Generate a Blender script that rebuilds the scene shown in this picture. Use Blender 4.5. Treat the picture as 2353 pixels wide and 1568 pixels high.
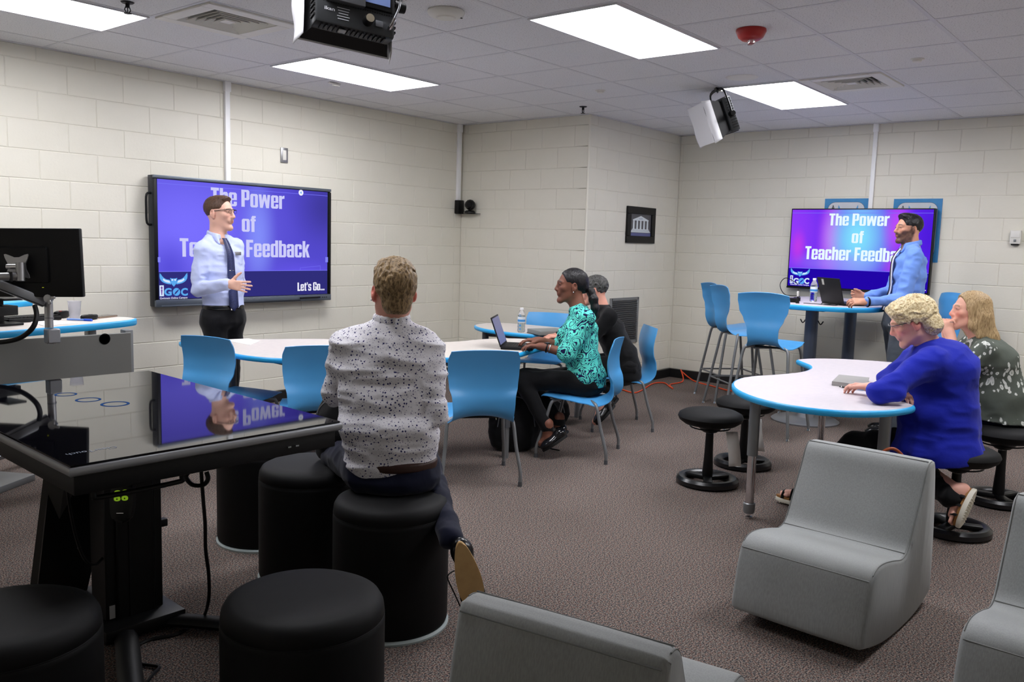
import bpy, bmesh, math, random
import numpy as np
from mathutils import Vector, Matrix, Euler
random.seed(7); np.random.seed(7)
for _o in list(bpy.data.objects): bpy.data.objects.remove(_o)
SC = bpy.context.scene
COL = SC.collection

# ------------------------------------------------------------------ camera
YAW, PITCH, ROLL = math.radians(39.2341), math.radians(-6.6155), math.radians(1.6930)
CAM = np.array([-2.6260, -4.9428, 1.5010]); FPX = 1951.96
ROOM_H = 2.755
_f = np.array([math.cos(YAW)*math.cos(PITCH), math.sin(YAW)*math.cos(PITCH), math.sin(PITCH)])
_r = np.array([math.sin(YAW), -math.cos(YAW), 0.0]); _u = np.cross(_r, _f)
_c, _s = math.cos(ROLL), math.sin(ROLL)
R3, U3 = _c*_r+_s*_u, -_s*_r+_c*_u
cam_d = bpy.data.cameras.new('camera'); cam = bpy.data.objects.new('camera', cam_d); COL.objects.link(cam)
cam_d.sensor_width = 36.0; cam_d.lens = FPX/2353*36; cam_d.clip_start = 0.05; cam_d.clip_end = 60
cam.matrix_world = Matrix(((R3[0], U3[0], -_f[0], CAM[0]), (R3[1], U3[1], -_f[1], CAM[1]), (R3[2], U3[2], -_f[2], CAM[2]), (0, 0, 0, 1)))
SC.camera = cam
def ray(px, py): return (px-1176.5)/FPX*R3 - (py-784)/FPX*U3 + _f
def atz(px, py, z): d = ray(px, py); return Vector(CAM+(z-CAM[2])/d[2]*d)
def aty(px, py, y): d = ray(px, py); return Vector(CAM+(y-CAM[1])/d[1]*d)
def atx(px, py, x): d = ray(px, py); return Vector(CAM+(x-CAM[0])/d[0]*d)
def atd(px, py, dist): return Vector(CAM+dist*ray(px, py))

# ------------------------------------------------------------------ world, exposure
SC.view_settings.view_transform = 'Standard'; SC.view_settings.look = 'None'
SC.view_settings.exposure = 0.0; SC.view_settings.gamma = 1.0; SC.view_settings.use_curve_mapping = False
W = bpy.data.worlds.new('world'); SC.world = W; W.use_nodes = True
W.node_tree.nodes['Background'].inputs[0].default_value = (0.8, 0.85, 1, 1)
W.node_tree.nodes['Background'].inputs[1].default_value = 0.05
LIGHT_POWER = 20.0        # emission of the ceiling panels
SCREEN_GAIN = 1.0

# ------------------------------------------------------------------ materials
def s2l(c):
    out = []
    for v in c[:3]:
        v = v/255.0
        out.append(v/12.92 if v <= 0.04045 else ((v+0.055)/1.055)**2.4)
    return (out[0], out[1], out[2], 1.0)
def mat(name, rgb, rough=0.5, metal=0.0, spec=0.5, emit=None, es=0.0, trans=0.0, ior=1.45, coat=0.0, sheen=0.0, alpha=1.0):
    m = bpy.data.materials.new(name); m.use_nodes = True
    b = m.node_tree.nodes['Principled BSDF']
    b.inputs['Base Color'].default_value = s2l(rgb); b.inputs['Roughness'].default_value = rough
    b.inputs['Metallic'].default_value = metal; b.inputs['Specular IOR Level'].default_value = spec
    b.inputs['IOR'].default_value = ior; b.inputs['Transmission Weight'].default_value = trans
    b.inputs['Coat Weight'].default_value = coat; b.inputs['Sheen Weight'].default_value = sheen
    b.inputs['Alpha'].default_value = alpha
    if emit is not None:
        b.inputs['Emission Color'].default_value = s2l(emit); b.inputs['Emission Strength'].default_value = es
    return m
def N(m, typ, **kw):
    n = m.node_tree.nodes.new(typ)
    for k, v in kw.items():
        if k in n.inputs.keys(): n.inputs[k].default_value = v
        else: setattr(n, k, v)
    return n
def L(m, a, b): m.node_tree.links.new(a, b)
def bsdf(m): return m.node_tree.nodes['Principled BSDF']
def coords(m, scale=(1, 1, 1), kind='Object'):
    t = N(m, 'ShaderNodeTexCoord'); mp = N(m, 'ShaderNodeMapping'); mp.inputs['Scale'].default_value = scale
    L(m, t.outputs[kind], mp.inputs['Vector']); return mp.outputs['Vector']
def bump(m, vec, scale, strength, dist=0.002, detail=3, kind='noise'):
    n = N(m, 'ShaderNodeTexNoise', Scale=scale, Detail=detail) if kind == 'noise' else N(m, 'ShaderNodeTexVoronoi', Scale=scale)
    L(m, vec, n.inputs['Vector'])
    b = N(m, 'ShaderNodeBump', Strength=strength, Distance=dist)
    L(m, n.outputs[0], b.inputs['Height']); L(m, b.outputs['Normal'], bsdf(m).inputs['Normal'])
    return n
def ramp(m, fac, stops, interp='LINEAR'):
    r = N(m, 'ShaderNodeValToRGB'); e = r.color_ramp.elements; r.color_ramp.interpolation = interp
    while len(e) < len(stops): e.new(0.5)
    for i, (p, c) in enumerate(stops): e[i].position = p; e[i].color = s2l(c)
    L(m, fac, r.inputs['Fac']); return r.outputs['Color']
def mottled(name, c1, c2, scale, rough=0.6, bs=0.2, bscale=200, dist=0.001, sc=(1, 1, 1), **kw):
    m = mat(name, c1, rough, **kw); v = coords(m, sc)
    n = N(m, 'ShaderNodeTexNoise', Scale=scale, Detail=4.0); L(m, v, n.inputs['Vector'])
    L(m, ramp(m, n.outputs[0], [(0.3, c1), (0.7, c2)]), bsdf(m).inputs['Base Color'])
    if bs: bump(m, v, bscale, bs, dist)
    return m

M_WALL = mottled('painted_block', (226, 222, 209), (221, 217, 203), 3.0, 0.42, 0.3, 60, 0.002, spec=0.4)
M_MORTAR = mottled('painted_mortar', (220, 216, 203), (214, 210, 197), 4.0, 0.6, 0.3, 80, 0.002)
M_TILE = mat('ceiling_tile', (205, 204, 203), 0.9, spec=0.1)
def _tile():
    v = coords(M_TILE); n = N(M_TILE, 'ShaderNodeTexNoise', Scale=140.0, Detail=2.0); L(M_TILE, v, n.inputs['Vector'])
    L(M_TILE, ramp(M_TILE, n.outputs[0], [(0.30, (165, 165, 168)), (0.40, (226, 226, 228)), (1, (232, 232, 234))]), bsdf(M_TILE).inputs['Base Color'])
    b = N(M_TILE, 'ShaderNodeBump', Strength=0.3, Distance=0.002); L(M_TILE, n.outputs[0], b.inputs['Height']); L(M_TILE, b.outputs['Normal'], bsdf(M_TILE).inputs['Normal'])
_tile()
M_GRID = mat('grid_metal', (212, 212, 216), 0.5)
M_LIGHT = mat('light_diffuser', (255, 255, 255), 0.6, emit=(250, 250, 255), es=LIGHT_POWER)
M_WHITE = mat('white_plastic', (222, 220, 212), 0.45)
M_RACE = mat('raceway_white', (246, 246, 246), 0.4)
M_VENT = mat('vent_white', (226, 224, 218), 0.5)
M_DARK = mat('dark_void', (18, 18, 20), 0.9)
M_BLACK = mat('black_plastic', (9, 9, 10), 0.45, spec=0.35)
M_BLACKM = mat('black_metal', (13, 13, 15), 0.5, spec=0.35)
M_BLACKF = mottled('black_vinyl', (11, 11, 12), (14, 14, 15), 8, 0.66, 0.15, 300, 0.0006, spec=0.25)
M_BASEB = mat('black_baseboard', (20, 19, 20), 0.5)
M_CHROME = mat('chrome', (215, 215, 218), 0.15, metal=1.0)
M_STEEL = mat('brushed_steel', (170, 170, 172), 0.35, metal=0.9)
M_SILVER = mat('silver_paint', (150, 152, 156), 0.38, metal=0.55)
M_GREYLEG = mat('grey_leg_paint', (128, 130, 132), 0.4, metal=0.45)
M_GREYDK = mat('dark_grey_leg', (92, 94, 98), 0.45, metal=0.35)
M_BLUE = mottled('blue_plastic', (82, 164, 224), (78, 158, 218), 2.0, 0.34, 0.06, 500, 0.0003)
M_EDGE = mat('blue_edge_band', (42, 168, 228), 0.35)
M_LAM = mottled('grey_laminate', (212, 204, 208), (205, 198, 202), 30, 0.42, 0.05, 100, 0.0005)
M_LAM2 = mottled('warm_grey_laminate', (216, 208, 200), (208, 200, 193), 30, 0.42, 0.05, 100, 0.0005)
M_PAPER = mat('paper_white', (240, 240, 240), 0.8)
M_GREYFAB = mat('grey_upholstery', (150, 152, 152), 0.62, spec=0.3, sheen=0.15)
def _gf():
    m = M_GREYFAB; v = coords(m, (1, 1, 0.06)); n = N(m, 'ShaderNodeTexNoise', Scale=260.0, Detail=3.0); L(m, v, n.inputs['Vector'])
    L(m, ramp(m, n.outputs[0], [(0.3, (142, 145, 144)), (0.7, (156, 159, 158))]), bsdf(m).inputs['Base Color'])
    v2 = coords(m); bump(m, v2, 700, 0.2, 0.0006)
_gf()
M_SEAM = mat('grey_seam_thread', (118, 120, 118), 0.8)
M_ORANGE = mat('orange_cord', (232, 78, 32), 0.45)
M_PANELG = mat('desk_panel_grey', (112, 112, 108), 0.5)
M_GLASS = mat('black_glass', (6, 6, 12), 0.03, spec=0.5, ior=1.42)
M_BEZ = mat('tv_bezel', (40, 44, 52), 0.35, metal=0.3)
M_BEZL = mat('tv_bezel_light', (104, 112, 122), 0.35, metal=0.5)
M_NOTE = mat('notebook_grey', (158, 156, 152), 0.6)
M_RED = mat('red_plastic', (168, 38, 36), 0.4)
M_CLEAR = mat('clear_plastic', (240, 245, 248), 0.04, trans=1.0, ior=1.3)
M_WATER = mat('water', (235, 242, 245), 0.0, trans=1.0, ior=1.33)
M_LABELW = mat('bottle_label', (225, 232, 238), 0.5)
M_LABELB = mat('bottle_label_blue', (70, 150, 215), 0.5)

# carpet
M_CARPET = mat('carpet', (96, 84, 80), 0.95, spec=0.1)
def _carpet():
    m = M_CARPET; v = coords(m)
    n = N(m, 'ShaderNodeTexNoise', Scale=165.0, Detail=3.0); L(m, v, n.inputs['Vector'])
    w = N(m, 'ShaderNodeTexNoise', Scale=95.0, Detail=3.0); w.inputs['Roughness'].default_value = 0.7; L(m, v, w.inputs['Vector'])
    c1 = ramp(m, n.outputs[0], [(0.40, (34, 32, 33)), (0.49, (88, 82, 77)), (0.57, (170, 160, 148))])
    sep = N(m, 'ShaderNodeSeparateColor'); L(m, w.outputs[1], sep.inputs[0])
    c2 = ramp(m, sep.outputs[0], [(0.40, (44, 54, 72)), (0.5, (92, 87, 82)), (0.58, (128, 84, 76))])
    mx = N(m, 'ShaderNodeMix', data_type='RGBA'); mx.inputs[0].default_value = 0.45
    L(m, c1, mx.inputs[6]); L(m, c2, mx.inputs[7]); L(m, mx.outputs[2], bsdf(m).inputs['Base Color'])
    b = N(m, 'ShaderNodeBump', Strength=0.7, Distance=0.004); L(m, n.outputs[0], b.inputs['Height']); L(m, b.outputs['Normal'], bsdf(m).inputs['Normal'])
_carpet()

# ------------------------------------------------------------------ mesh helpers
def T(x=0, y=0, z=0): return Matrix.Translation((x, y, z))
def R(ax, deg): return Matrix.Rotation(math.radians(deg), 4, ax)
def fin(bm, smooth=None):
    bmesh.ops.recalc_face_normals(bm, faces=bm.faces)
    me = bpy.data.meshes.new('mesh'); bm.to_mesh(me); bm.free()
    if smooth is None: return me
    for p in me.polygons: p.use_smooth = True
    if smooth < 180:
        try: me.set_sharp_from_angle(angle=math.radians(smooth))
        except Exception: pass
    return me
def link(name, me, material=None, parent=None, mtx=None):
    o = bpy.data.objects.new(name, me); COL.objects.link(o)
    if material is not None and len(me.materials) == 0:
        for mm in (material if isinstance(material, (list, tuple)) else [material]): me.materials.append(mm)
    if parent is not None: o.parent = parent
    if mtx is not None: o.matrix_local = mtx
    return o
def tag(o, label, cat=None, group=None, kind=None):
    if label: o['label'] = label
    if cat: o['category'] = cat
    if group: o['group'] = group
    if kind: o['kind'] = kind
    return o
def thing(name, label, cat, loc=(0, 0, 0), rot=0.0, group=None):
    o = bpy.data.objects.new(name, None); COL.objects.link(o); o.empty_display_size = 0.05
    o.location = loc; o.rotation_euler = (0, 0, math.radians(rot))
    return tag(o, label, cat, group)
def dup(o, parent=None, loc=None, rot=None, label=None):
    c = o.copy(); COL.objects.link(c)
    if parent is not None: c.parent = parent
    if loc is not None: c.location = loc
    if rot is not None: c.rotation_euler = (0, 0, math.radians(rot))
    if label: c['label'] = label
    for ch in list(o.children): dup(ch, c)
    return c
def bbox_bm(bm, c, s, mtx=None, bev=0.0, seg=2):
    g = bmesh.ops.create_cube(bm, size=1.0)['verts']
    bmesh.ops.scale(bm, vec=s, verts=g); bmesh.ops.translate(bm, vec=c, verts=g)
    if bev > 0:
        es = list({e for v in g for e in v.link_edges})
        r = bmesh.ops.bevel(bm, geom=es, offset=bev, segments=seg, affect='EDGES', profile=0.5)
        g = list({v for f in r['faces'] for v in f.verts} | {v for v in g if v.is_valid})
    if mtx is not None: bmesh.ops.transform(bm, matrix=mtx, verts=g)
    return g
def box(c, s, bev=0.0, seg=2, mtx=None):
    bm = bmesh.new(); bbox_bm(bm, c, s, mtx, bev, seg); return fin(bm, 40 if bev else None)
def boxes(lst, bev=0.0, seg=1):
    bm = bmesh.new()
    for it in lst: bbox_bm(bm, it[0], it[1], it[2] if len(it) > 2 else None, bev, seg)
    return fin(bm, 40 if bev else None)
def cyl_bm(bm, a, b, r1, r2=None, n=20, caps=True):
    r2 = r1 if r2 is None else r2; a = Vector(a); b = Vector(b); d = b-a
    q = d.to_track_quat('Z', 'Y').to_matrix().to_4x4()
    g = bmesh.ops.create_cone(bm, cap_ends=caps, segments=n, radius1=r1, radius2=r2, depth=d.length)['verts']
    bmesh.ops.transform(bm, matrix=Matrix.Translation((a+b)/2) @ q, verts=g); return g
def cyl(a, b, r1, r2=None, n=20):
    bm = bmesh.new(); cyl_bm(bm, a, b, r1, r2, n); return fin(bm, 50)
def lathe_bm(bm, prof, n=32, c=(0, 0, 0)):
    rings = []
    for (r, z) in prof:
        if r < 1e-6: rings.append([bm.verts.new((c[0], c[1], c[2]+z))])
        else: rings.append([bm.verts.new((c[0]+r*math.cos(2*math.pi*i/n), c[1]+r*math.sin(2*math.pi*i/n), c[2]+z)) for i in range(n)])
    for A, B in zip(rings[:-1], rings[1:]):
        for i in range(n):
            j = (i+1) % n
            if len(A) == 1 and len(B) == 1: continue
            if len(A) == 1: bm.faces.new((A[0], B[j], B[i]))
            elif len(B) == 1: bm.faces.new((A[i], A[j], B[0]))
            else: bm.faces.new((A[i], A[j], B[j], B[i]))
def lathe(prof, n=32, c=(0, 0, 0), ang=40):
    bm = bmesh.new(); lathe_bm(bm, prof, n, c); return fin(bm, ang)
def smooth_path(pts, sub=6, closed=False):
    P = [Vector(p) for p in pts]; out = []; n = len(P)
    rng = range(n if closed else n-1)
    for i in rng:
        p0 = P[(i-1) % n] if closed or i > 0 else P[i]; p1 = P[i]; p2 = P[(i+1) % n]
        p3 = P[(i+2) % n] if closed or i+2 < n else P[(i+1) % n]
        for k in range(sub):
            t = k/sub
            out.append(0.5*((2*p1)+(p2-p0)*t+(2*p0-5*p1+4*p2-p3)*t*t+(3*p1-3*p2+p3-p0)*t**3) if True else p1)
    if not closed: out.append(P[-1])
    return out
def tube_bm(bm, pts, r, n=10, closed=False, flat=None):
    P = [Vector(p) for p in pts]; m = len(P); rings = []
    rr = r if isinstance(r, (list, tuple)) else [r]*m
    prev = None
    for i in range(m):
        if closed: t = P[(i+1) % m]-P[i-1]
        else: t = P[min(i+1, m-1)]-P[max(i-1, 0)]
        t.normalize()
        if prev is None:
            prev = t.orthogonal().normalized() if abs(t.z) > 0.9 else t.cross(Vector((0, 0, 1))).normalized()
        nrm = (prev-t*prev.dot(t))
        if nrm.length < 1e-6: nrm = t.orthogonal()
        nrm.normalize(); prev = nrm; bn = t.cross(nrm)
        fx, fy = (1, 1) if flat is None else flat
        rings.append([bm.verts.new(P[i]+rr[i]*(fx*math.cos(2*math.pi*k/n)*nrm+fy*math.sin(2*math.pi*k/n)*bn)) for k in range(n)])
    for a in range(m if closed else m-1):
        A, B = rings[a], rings[(a+1) % m]
        for k in range(n): bm.faces.new((A[k], A[(k+1) % n], B[(k+1) % n], B[k]))
    if not closed: bm.faces.new(list(reversed(rings[0]))); bm.faces.new(rings[-1])
def tube(pts, r, n=10, closed=False, flat=None):
    bm = bmesh.new(); tube_bm(bm, pts, r, n, closed, flat); return fin(bm, 50)
def prism_bm(bm, poly, z0, z1, mtx=None):
    a = [bm.verts.new((p[0], p[1], z0)) for p in poly]; b = [bm.verts.new((p[0], p[1], z1)) for p in poly]
    n = len(poly); fs = [bm.faces.new(list(reversed(a))), bm.faces.new(b)]
    for i in range(n): fs.append(bm.faces.new((a[i], a[(i+1) % n], b[(i+1) % n], b[i])))
    if mtx is not None: bmesh.ops.transform(bm, matrix=mtx, verts=a+b)
    return a+b
def prism(poly, z0, z1, mtx=None, bev=0.0, seg=2, ang=40):
    bm = bmesh.new(); prism_bm(bm, poly, z0, z1)
    if bev:
        es = [e for e in bm.edges if abs(e.verts[0].co.z-e.verts[1].co.z) < 1e-6]
        bmesh.ops.bevel(bm, geom=es, offset=bev, segments=seg, affect='EDGES', profile=0.5)
    if mtx is not None: bmesh.ops.transform(bm, matrix=mtx, verts=bm.verts)
    return fin(bm, ang)
def chaikin(poly, it=2):
    P = [Vector((p[0], p[1])) for p in poly]
    for _ in range(it):
        Q = []
        for i in range(len(P)):
            a, b = P[i], P[(i+1) % len(P)]
            Q += [a*0.75+b*0.25, a*0.25+b*0.75]
        P = Q
    return [(p.x, p.y) for p in P]
def frame_mtx(o, x, y):
    x = Vector(x).normalized(); y = Vector(y); y = (y-x*y.dot(x)).normalized(); z = x.cross(y)
    return Matrix(((x[0], y[0], z[0], o[0]), (x[1], y[1], z[1], o[1]), (x[2], y[2], z[2], o[2]), (0, 0, 0, 1)))
def text_mesh(s, w=None, h=None, heavy=0.0, depth=0.0, align='CENTER'):
    """lettering as a flat mesh, scaled to width w and height h, centred on the origin in XY"""
    cu = bpy.data.curves.new('txt', 'FONT'); cu.body = s; cu.offset = heavy; cu.extrude = depth; cu.resolution_u = 3
    cu.space_character = 1.0+heavy*1.3
    o = bpy.data.objects.new('txt', cu); COL.objects.link(o)
    dg = bpy.context.evaluated_depsgraph_get(); me = bpy.data.meshes.new_from_object(o.evaluated_get(dg))
    bpy.data.objects.remove(o); me.materials.clear()
    co = np.array([v.co[:] for v in me.vertices]); lo, hi = co.min(0), co.max(0)
    sx = w/(hi[0]-lo[0]) if w else 1; sy = h/(hi[1]-lo[1]) if h else sx
    co[:, 0] = (co[:, 0]-(lo[0]+hi[0])/2)*sx; co[:, 1] = (co[:, 1]-(lo[1]+hi[1])/2)*sy
    me.vertices.foreach_set('co', co.ravel()); me.update()
    return me
# ================================================================== room shell
YL, XC, YC, XR = 1.518, 4.332, -0.157, 6.150
X0, Y0 = -3.7, -6.7
Z1 = 2.659; CH = 0.2032; CW = 0.4064; PROUD = 0.0045
def setting(name, me, material, label=None):
    o = link(name, me, material); o['kind'] = 'structure'
    if label: o['label'] = label
    return o
floor = setting('floor', box(((X0+XR)/2, (Y0+YL)/2, -0.05), (XR-X0+0.4, YL-Y0+0.4, 0.1)), M_CARPET, 'speckled grey brown carpet floor')
def wall_box(a, b, z0=0.0, z1=ROOM_H): return box(((a[0]+b[0])/2, (a[1]+b[1])/2, (z0+z1)/2), (abs(b[0]-a[0]), abs(b[1]-a[1]), z1-z0))
wl = setting('wall_left', wall_box((X0-0.1, YL), (XC+0.2, YL+0.1)), M_MORTAR, 'long painted block wall behind the left screen')
wp = setting('wall_back', wall_box((XC, YC+0.002), (XC+0.1, YL)), M_MORTAR, 'short painted block wall with the small camera')
wq = setting('wall_back_side', wall_box((XC, YC), (XR+0.1, YC+0.1)), M_MORTAR, 'painted block return wall with the framed picture')
wr = setting('wall_right', wall_box((XR, Y0-0.1), (XR+0.1, YC)), M_MORTAR, 'painted block wall behind the right screen')
setting('wall_near', wall_box((X0-0.1, Y0-0.1), (XR+0.1, Y0)), M_WALL)
setting('wall_far_left', wall_box((X0-0.1, Y0), (X0, YL)), M_WALL)
_blk = {}
def block_mesh(w, h):
    k = (round(w, 3), round(h, 3))
    if k not in _blk:
        g = 0.0018; bv = 0.0035; bm = bmesh.new()
        W2, H2 = w/2-g, h/2-g
        a = [bm.verts.new((x, 0.0, z)) for x, z in ((-W2, -H2), (W2, -H2), (W2, H2), (-W2, H2))]
        b = [bm.verts.new((x, -PROUD+bv, z)) for x, z in ((-W2, -H2), (W2, -H2), (W2, H2), (-W2, H2))]
        c = [bm.verts.new((x, -PROUD, z)) for x, z in ((-W2+bv, -H2+bv), (W2-bv, -H2+bv), (W2-bv, H2-bv), (-W2+bv, H2-bv))]
        for i in range(4):
            j = (i+1) % 4; bm.faces.new((a[i], a[j], b[j], b[i])); bm.faces.new((b[i], b[j], c[j], c[i]))
        bm.faces.new(c); bm.faces.new(list(reversed(a)))
        _blk[k] = fin(bm)
    return _blk[k]
def blocks(parent, origin, direc, u0, u1, off_even, zmin=0.1):
    """courses of blocks on a wall face: origin + u*direc, front faces along local -Y"""
    d = Vector(direc).normalized(); nrm = Vector((d.y, -d.x, 0))   # outward, towards the room
    n = 0
    for row in range(-1, 14):
        zt = Z1-CH*row; zb = zt-CH; zt = min(zt, ROOM_H-0.001); zb = max(zb, zmin)
        if zt-zb < 0.02: continue
        off = off_even if row % 2 == 0 else off_even+CW/2
        k = math.floor((u0-off)/CW)
        while off+k*CW < u1-1e-4:
            a = max(off+k*CW, u0); b = min(off+(k+1)*CW, u1); k += 1
            if b-a < 0.02: continue
            me = block_mesh(b-a, zt-zb)
            if len(me.materials) == 0: me.materials.append(M_WALL)
            o = bpy.data.objects.new('block', me); COL.objects.link(o); o.parent = parent
            p = Vector(origin)+d*((a+b)/2)
            jig = random.uniform(0.0, 0.0016)
            o.matrix_local = Matrix(((d.x, -nrm.x, 0, p.x-nrm.x*jig), (d.y, -nrm.y, 0, p.y-nrm.y*jig), (0, 0, 1, (zt+zb)/2), (0, 0, 0, 1)))
            n += 1
    return n
# left wall: u = x ; faces -y.
nb = blocks(wl, (0, YL, 0), (1, 0, 0), -1.7, XC, 0.16)
# pilaster face: faces -x.  u runs along -y
nb2 = blocks(wp, (XC, 0, 0), (0, -1, 0), -YL+PROUD, -YC, -0.42)
nb3 = blocks(wq, (0, YC, 0), (1, 0, 0), XC-PROUD+0.0, XR, 4.263)
nb4 = blocks(wr, (XR, 0, 0), (0, -1, 0), -YC+PROUD, 4.75, 2.638)
# bullnose corner of the projecting wall
bm = bmesh.new(); cyl_bm(bm, (XC, YC, 0.1), (XC, YC, ROOM_H-0.001), 0.0135, n=16); setting('trim_1', fin(bm, 60), M_WALL, 'rounded corner of the projecting wall')
def baseboard(name, a, b, nx, ny):
    c = ((a[0]+b[0])/2+nx*0.012, (a[1]+b[1])/2+ny*0.012, 0.05)
    s = (abs(b[0]-a[0]) or 0.024, abs(b[1]-a[1]) or 0.024, 0.1)
    setting(name, box(c, s, 0.004, 1), M_BASEB, 'black rubber baseboard')
baseboard('baseboard_left', (X0, YL), (XC, YL), 0, -1)
baseboard('baseboard_back', (XC, YC-0.02), (XC, YL), -1, 0)
baseboard('baseboard_return', (XC-0.02, YC), (XR, YC), 0, -1)
baseboard('baseboard_right', (XR, Y0), (XR, YC), -1, 0)

# ---- ceiling: slab, T-grid, tiles
ceil = setting('ceiling', box(((X0+XR)/2, (Y0+YL)/2, ROOM_H+0.09), (XR-X0+0.4, YL-Y0+0.4, 0.06)), M_GRID, 'suspended grid ceiling')
G = 0.6096
lights = [(-2, -1), (2, -1), (2, 3), (6, 3), (6, 7), (2, 7), (-2, 3)]
vents = [(0, 0), (6, 4)]
lit = {}
for (i, j) in lights:
    for a in (0, 1): lit[(i+a, j)] = 1
def inroom(x, y): return X0-0.01 < x < XR and Y0 < y < YL and not (x > XC and y > YC)
_tm = {}
def tile_mesh(w, h):
    k = (round(w, 3), round(h, 3))
    if k not in _tm: _tm[k] = box((0, 0, 0.006), (w-0.02, h-0.02, 0.012), 0.003, 1); _tm[k].materials.append(M_TILE)
    return _tm[k]
nt = 0; far_tiles = []
vis = []
for i in range(-9, 11):
    for j in range(-3, 14):
        x0, x1 = max(G*i, X0), min(G*(i+1), XR); y1, y0 = min(-G*j, YL), max(-G*(j+1), Y0)
        if x1-x0 < 0.03 or y1-y0 < 0.03: continue
        cx, cy = (x0+x1)/2, (y0+y1)/2
        if (i, j) in lit or (i, j) in vents: continue
        if cx > XC and cy > YC:
            continue
        if x0 < XC < x1 and cy > YC: x1 = XC
        if y0 < YC < y1 and cx > XC: y1 = YC
        if x1-x0 < 0.03 or y1-y0 < 0.03: continue
        cx, cy = (x0+x1)/2, (y0+y1)/2
        d = np.array([cx, cy, ROOM_H])-CAM; dd = float(d@_f)
        seen = False
        if dd > 0.3:
            px = 1176.5+FPX*float(d@R3)/dd; py = 784-FPX*float(d@U3)/dd
            seen = -300 < px < 2650 and py > -260
        if seen:
            o = bpy.data.objects.new('ceiling_tile', tile_mesh(x1-x0, y1-y0)); COL.objects.link(o); o.parent = ceil
            o.location = (cx, cy, ROOM_H+0.001); nt += 1
        else: far_tiles.append(((cx, cy, ROOM_H+0.007), (x1-x0-0.02, y1-y0-0.02, 0.012)))
o = link('ceiling_tile_field', boxes(far_tiles), M_TILE, ceil); o['kind'] = 'stuff'
def runs(lo, hi, holes):
    out = []; c = lo
    for h0, h1 in sorted(holes):
        if h1 <= c or h0 >= hi: continue
        if h0 > c: out.append((c, h0))
        c = max(c, h1)
    if c < hi: out.append((c, hi))
    return out
for i in range(-8, 11):
    x = G*i
    if not X0 < x < XR: continue
    yb = YC if x > XC else YL
    for a, b in runs(Y0, yb, [(-G*(j+1), -G*j) for (li, j) in lights if li+1 == i]):
        link('grid_runner', box((x, (a+b)/2, ROOM_H+0.005), (0.024, b-a, 0.012)), M_GRID, ceil)
for j in range(-2, 14):
    y = -G*j
    if not Y0 < y < YL: continue
    xb = XC if y > YC else XR
    link('grid_runner', box(((X0+xb)/2, y, ROOM_H+0.0045), (xb-X0, 0.024, 0.0115)), M_GRID, ceil)
# wall angle
for nm, c, s in (('a', ((X0+XC)/2, YL-0.02, ROOM_H+0.003), (XC-X0, 0.04, 0.012)), ('b', (XC-0.02, (YC+YL)/2, ROOM_H+0.003), (0.04, YL-YC, 0.012)),
                 ('c', ((XC+XR)/2, YC-0.02, ROOM_H+0.003), (XR-XC, 0.04, 0.012)), ('d', (XR-0.02, (Y0+YC)/2, ROOM_H+0.003), (0.04, YC-Y0, 0.012))):
    link('wall_angle', box(c, s), M_GRID, ceil)
lab = {(-2, -1): 'bright rectangular ceiling light panel in the top left corner', (2, -1): 'bright ceiling light panel in front of the left screen wall',
       (2, 3): 'large bright ceiling light panel nearest the red fire strobe', (6, 3): 'bright ceiling light panel behind the hanging side-on spotlight',
       (6, 7): 'ceiling light panel out of the picture above the woman in grey green', (2, 7): 'ceiling light panel out of the picture above the grey lounge chairs', (-2, 3): 'ceiling light panel out of the picture above the man in the floral shirt'}
fr_me = boxes([((G, 0, 0), (2*G-0.02, 0.03, 0.03)) for _ in ()] + [((0, -G/2+0.014, 0.004), (2*G-0.02, 0.012, 0.02)), ((0, G/2-0.014, 0.004), (2*G-0.02, 0.012, 0.02)),
               ((-G+0.014, 0, 0.004), (0.012, G-0.03, 0.02)), ((G-0.014, 0, 0.004), (0.012, G-0.03, 0.02)), ((0, 0, 0.03), (2*G-0.03, G-0.03, 0.01))])
df_me = box((0, 0, 0.012), (2*G-0.05, G-0.05, 0.006)); df_me.materials.append(M_LIGHT)
df_dim = df_me.copy(); df_dim.materials.clear(); df_dim.materials.append(mat('light_diffuser_dim', (255, 255, 255), 0.6, emit=(250, 250, 255), es=LIGHT_POWER*0.7))
for (i, j) in lights:
    t = thing('ceiling_light', lab.get((i, j), 'rectangular ceiling light panel out of view'), 'ceiling light', (G*(i+1), -G*(j+0.5), ROOM_H-0.004), 0, 'recessed ceiling light panels')
    link('light_frame', fr_me, M_GRID, t); link('diffuser', df_dim if (i, j) == (-2, 3) else df_me, M_LIGHT, t)
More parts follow.
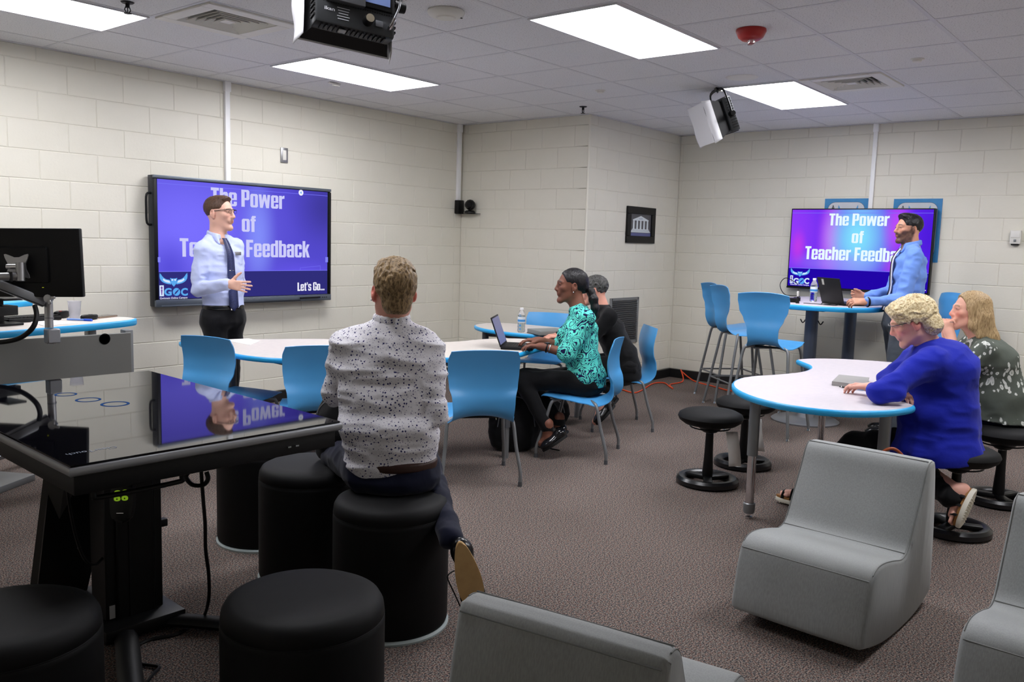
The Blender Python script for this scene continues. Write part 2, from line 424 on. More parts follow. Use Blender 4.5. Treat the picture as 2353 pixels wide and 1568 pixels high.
# ---- vents
for (i, j), lb in zip(vents, ('square louvred ceiling vent between the top left light and the hanging light panel', 'square louvred ceiling vent beside the far right ceiling light')):
    t = thing('ceiling_vent', lb, 'vent', (G*(i+0.5), -G*(j+0.5), ROOM_H-0.006))
    fw = 0.085
    a = G/2-0.012
    link('vent_frame', boxes([((0, -a+fw/2, 0), (2*a, fw, 0.014)), ((0, a-fw/2, 0), (2*a, fw, 0.014)), ((-a+fw/2, 0, 0), (fw, 2*a-2*fw, 0.014)), ((a-fw/2, 0, 0), (fw, 2*a-2*fw, 0.014))], 0.003), M_VENT, t)
    link('vent_back', box((0, 0, 0.045), (2*a-2*fw, 2*a-2*fw, 0.006)), M_DARK, t)
    for k in range(5):
        h = a-fw-0.004-k*0.037; bm = bmesh.new()
        for q in range(4):
            m = R('Z', 90*q)
            w = 0.021; zt = 0.020; zb = -0.004
            pts = [(-h, -h, zb), (h, -h, zb), (h-w*0.9, -h+w*0.9, zt), (-h+w*0.9, -h+w*0.9, zt)]
            lo = [bm.verts.new(m @ Vector(p)) for p in pts]; hi = [bm.verts.new(m @ (Vector(p)+Vector((0, 0, 0.003)))) for p in pts]
            bm.faces.new(lo); bm.faces.new(list(reversed(hi)))
            for e in range(4): bm.faces.new((lo[e], lo[(e+1) % 4], hi[(e+1) % 4], hi[e]))
        link('louvre', fin(bm), M_VENT, t)
    link('vent_centre', box((0, 0, 0.0), (0.07, 0.07, 0.006)), M_VENT, t)
# ---- ceiling devices
p = (0.864, -1.556, ROOM_H)
t = thing('wireless_access_point', 'white round disc unit on the ceiling right of the hanging light panel', 'ceiling device', p)
link('disc_body', lathe([(0, -0.036), (0.075, -0.034), (0.098, -0.022), (0.104, -0.008), (0.1, 0)], 40), M_WHITE, t)
link('disc_cap', lathe([(0, -0.042), (0.05, -0.041), (0.056, -0.034)], 32), M_WHITE, t)
link('status_light', box((0.07, -0.05, -0.031), (0.012, 0.008, 0.004)), M_BLACK, t)
t = thing('fire_strobe', 'red round fire alarm strobe on the ceiling', 'fire alarm', (2.122, -2.769, ROOM_H), 40)
link('strobe_base', lathe([(0, -0.03), (0.078, -0.028), (0.086, -0.012), (0.084, 0)], 36), M_RED, t)
link('strobe_body', lathe([(0, -0.062), (0.05, -0.06), (0.07, -0.045), (0.078, -0.028)], 36), M_RED, t)
link('strobe_lens', box((-0.012, 0, -0.072), (0.055, 0.03, 0.026), 0.005), M_CLEAR, t)
o = tag(link('ceiling_speaker', lathe([(0, -0.006), (0.1, -0.006), (0.115, -0.002), (0.118, 0)], 40), M_VENT), 'flush round white speaker on the ceiling above the side-on spotlight', 'speaker'); o.location = (3.383, -2.142, ROOM_H)
for (x, y), lb in (((3.312, -0.948), 'small cream ceiling sensor near the black sprinkler head'), ((3.39, -3.342), 'small cream ceiling sensor above the right vent')):
    t = thing('ceiling_sensor', lb, 'sensor', (x, y, ROOM_H), 0, 'small ceiling sensors')
    link('sensor_plate', lathe([(0, -0.006), (0.04, -0.005), (0.043, 0)], 24), M_WHITE, t); link('sensor_dome', lathe([(0, -0.02), (0.026, -0.018), (0.03, -0.006)], 24), M_WHITE, t)
for (x, y), lb in (((-0.237, -0.185), 'dark sprinkler head hanging beside the top left light'), ((3.916, -0.359), 'dark sprinkler head near the projecting wall corner')):
    t = thing('sprinkler_head', lb, 'sprinkler', (x, y, ROOM_H), 0, 'sprinkler heads')
    link('escutcheon', lathe([(0, -0.008), (0.03, -0.006), (0.036, 0)], 24), M_BLACKM, t)
    bm = bmesh.new(); cyl_bm(bm, (0, 0, -0.006), (0, 0, -0.03), 0.011, n=12); cyl_bm(bm, (0, 0, -0.03), (0, 0, -0.055), 0.003, n=8)
    tube_bm(bm, [(-0.011, 0, -0.026), (-0.017, 0, -0.042), (-0.006, 0, -0.058)], 0.0028, 6); tube_bm(bm, [(0.011, 0, -0.026), (0.017, 0, -0.042), (0.006, 0, -0.058)], 0.0028, 6)
    link('sprinkler_body', fin(bm, 50), M_BLACKM, t)
    link('deflector', lathe([(0, -0.062), (0.02, -0.062), (0.021, -0.059), (0, -0.057)], 20), M_BLACKM, t)
t = thing('ceiling_clip', 'small white bracket under the ceiling below the middle light', 'bracket', (1.938, 0.738, ROOM_H-0.004))
link('clip_plate', box((0, 0, -0.004), (0.11, 0.03, 0.008), 0.002), M_WHITE, t); link('clip_lip', box((0.02, 0, -0.014), (0.07, 0.012, 0.014), 0.002), M_WHITE, t)
# ================================================================== screens and wall items
def emis(name, rgb, st=1.0):
    m = bpy.data.materials.new(name); m.use_nodes = True
    nt = m.node_tree; nt.nodes.clear(); e = nt.nodes.new('ShaderNodeEmission'); o = nt.nodes.new('ShaderNodeOutputMaterial')
    e.inputs[0].default_value = s2l(rgb); e.inputs[1].default_value = st*SCREEN_GAIN; nt.links.new(e.outputs[0], o.inputs[0]); return m
def screen_mat(name, blobs, base, lin=None):
    """what the screen shows: soft colour blobs over a base colour, in the panel's own coordinates"""
    m = emis(name, base); nt = m.node_tree; e = [n for n in nt.nodes if n.type == 'EMISSION'][0]
    tc = N(m, 'ShaderNodeTexCoord'); cur = None
    rgb = N(m, 'ShaderNodeRGB'); rgb.outputs[0].default_value = s2l(base); cur = rgb.outputs[0]
    for (cx, cy, rx, ry, col, amt) in blobs:
        mp = N(m, 'ShaderNodeMapping'); mp.vector_type = 'POINT'
        mp.inputs['Location'].default_value = (-cx/rx, -cy/ry, 0); mp.inputs['Scale'].default_value = (1/rx, 1/ry, 0)
        L(m, tc.outputs['Object'], mp.inputs[0])
        ln = N(m, 'ShaderNodeVectorMath', operation='LENGTH'); L(m, mp.outputs[0], ln.inputs[0])
        mr = N(m, 'ShaderNodeMapRange', interpolation_type='SMOOTHSTEP'); mr.inputs[1].default_value = 0.0; mr.inputs[2].default_value = 1.0
        mr.inputs[3].default_value = amt; mr.inputs[4].default_value = 0.0
        L(m, ln.outputs['Value'], mr.inputs[0])
        mx = N(m, 'ShaderNodeMix', data_type='RGBA'); L(m, mr.outputs[0], mx.inputs[0]); L(m, cur, mx.inputs[6]); mx.inputs[7].default_value = s2l(col)
        cur = mx.outputs[2]
    L(m, cur, e.inputs[0]); return m
def flat_poly(polys, z=0.0):
    bm = bmesh.new()
    for P in polys:
        try: bm.faces.new([bm.verts.new((p[0], p[1], z)) for p in P])
        except ValueError: pass
    bmesh.ops.triangulate(bm, faces=bm.faces)
    me = bpy.data.meshes.new('flat'); bm.to_mesh(me); bm.free(); return me
def ell(cx, cy, rx, ry, n=24, a0=0, a1=360, rot=0):
    c, s = math.cos(math.radians(rot)), math.sin(math.radians(rot)); out = []
    for k in range(n):
        t = math.radians(a0+(a1-a0)*k/(n if a1-a0 == 360 else n-1)); x, y = rx*math.cos(t), ry*math.sin(t)
        out.append((cx+x*c-y*s, cy+x*s+y*c))
    return out
def owl_polys(w, h):
    """spread-wing owl emblem in a w x h box: (light blue parts, white parts)"""
    blue, white = [], []
    for s in (-1, 1):
        blue.append([(s*x*w/2, y*h/2) for x, y in ((0.98, 1.0), (1.0, 0.6), (0.97, 0.2), (0.88, -0.1), (0.76, -0.3), (0.6, -0.45), (0.42, -0.55), (0.2, -0.62), (0.16, -0.3), (0.3, 0.05), (0.5, 0.1), (0.68, 0.3), (0.8, 0.55), (0.9, 0.85))])
        white.append([(s*x*w/2, y*h/2) for x, y in ((0.72, 0.25), (0.78, 0.05), (0.7, -0.12), (0.56, -0.28), (0.4, -0.36), (0.24, -0.4), (0.3, -0.1), (0.45, 0.0), (0.6, 0.05))])
    blue.append([(x*w/2, y*h/2) for x, y in ((-0.26, 0.3), (-0.1, 0.22), (0.1, 0.22), (0.26, 0.3), (0.2, -0.15), (0.15, -0.6), (0.0, -0.95), (-0.15, -0.6), (-0.2, -0.15))])
    for s in (-1, 1): white.append(ell(s*0.1*w/2, 0.02*h/2, 0.07*w/2, 0.13*h/2, 12))
    return blue, white
# condensed heavy lettering built from plain polygons
def _oct(x0, y0, x1, y1, c): return [(x1, y0+c), (x1, y1-c), (x1-c, y1), (x0+c, y1), (x0, y1-c), (x0, y0+c), (x0+c, y0), (x1-c, y0)]
def _ring(x0, y0, x1, y1, s=0.185, sy=0.125, c=0.075, skip=()):
    o = _oct(x0, y0, x1, y1, c); i = _oct(x0+s, y0+sy, x1-s, y1-sy, 0.02); return [[o[k], o[(k+1) % 8], i[(k+1) % 8], i[k]] for k in range(8) if k not in skip]
def _rc(x0, y0, x1, y1): return [(x0, y0), (x1, y0), (x1, y1), (x0, y1)]
_S = 0.185; _W = 0.47
GL = {
 'T': (0.46, [_rc(0, .84, .46, 1), _rc(.135, 0, .325, .9)]),
 'h': (_W, [_rc(0, 0, _S, 1), _rc(_W-_S, 0, _W, .70), [(_S-.01, .62), (_W-_S, .64), (_W, .70), (_W-.06, .8), (_S+.06, .8), (_S-.01, .74)]]),
 'e': (_W, _ring(0, 0, _W, .8, skip=(0,))+[_rc(_W-_S, .36, _W, .73), _rc(_S-.01, .36, _W-.01, .45), _rc(_W-_S, .07, _W, .27)]),
 'P': (.49, [_rc(0, 0, .2, 1)]+_ring(0, .40, .49, 1)),
 'o': (_W, _ring(0, 0, _W, .8)),
 'w': (.72, [[(0, .8), (.17, .8), (.25, 0), (.08, 0)], [(.28, .8), (.44, .8), (.25, 0), (.12, 0)], [(.28, .8), (.44, .8), (.60, 0), (.46, 0)], [(.55, .8), (.72, .8), (.64, 0), (.47, 0)]]),
 'r': (.35, [_rc(0, 0, _S, .8), [(_S-.01, .58), (_S+.04, .62), (.35, .64), (.35, .82), (.26, .81), (_S-.01, .72)]]),
 'f': (.31, [_rc(.05, 0, .05+_S, .92), [(.05, .9), (.1, 1), (.31, 1), (.31, .87), (.235, .87)], _rc(0, .67, .31, .8)]),
 'a': (_W, _ring(0, 0, _W, .50)+[_rc(_W-_S, 0, _W, .73), [(_W-.01, .72), (_W-.08, .8), (.08, .8), (0, .73), (.03, .67), (_W-.02, .67)], _rc(0, .55, _S, .73)]),
 'c': (_W, _ring(0, 0, _W, .8, skip=(0,))+[_rc(_W-_S, .5, _W, .73), _rc(_W-_S, .07, _W, .3)]),
 'F': (.42, [_rc(0, 0, .2, 1), _rc(0, .84, .42, 1), _rc(0, .43, .38, .58)]),
 'd': (_W, _ring(0, 0, _W, .8)+[_rc(_W-_S, 0, _W, 1)]),
 'b': (_W, _ring(0, 0, _W, .8)+[_rc(0, 0, _S, 1)]),
 'k': (_W, [_rc(0, 0, _S, 1), [(_S-.01, .34), (_S+.07, .34), (_W, .8), (_W-.18, .8), (_S-.01, .5)], [(_S, .45), (_S+.13, .52), (_W+.02, 0), (_W-.18, 0)]]),
 'L': (.38, [_rc(0, 0, .2, 1), _rc(0, 0, .38, .16)]),
 't': (.30, [_rc(.05, .03, .05+_S, .95), _rc(0, .67, .30, .8), _rc(.07, 0, .30, .13)]),
 "'": (.15, [[(.02, .7), (.09, .7), (.15, 1), (0, 1)]]),
 's': (.43, [_rc(.03, .68, .40, .8), _rc(0, .45, .17, .76), [(.0, .46), (.1, .34), (.43, .34), (.33, .47)], _rc(.26, .05, .43, .40), _rc(.03, 0, .40, .12), _rc(.26, .56, .43, .73), _rc(0, .07, .17, .25)]),
 'G': (.50, _ring(0, 0, .50, 1, skip=(0,))+[_rc(.5-_S, .05, .5, .5), _rc(.27, .38, .5, .5), _rc(.5-_S, .64, .5, .93)]),
 '.': (.16, [_rc(0, 0, .16, .17)]), ' ': (.17, [])}
def heavy_text(s, w, h):
    x = 0; P = []
    for ch in s:
        gw, pl = GL[ch]; P += [[(px+x, py) for px, py in q] for q in pl]; x += gw+0.05
    x -= 0.05; sx, sy = w/x, h
    bm = bmesh.new()
    for q in P: bm.faces.new([bm.verts.new(((a-x/2)*sx, (b-.5)*sy, 0)) for a, b in q])
    for f in bm.faces:
        if f.normal.z < 0 or f.calc_area() < 0: f.normal_flip()
    me = bpy.data.meshes.new('lettering'); bm.to_mesh(me); bm.free(); return me
def letters(parent, s, ctr, w, h, material, heavy=0.03, name='lettering', z=0.0015):
    me = heavy_text(s, w, h) if (len(s) > 1 and all(c in GL for c in s)) else text_mesh(s, w, h, heavy)
    o = link(name, me, material, parent); o.location = (ctr[0], ctr[1], z); return o
def span(fn, px0, px1, pyt, pyb, inv):
    """panel-local centre, width and height of a run of lettering seen between those pixels"""
    a = inv @ fn(px0, (pyt+pyb)/2); b = inv @ fn(px1, (pyt+pyb)/2); c = inv @ fn((px0+px1)/2, pyt); d = inv @ fn((px0+px1)/2, pyb)
    return ((a.x+b.x)/2, (c.y+d.y)/2), abs(b.x-a.x), abs(c.y-d.y)
M_TXT1 = emis('slide_text_lilac', (206, 206, 250)); M_TXT2 = emis('slide_text_white', (232, 250, 255)); M_TXTW = emis('slide_text_pure', (240, 240, 255))
M_LOGOB = emis('logo_blue', (92, 170, 240)); M_LOGOW = emis('logo_white', (214, 232, 255)); M_LINE = emis('slide_line', (120, 118, 250))
M_BAND1 = emis('slide_band_navy', (48, 46, 122)); M_BAND2 = emis('slide_band_indigo', (34, 6, 168)); M_TORCH = emis('torch_purple', (120, 70, 160))
def slide(parent, fn, inv, W, Hh, band_y, M_TXT, M_BAND, P):
    """everything the slide shows, flat on the panel"""
    bh = band_y+Hh/2
    o = link('slide_band', flat_poly([[(-W/2, -Hh/2), (W/2, -Hh/2), (W/2, band_y), (-W/2, band_y)]]), M_BAND, parent); o.location.z = 0.0005
    o = link('slide_line', flat_poly([[(-W/2, band_y-0.002), (W/2, band_y-0.002), (W/2, band_y+0.003), (-W/2, band_y+0.003)], [(-W/2, Hh/2-0.035), (W/2, Hh/2-0.035), (W/2, Hh/2-0.031), (-W/2, Hh/2-0.031)]]), M_LINE, parent); o.location.z = 0.001
    for s, b, mm, hv in P['text']:
        c, w, h = span(fn, *b, inv); letters(parent, s, c, w, h, mm, hv)
    c, w, h = span(fn, *P['owl'], inv); bl, wh = owl_polys(w, h)
    o = link('owl_emblem', flat_poly(bl), M_LOGOB, parent); o.location = (c[0], c[1], 0.0012)
    e = link('owl_wing_light', flat_poly(wh), M_LOGOW, o); e.location = (0, 0, 0.0006)
    c, w, h = span(fn, *P['O'], inv); rr = h/2
    o = link('emblem_disc', flat_poly([ell(0, 0, rr, rr, 28)]), M_LOGOB, parent); o.location = (c[0], c[1], 0.0013)
    e = link('emblem_quill', flat_poly([[(-rr*0.9, -rr*0.95), (-rr*0.2, -rr*0.55), (rr*0.45, rr*0.1), (rr*1.0, rr*0.95), (rr*0.35, rr*0.55), (-rr*0.35, rr*0.0)]]), M_BAND, o); e.location.z = 0.0006; e.scale = (0.8, 0.8, 1)
    c, w, h = span(fn, *P['torch'], inv)
    o = link('torch_badge', flat_poly([[(-w/2, -h/2), (w/2, -h/2), (w/2, h/2), (-w/2, h/2)]]), M_LOGOW, parent); o.location = (c[0], c[1], 0.0013)
    e = link('torch', flat_poly([[(-w*0.08, -h*0.4), (w*0.08, -h*0.4), (w*0.2, h*0.12), (-w*0.2, h*0.12)], ell(0, h*0.27, w*0.22, h*0.13, 12)]), M_TORCH, o); e.location.z = 0.0006

# ---- left interactive screen
TY = YL-0.10
def fl(px, py): return aty(px, py, TY-0.001)
cs = [fl(352, 404), fl(760, 432), fl(758, 690), fl(355, 706)]
x0, x1, z1, z0 = 0.735, 2.449, 1.940, 0.916
t = thing('wall_screen', 'large wall mounted screen on the left wall behind the speaker with glasses', 'screen', ((x0+x1)/2, TY, (z0+z1)/2))
CX, CZ = (x0+x1)/2, (z0+z1)/2; PW, PH = x1-x0, z1-z0
link('screen_body', box((0, 0.04, 0), (PW, 0.078, PH), 0.006), M_BEZ, t)
link('top_bezel', box((0, -0.002, PH/2-0.012), (PW, 0.02, 0.024), 0.004), M_BEZL, t)
link('bottom_bezel', box((0, -0.004, -PH/2+0.028), (PW, 0.024, 0.056), 0.006), M_BEZL, t)
link('pen_tray', box((0.05, -0.012, -PH/2+0.012), (0.9, 0.04, 0.012), 0.004), M_BEZ, t)
link('pen_tray_left', box((-PW/2+0.22, -0.012, -PH/2+0.006), (0.36, 0.03, 0.012), 0.003), M_BEZL, t)
for q in (-1, 1): link('side_bezel', box((q*(PW/2-0.012), -0.003, 0.01), (0.024, 0.012, PH-0.08), 0.002), M_BLACK, t)
link('stylus', tube([(0.5, -0.026, -PH/2+0.03), (0.72, -0.026, -PH/2+0.032)], 0.007, 8), M_BLACK, t)
link('power_button', box((PW/2-0.14, -0.018, -PH/2+0.03), (0.018, 0.004, 0.012)), emis('power_led', (110, 90, 255), 1.0), t)
link('control_button', boxes([((PW/2-0.10+0.022*k, -0.018, -PH/2+0.03), (0.010, 0.004, 0.006)) for k in range(3)]), M_BLACK, t)
link('brand_text', text_mesh('ClearTouch', 0.13, 0.018, 0.01), M_SILVER, t, frame_mtx((0.02, -0.0175, -PH/2+0.04), (1, 0, 0), (0, 0, 1)))
link('carry_handle', tube(smooth_path([(-PW/2+0.005, 0.03, 0.37), (-PW/2-0.035, 0.03, 0.36), (-PW/2-0.04, 0.03, 0.25), (-PW/2-0.035, 0.03, 0.14), (-PW/2+0.005, 0.03, 0.13)], 4), 0.009, 8), M_BLACK, t)
link('wall_bracket', box((0, 0.088, 0), (0.8, 0.022, 0.5)), M_BLACKM, t)
SX0, SX1, SZ1, SZ0 = fl(362, 500).x-CX, fl(752, 500).x-CX, PH/2-0.03, -PH/2+0.06
SW, SH = SX1-SX0, SZ1-SZ0
sm1 = screen_mat('left_screen_picture', [(-0.35*SW, 0.1*SH, 0.75*SW, 0.9*SH, (122, 112, 255), 1.0), (0.05*SW, 0.05*SH, 0.13*SW, 0.7*SH, (136, 150, 255), 0.8), (-0.44*SW, -0.25*SH, 0.16*SW, 0.35*SH, (84, 74, 215), 0.8),
      (0.5*SW, 0.35*SH, 0.3*SW, 0.5*SH, (62, 56, 150), 0.9), (0.32*SW, -0.35*SH, 0.35*SW, 0.25*SH, (110, 92, 250), 0.7)], (84, 74, 205))
panel = link('display', flat_poly([[(-SW/2, -SH/2), (SW/2, -SH/2), (SW/2, SH/2), (-SW/2, SH/2)]]), sm1, t, frame_mtx(((SX0+SX1)/2, -0.0035, (SZ0+SZ1)/2), (1, 0, 0), (0, 0, 1)))
bpy.context.view_layer.update()
inv = (t.matrix_world @ panel.matrix_local).inverted()
by = (inv @ fl(556, 623)).y
slide(panel, fl, inv, SW, SH, by, M_TXT1, M_BAND1, dict(text=[('The Power', (484, 653, 437, 476), M_TXT1, 0.035), ('of', (555, 587, 496, 533), M_TXT1, 0.035), ('Teacher Feedback', (412.5, 710.5, 551, 591), M_TXT1, 0.035),
      ("Let's Go...", (683, 745, 649, 668), M_TXTW, 0.03), ('G', (376.7, 394, 662, 680), M_LOGOB, 0.04), ('C', (415, 431, 662, 680), M_LOGOB, 0.04), ('Gwinnett Online Campus', (367, 430, 682.5, 688.5), M_TXTW, 0.008)],
      owl=(366, 430.5, 627.6, 660), O=(396, 414, 662, 680), torch=(366, 376, 656, 681)))
c, w, h = span(fl, 689, 735, 611, 622, inv)
o = link('slide_outline', flat_poly([[(-w/2, -h/2), (-w/2+0.003, -h/2), (-w/2+0.003, h*0.12), (-w/2, h*0.12)], [(w/2, -h/2), (w/2+0.003, -h/2), (w/2+0.003, h/2), (w/2, h/2)], [(-w/2, h*0.08), (w/2, h/2-0.003), (w/2, h/2), (-w/2, h*0.12)]]), M_LINE, panel); o.location = (c[0], c[1], 0.0015)
c, w, h = span(fl, 685.5, 696.5, 437, 449, inv)
o = link('round_icon', flat_poly([ell(0, 0, w/2, w/2, 24)]), M_TXTW, panel); o.location = (c[0], c[1], 0.0015)
e = link('icon_arrow', flat_poly([[(-w*0.25, 0), (w*0.12, -w*0.22), (w*0.12, w*0.22)]]), M_LOGOB, o); e.location.z = 0.0006
for px in (365, 750):
    c, w, h = span(fl, px-3, px+3, 591, 603, inv); o = link('side_tab', flat_poly([[(-w/2, -h/2), (w/2, -h/2), (w/2, h/2), (-w/2, h/2)]]), emis('tab_lilac', (132, 134, 246)), panel); o.location = (c[0], c[1], 0.0015)

# ---- right screen
TX = XR-0.10
def fr(px, py): return atx(px, py, TX-0.001)
ya, yb, z1, z0 = -1.532, -2.900, 1.934, 1.118
t = thing('wall_screen', 'wall mounted screen on the right wall behind the bearded man at the tall table', 'screen', (TX, (ya+yb)/2, (z0+z1)/2), -90)
PW, PH = ya-yb, z1-z0
link('screen_body', box((0, 0.035, 0), (PW, 0.066, PH), 0.005), M_BLACK, t)
link('screen_lip', box((0, -0.0005, -PH/2+0.008), (PW, 0.008, 0.016), 0.002), M_BLACK, t)
link('wall_bracket', box((0, 0.082, 0), (0.5, 0.03, 0.35)), M_BLACKM, t)
bpy.context.view_layer.update()
tinv = t.matrix_world.inverted()
SW, SH = PW-0.024, PH-0.036
sm2 = screen_mat('right_screen_picture', [(-0.5*SW, 0.2*SH, 0.35*SW, 1.0*SH, (150, 60, 250), 0.9), (-0.2*SW, 0.15*SH, 0.12*SW, 0.8*SH, (226, 90, 245), 0.6), (0.0*SW, 0.15*SH, 0.3*SW, 0.75*SH, (128, 225, 255), 1.0),
      (0.27*SW, 0.3*SH, 0.13*SW, 0.55*SH, (200, 80, 250), 0.8), (-0.15*SW, -0.18*SH, 0.4*SW, 0.2*SH, (160, 140, 255), 0.6), (-0.44*SW, 0.02*SH, 0.08*SW, 0.3*SH, (215, 60, 225), 0.6), (0.5*SW, 0.2*SH, 0.25*SW, 0.9*SH, (70, 20, 215), 0.8), (0.3*SW, -0.2*SH, 0.15*SW, 0.25*SH, (215, 95, 235), 0.6)], (104, 46, 240))
panel = link('display', flat_poly([[(-SW/2, -SH/2), (SW/2, -SH/2), (SW/2, SH/2), (-SW/2, SH/2)]]), sm2, t, frame_mtx((0, -0.001, 0.006), (1, 0, 0), (0, 0, 1)))
bpy.context.view_layer.update(); inv = panel.matrix_world.inverted()
by = (inv @ fr(1900, 619)).y
slide(panel, fr, inv, SW, SH, by, M_TXT2, M_BAND2, dict(text=[('The Power', (1905.5, 2044, 491, 519), M_TXT2, 0.035), ('of', (1957.5, 1984.4, 531, 559), M_TXT2, 0.035), ('Teacher Feedback', (1850, 2097, 569, 600), M_TXT2, 0.035),
      ('G', (1822.5, 1835, 639, 653), M_LOGOW, 0.04), ('C', (1848, 1859.5, 639, 653), M_LOGOW, 0.04), ('Gwinnett Online Campus', (1816, 1859, 652.6, 657), M_TXTW, 0.008), ("Let's Go...", (2090, 2128, 655, 668), M_TXTW, 0.03)],
      owl=(1816.6, 1860.6, 617, 637), O=(1836, 1848, 639, 653), torch=(1815.5, 1822, 633, 651)))

# ---- conduits (surface raceways)
def raceway(label, p, w, d, z0, z1, axis):
    t = thing('cable_raceway', label, 'conduit', (p[0], p[1], 0))
    if axis == 'x': link('raceway_cover', box((0, -d/2, (z0+z1)/2), (w, d, z1-z0), 0.004), M_RACE, t); link('end_fitting', box((0, -d*0.65, z1-0.04), (w*1.25, d*1.3, 0.08), 0.004), M_RACE, t)
    else: link('raceway_cover', box((-d/2, 0, (z0+z1)/2), (d, w, z1-z0), 0.004), M_RACE, t); link('end_fitting', box((-d*0.65, 0, z1-0.04), (d*1.3, w*1.25, 0.08), 0.004), M_RACE, t)
raceway('white cable raceway running from ceiling to the left screen', (1.434, YL-PROUD+0.002), 0.045, 0.03, 1.7, ROOM_H-0.002, 'x')
raceway('white cable raceway in the corner above the small black camera', (4.262, YL-PROUD+0.002), 0.05, 0.03, 1.93, ROOM_H-0.002, 'x')
raceway('white cable raceway running from ceiling to the right screen', (XR-PROUD+0.002, -2.29), 0.04, 0.03, 1.7, ROOM_H-0.002, 'y')
# ---- wall plate
p = aty(652, 357, YL-PROUD)
t = thing('wall_plate', 'brushed steel blank wall plate above the left screen', 'wall plate', p)
link('plate', box((0, -0.006, 0), (0.075, 0.012, 0.13), 0.003), M_STEEL, t)
link('plate_centre', box((0, -0.013, 0), (0.036, 0.004, 0.085), 0.002), M_WHITE, t)
for q in (-1, 1): link('screw', box((0, -0.0145, q*0.052), (0.007, 0.003, 0.007)), M_STEEL, t)
# ---- thermostat / wall horn
t = thing('room_sensor', 'cream wall sensor box on the right wall at the picture edge', 'sensor', (XR-PROUD, -3.562, 1.67), -90)
link('sensor_body', box((0, -0.022, 0.01), (0.085, 0.044, 0.12), 0.006), M_WHITE, t)
link('sensor_front', box((0, -0.046, 0.035), (0.07, 0.006, 0.06), 0.003), M_VENT, t)
link('sensor_button', box((0, -0.05, -0.02), (0.02, 0.006, 0.02), 0.002), M_GREYLEG, t)
link('sensor_underside', box((0, -0.024, -0.055), (0.06, 0.03, 0.014), 0.003), M_BLACK, t)
# ---- louvred return vent low on the projecting wall
a = aty(1408, 711, YC-PROUD); b = aty(1463, 711, YC-PROUD); c = aty(1460, 762, YC-PROUD)
xa, xb, za, zb = 4.82, b.x, a.z, c.z
t = thing('wall_vent', 'grey louvred wall vent low behind the man in black', 'vent', ((xa+xb)/2, YC-PROUD, (za+zb)/2-0.0))
w, h = xb-xa, za-zb+0.2
link('vent_frame', boxes([((0, -0.008, h/2), (w, 0.018, 0.03)), ((0, -0.008, -h/2), (w, 0.018, 0.03)), ((-w/2, -0.008, 0), (0.03, 0.018, h+0.03)), ((w/2, -0.008, 0), (0.03, 0.018, h+0.03))], 0.002), M_GREYLEG, t)
link('vent_back', box((0, 0.0, 0), (w, 0.003, h)), M_DARK, t)
nl = int(h/0.022); sl = box((0, 0, 0), (w-0.03, 0.003, 0.02))
for k in range(nl):
    o = link('slat', sl, M_GREYLEG, t); o.location = (0, -0.009, -h/2+0.022*(k+0.7)); o.rotation_euler = (math.radians(35), 0, 0)
# ---- framed picture
p0, p1, p2, p3 = aty(1443, 473, YC-PROUD-0.02), aty(1508, 479, YC-PROUD-0.02), aty(1503, 562, YC-PROUD-0.02), aty(1440, 558, YC-PROUD-0.02)
w = (p1.x-p0.x+p2.x-p3.x)/2; h = p0.z-p3.z; cx = (p0.x+p1.x+p2.x+p3.x)/4; cz = (p0.z+p3.z)/2
t = thing('framed_picture', 'black framed picture of a white columned temple on the projecting wall', 'picture', (cx, YC-PROUD, cz))
fw = 0.075
link('picture_frame', boxes([((0, -0.012, h/2-fw/2), (w, 0.024, fw)), ((0, -0.012, -h/2+fw/2), (w, 0.024, fw)), ((-w/2+fw/2, -0.012, 0), (fw, 0.024, h-2*fw)), ((w/2-fw/2, -0.012, 0), (fw, 0.024, h-2*fw))], 0.003), M_BLACK, t)
link('print_ground', box((0, -0.005, 0), (w-2*fw+0.01, 0.006, h-2*fw+0.01)), mat('print_grey', (84, 84, 88), 0.4), t)
iw, ih = w-2*fw, h-2*fw
def prt(name, polys, m): return link(name, flat_poly(polys), m, t, frame_mtx((0, -0.0085, 0), (1, 0, 0), (0, 0, 1)))
M_PW = mat('print_white', (214, 222, 226), 0.5)
pol = [[(-0.38*iw, 0.2*ih), (0.38*iw, 0.2*ih), (0.38*iw, 0.24*ih), (0, 0.42*ih), (-0.38*iw, 0.24*ih)]]
for k in range(5):
    x = (-0.33+0.165*k)*iw; pol.append([(x-0.04*iw, -0.18*ih), (x+0.04*iw, -0.18*ih), (x+0.033*iw, 0.2*ih), (x-0.033*iw, 0.2*ih)])
prt('temple_print', pol, M_PW)
prt('temple_steps', [[(-0.40*iw, -0.18*ih), (-0.40*iw, -0.225*ih), (0.40*iw, -0.225*ih), (0.40*iw, -0.18*ih)], [(-0.44*iw, -0.235*ih), (-0.44*iw, -0.28*ih), (0.44*iw, -0.28*ih), (0.44*iw, -0.235*ih)], [(-0.48*iw, -0.29*ih), (-0.48*iw, -0.335*ih), (0.48*iw, -0.335*ih), (0.48*iw, -0.29*ih)]], M_PW)
prt('print_base', [[(-0.5*iw, -0.36*ih), (-0.5*iw, -0.5*ih), (0.5*iw, -0.5*ih), (0.5*iw, -0.36*ih)]], mat('print_blue', (92, 96, 140), 0.5))
o = link('print_text', text_mesh('GCPS', 0.16*iw, 0.06*ih, 0.01), mat('print_ink', (80, 110, 150), 0.5), t, frame_mtx((0, -0.0092, 0.285*ih), (1, 0, 0), (0, 0, 1)))
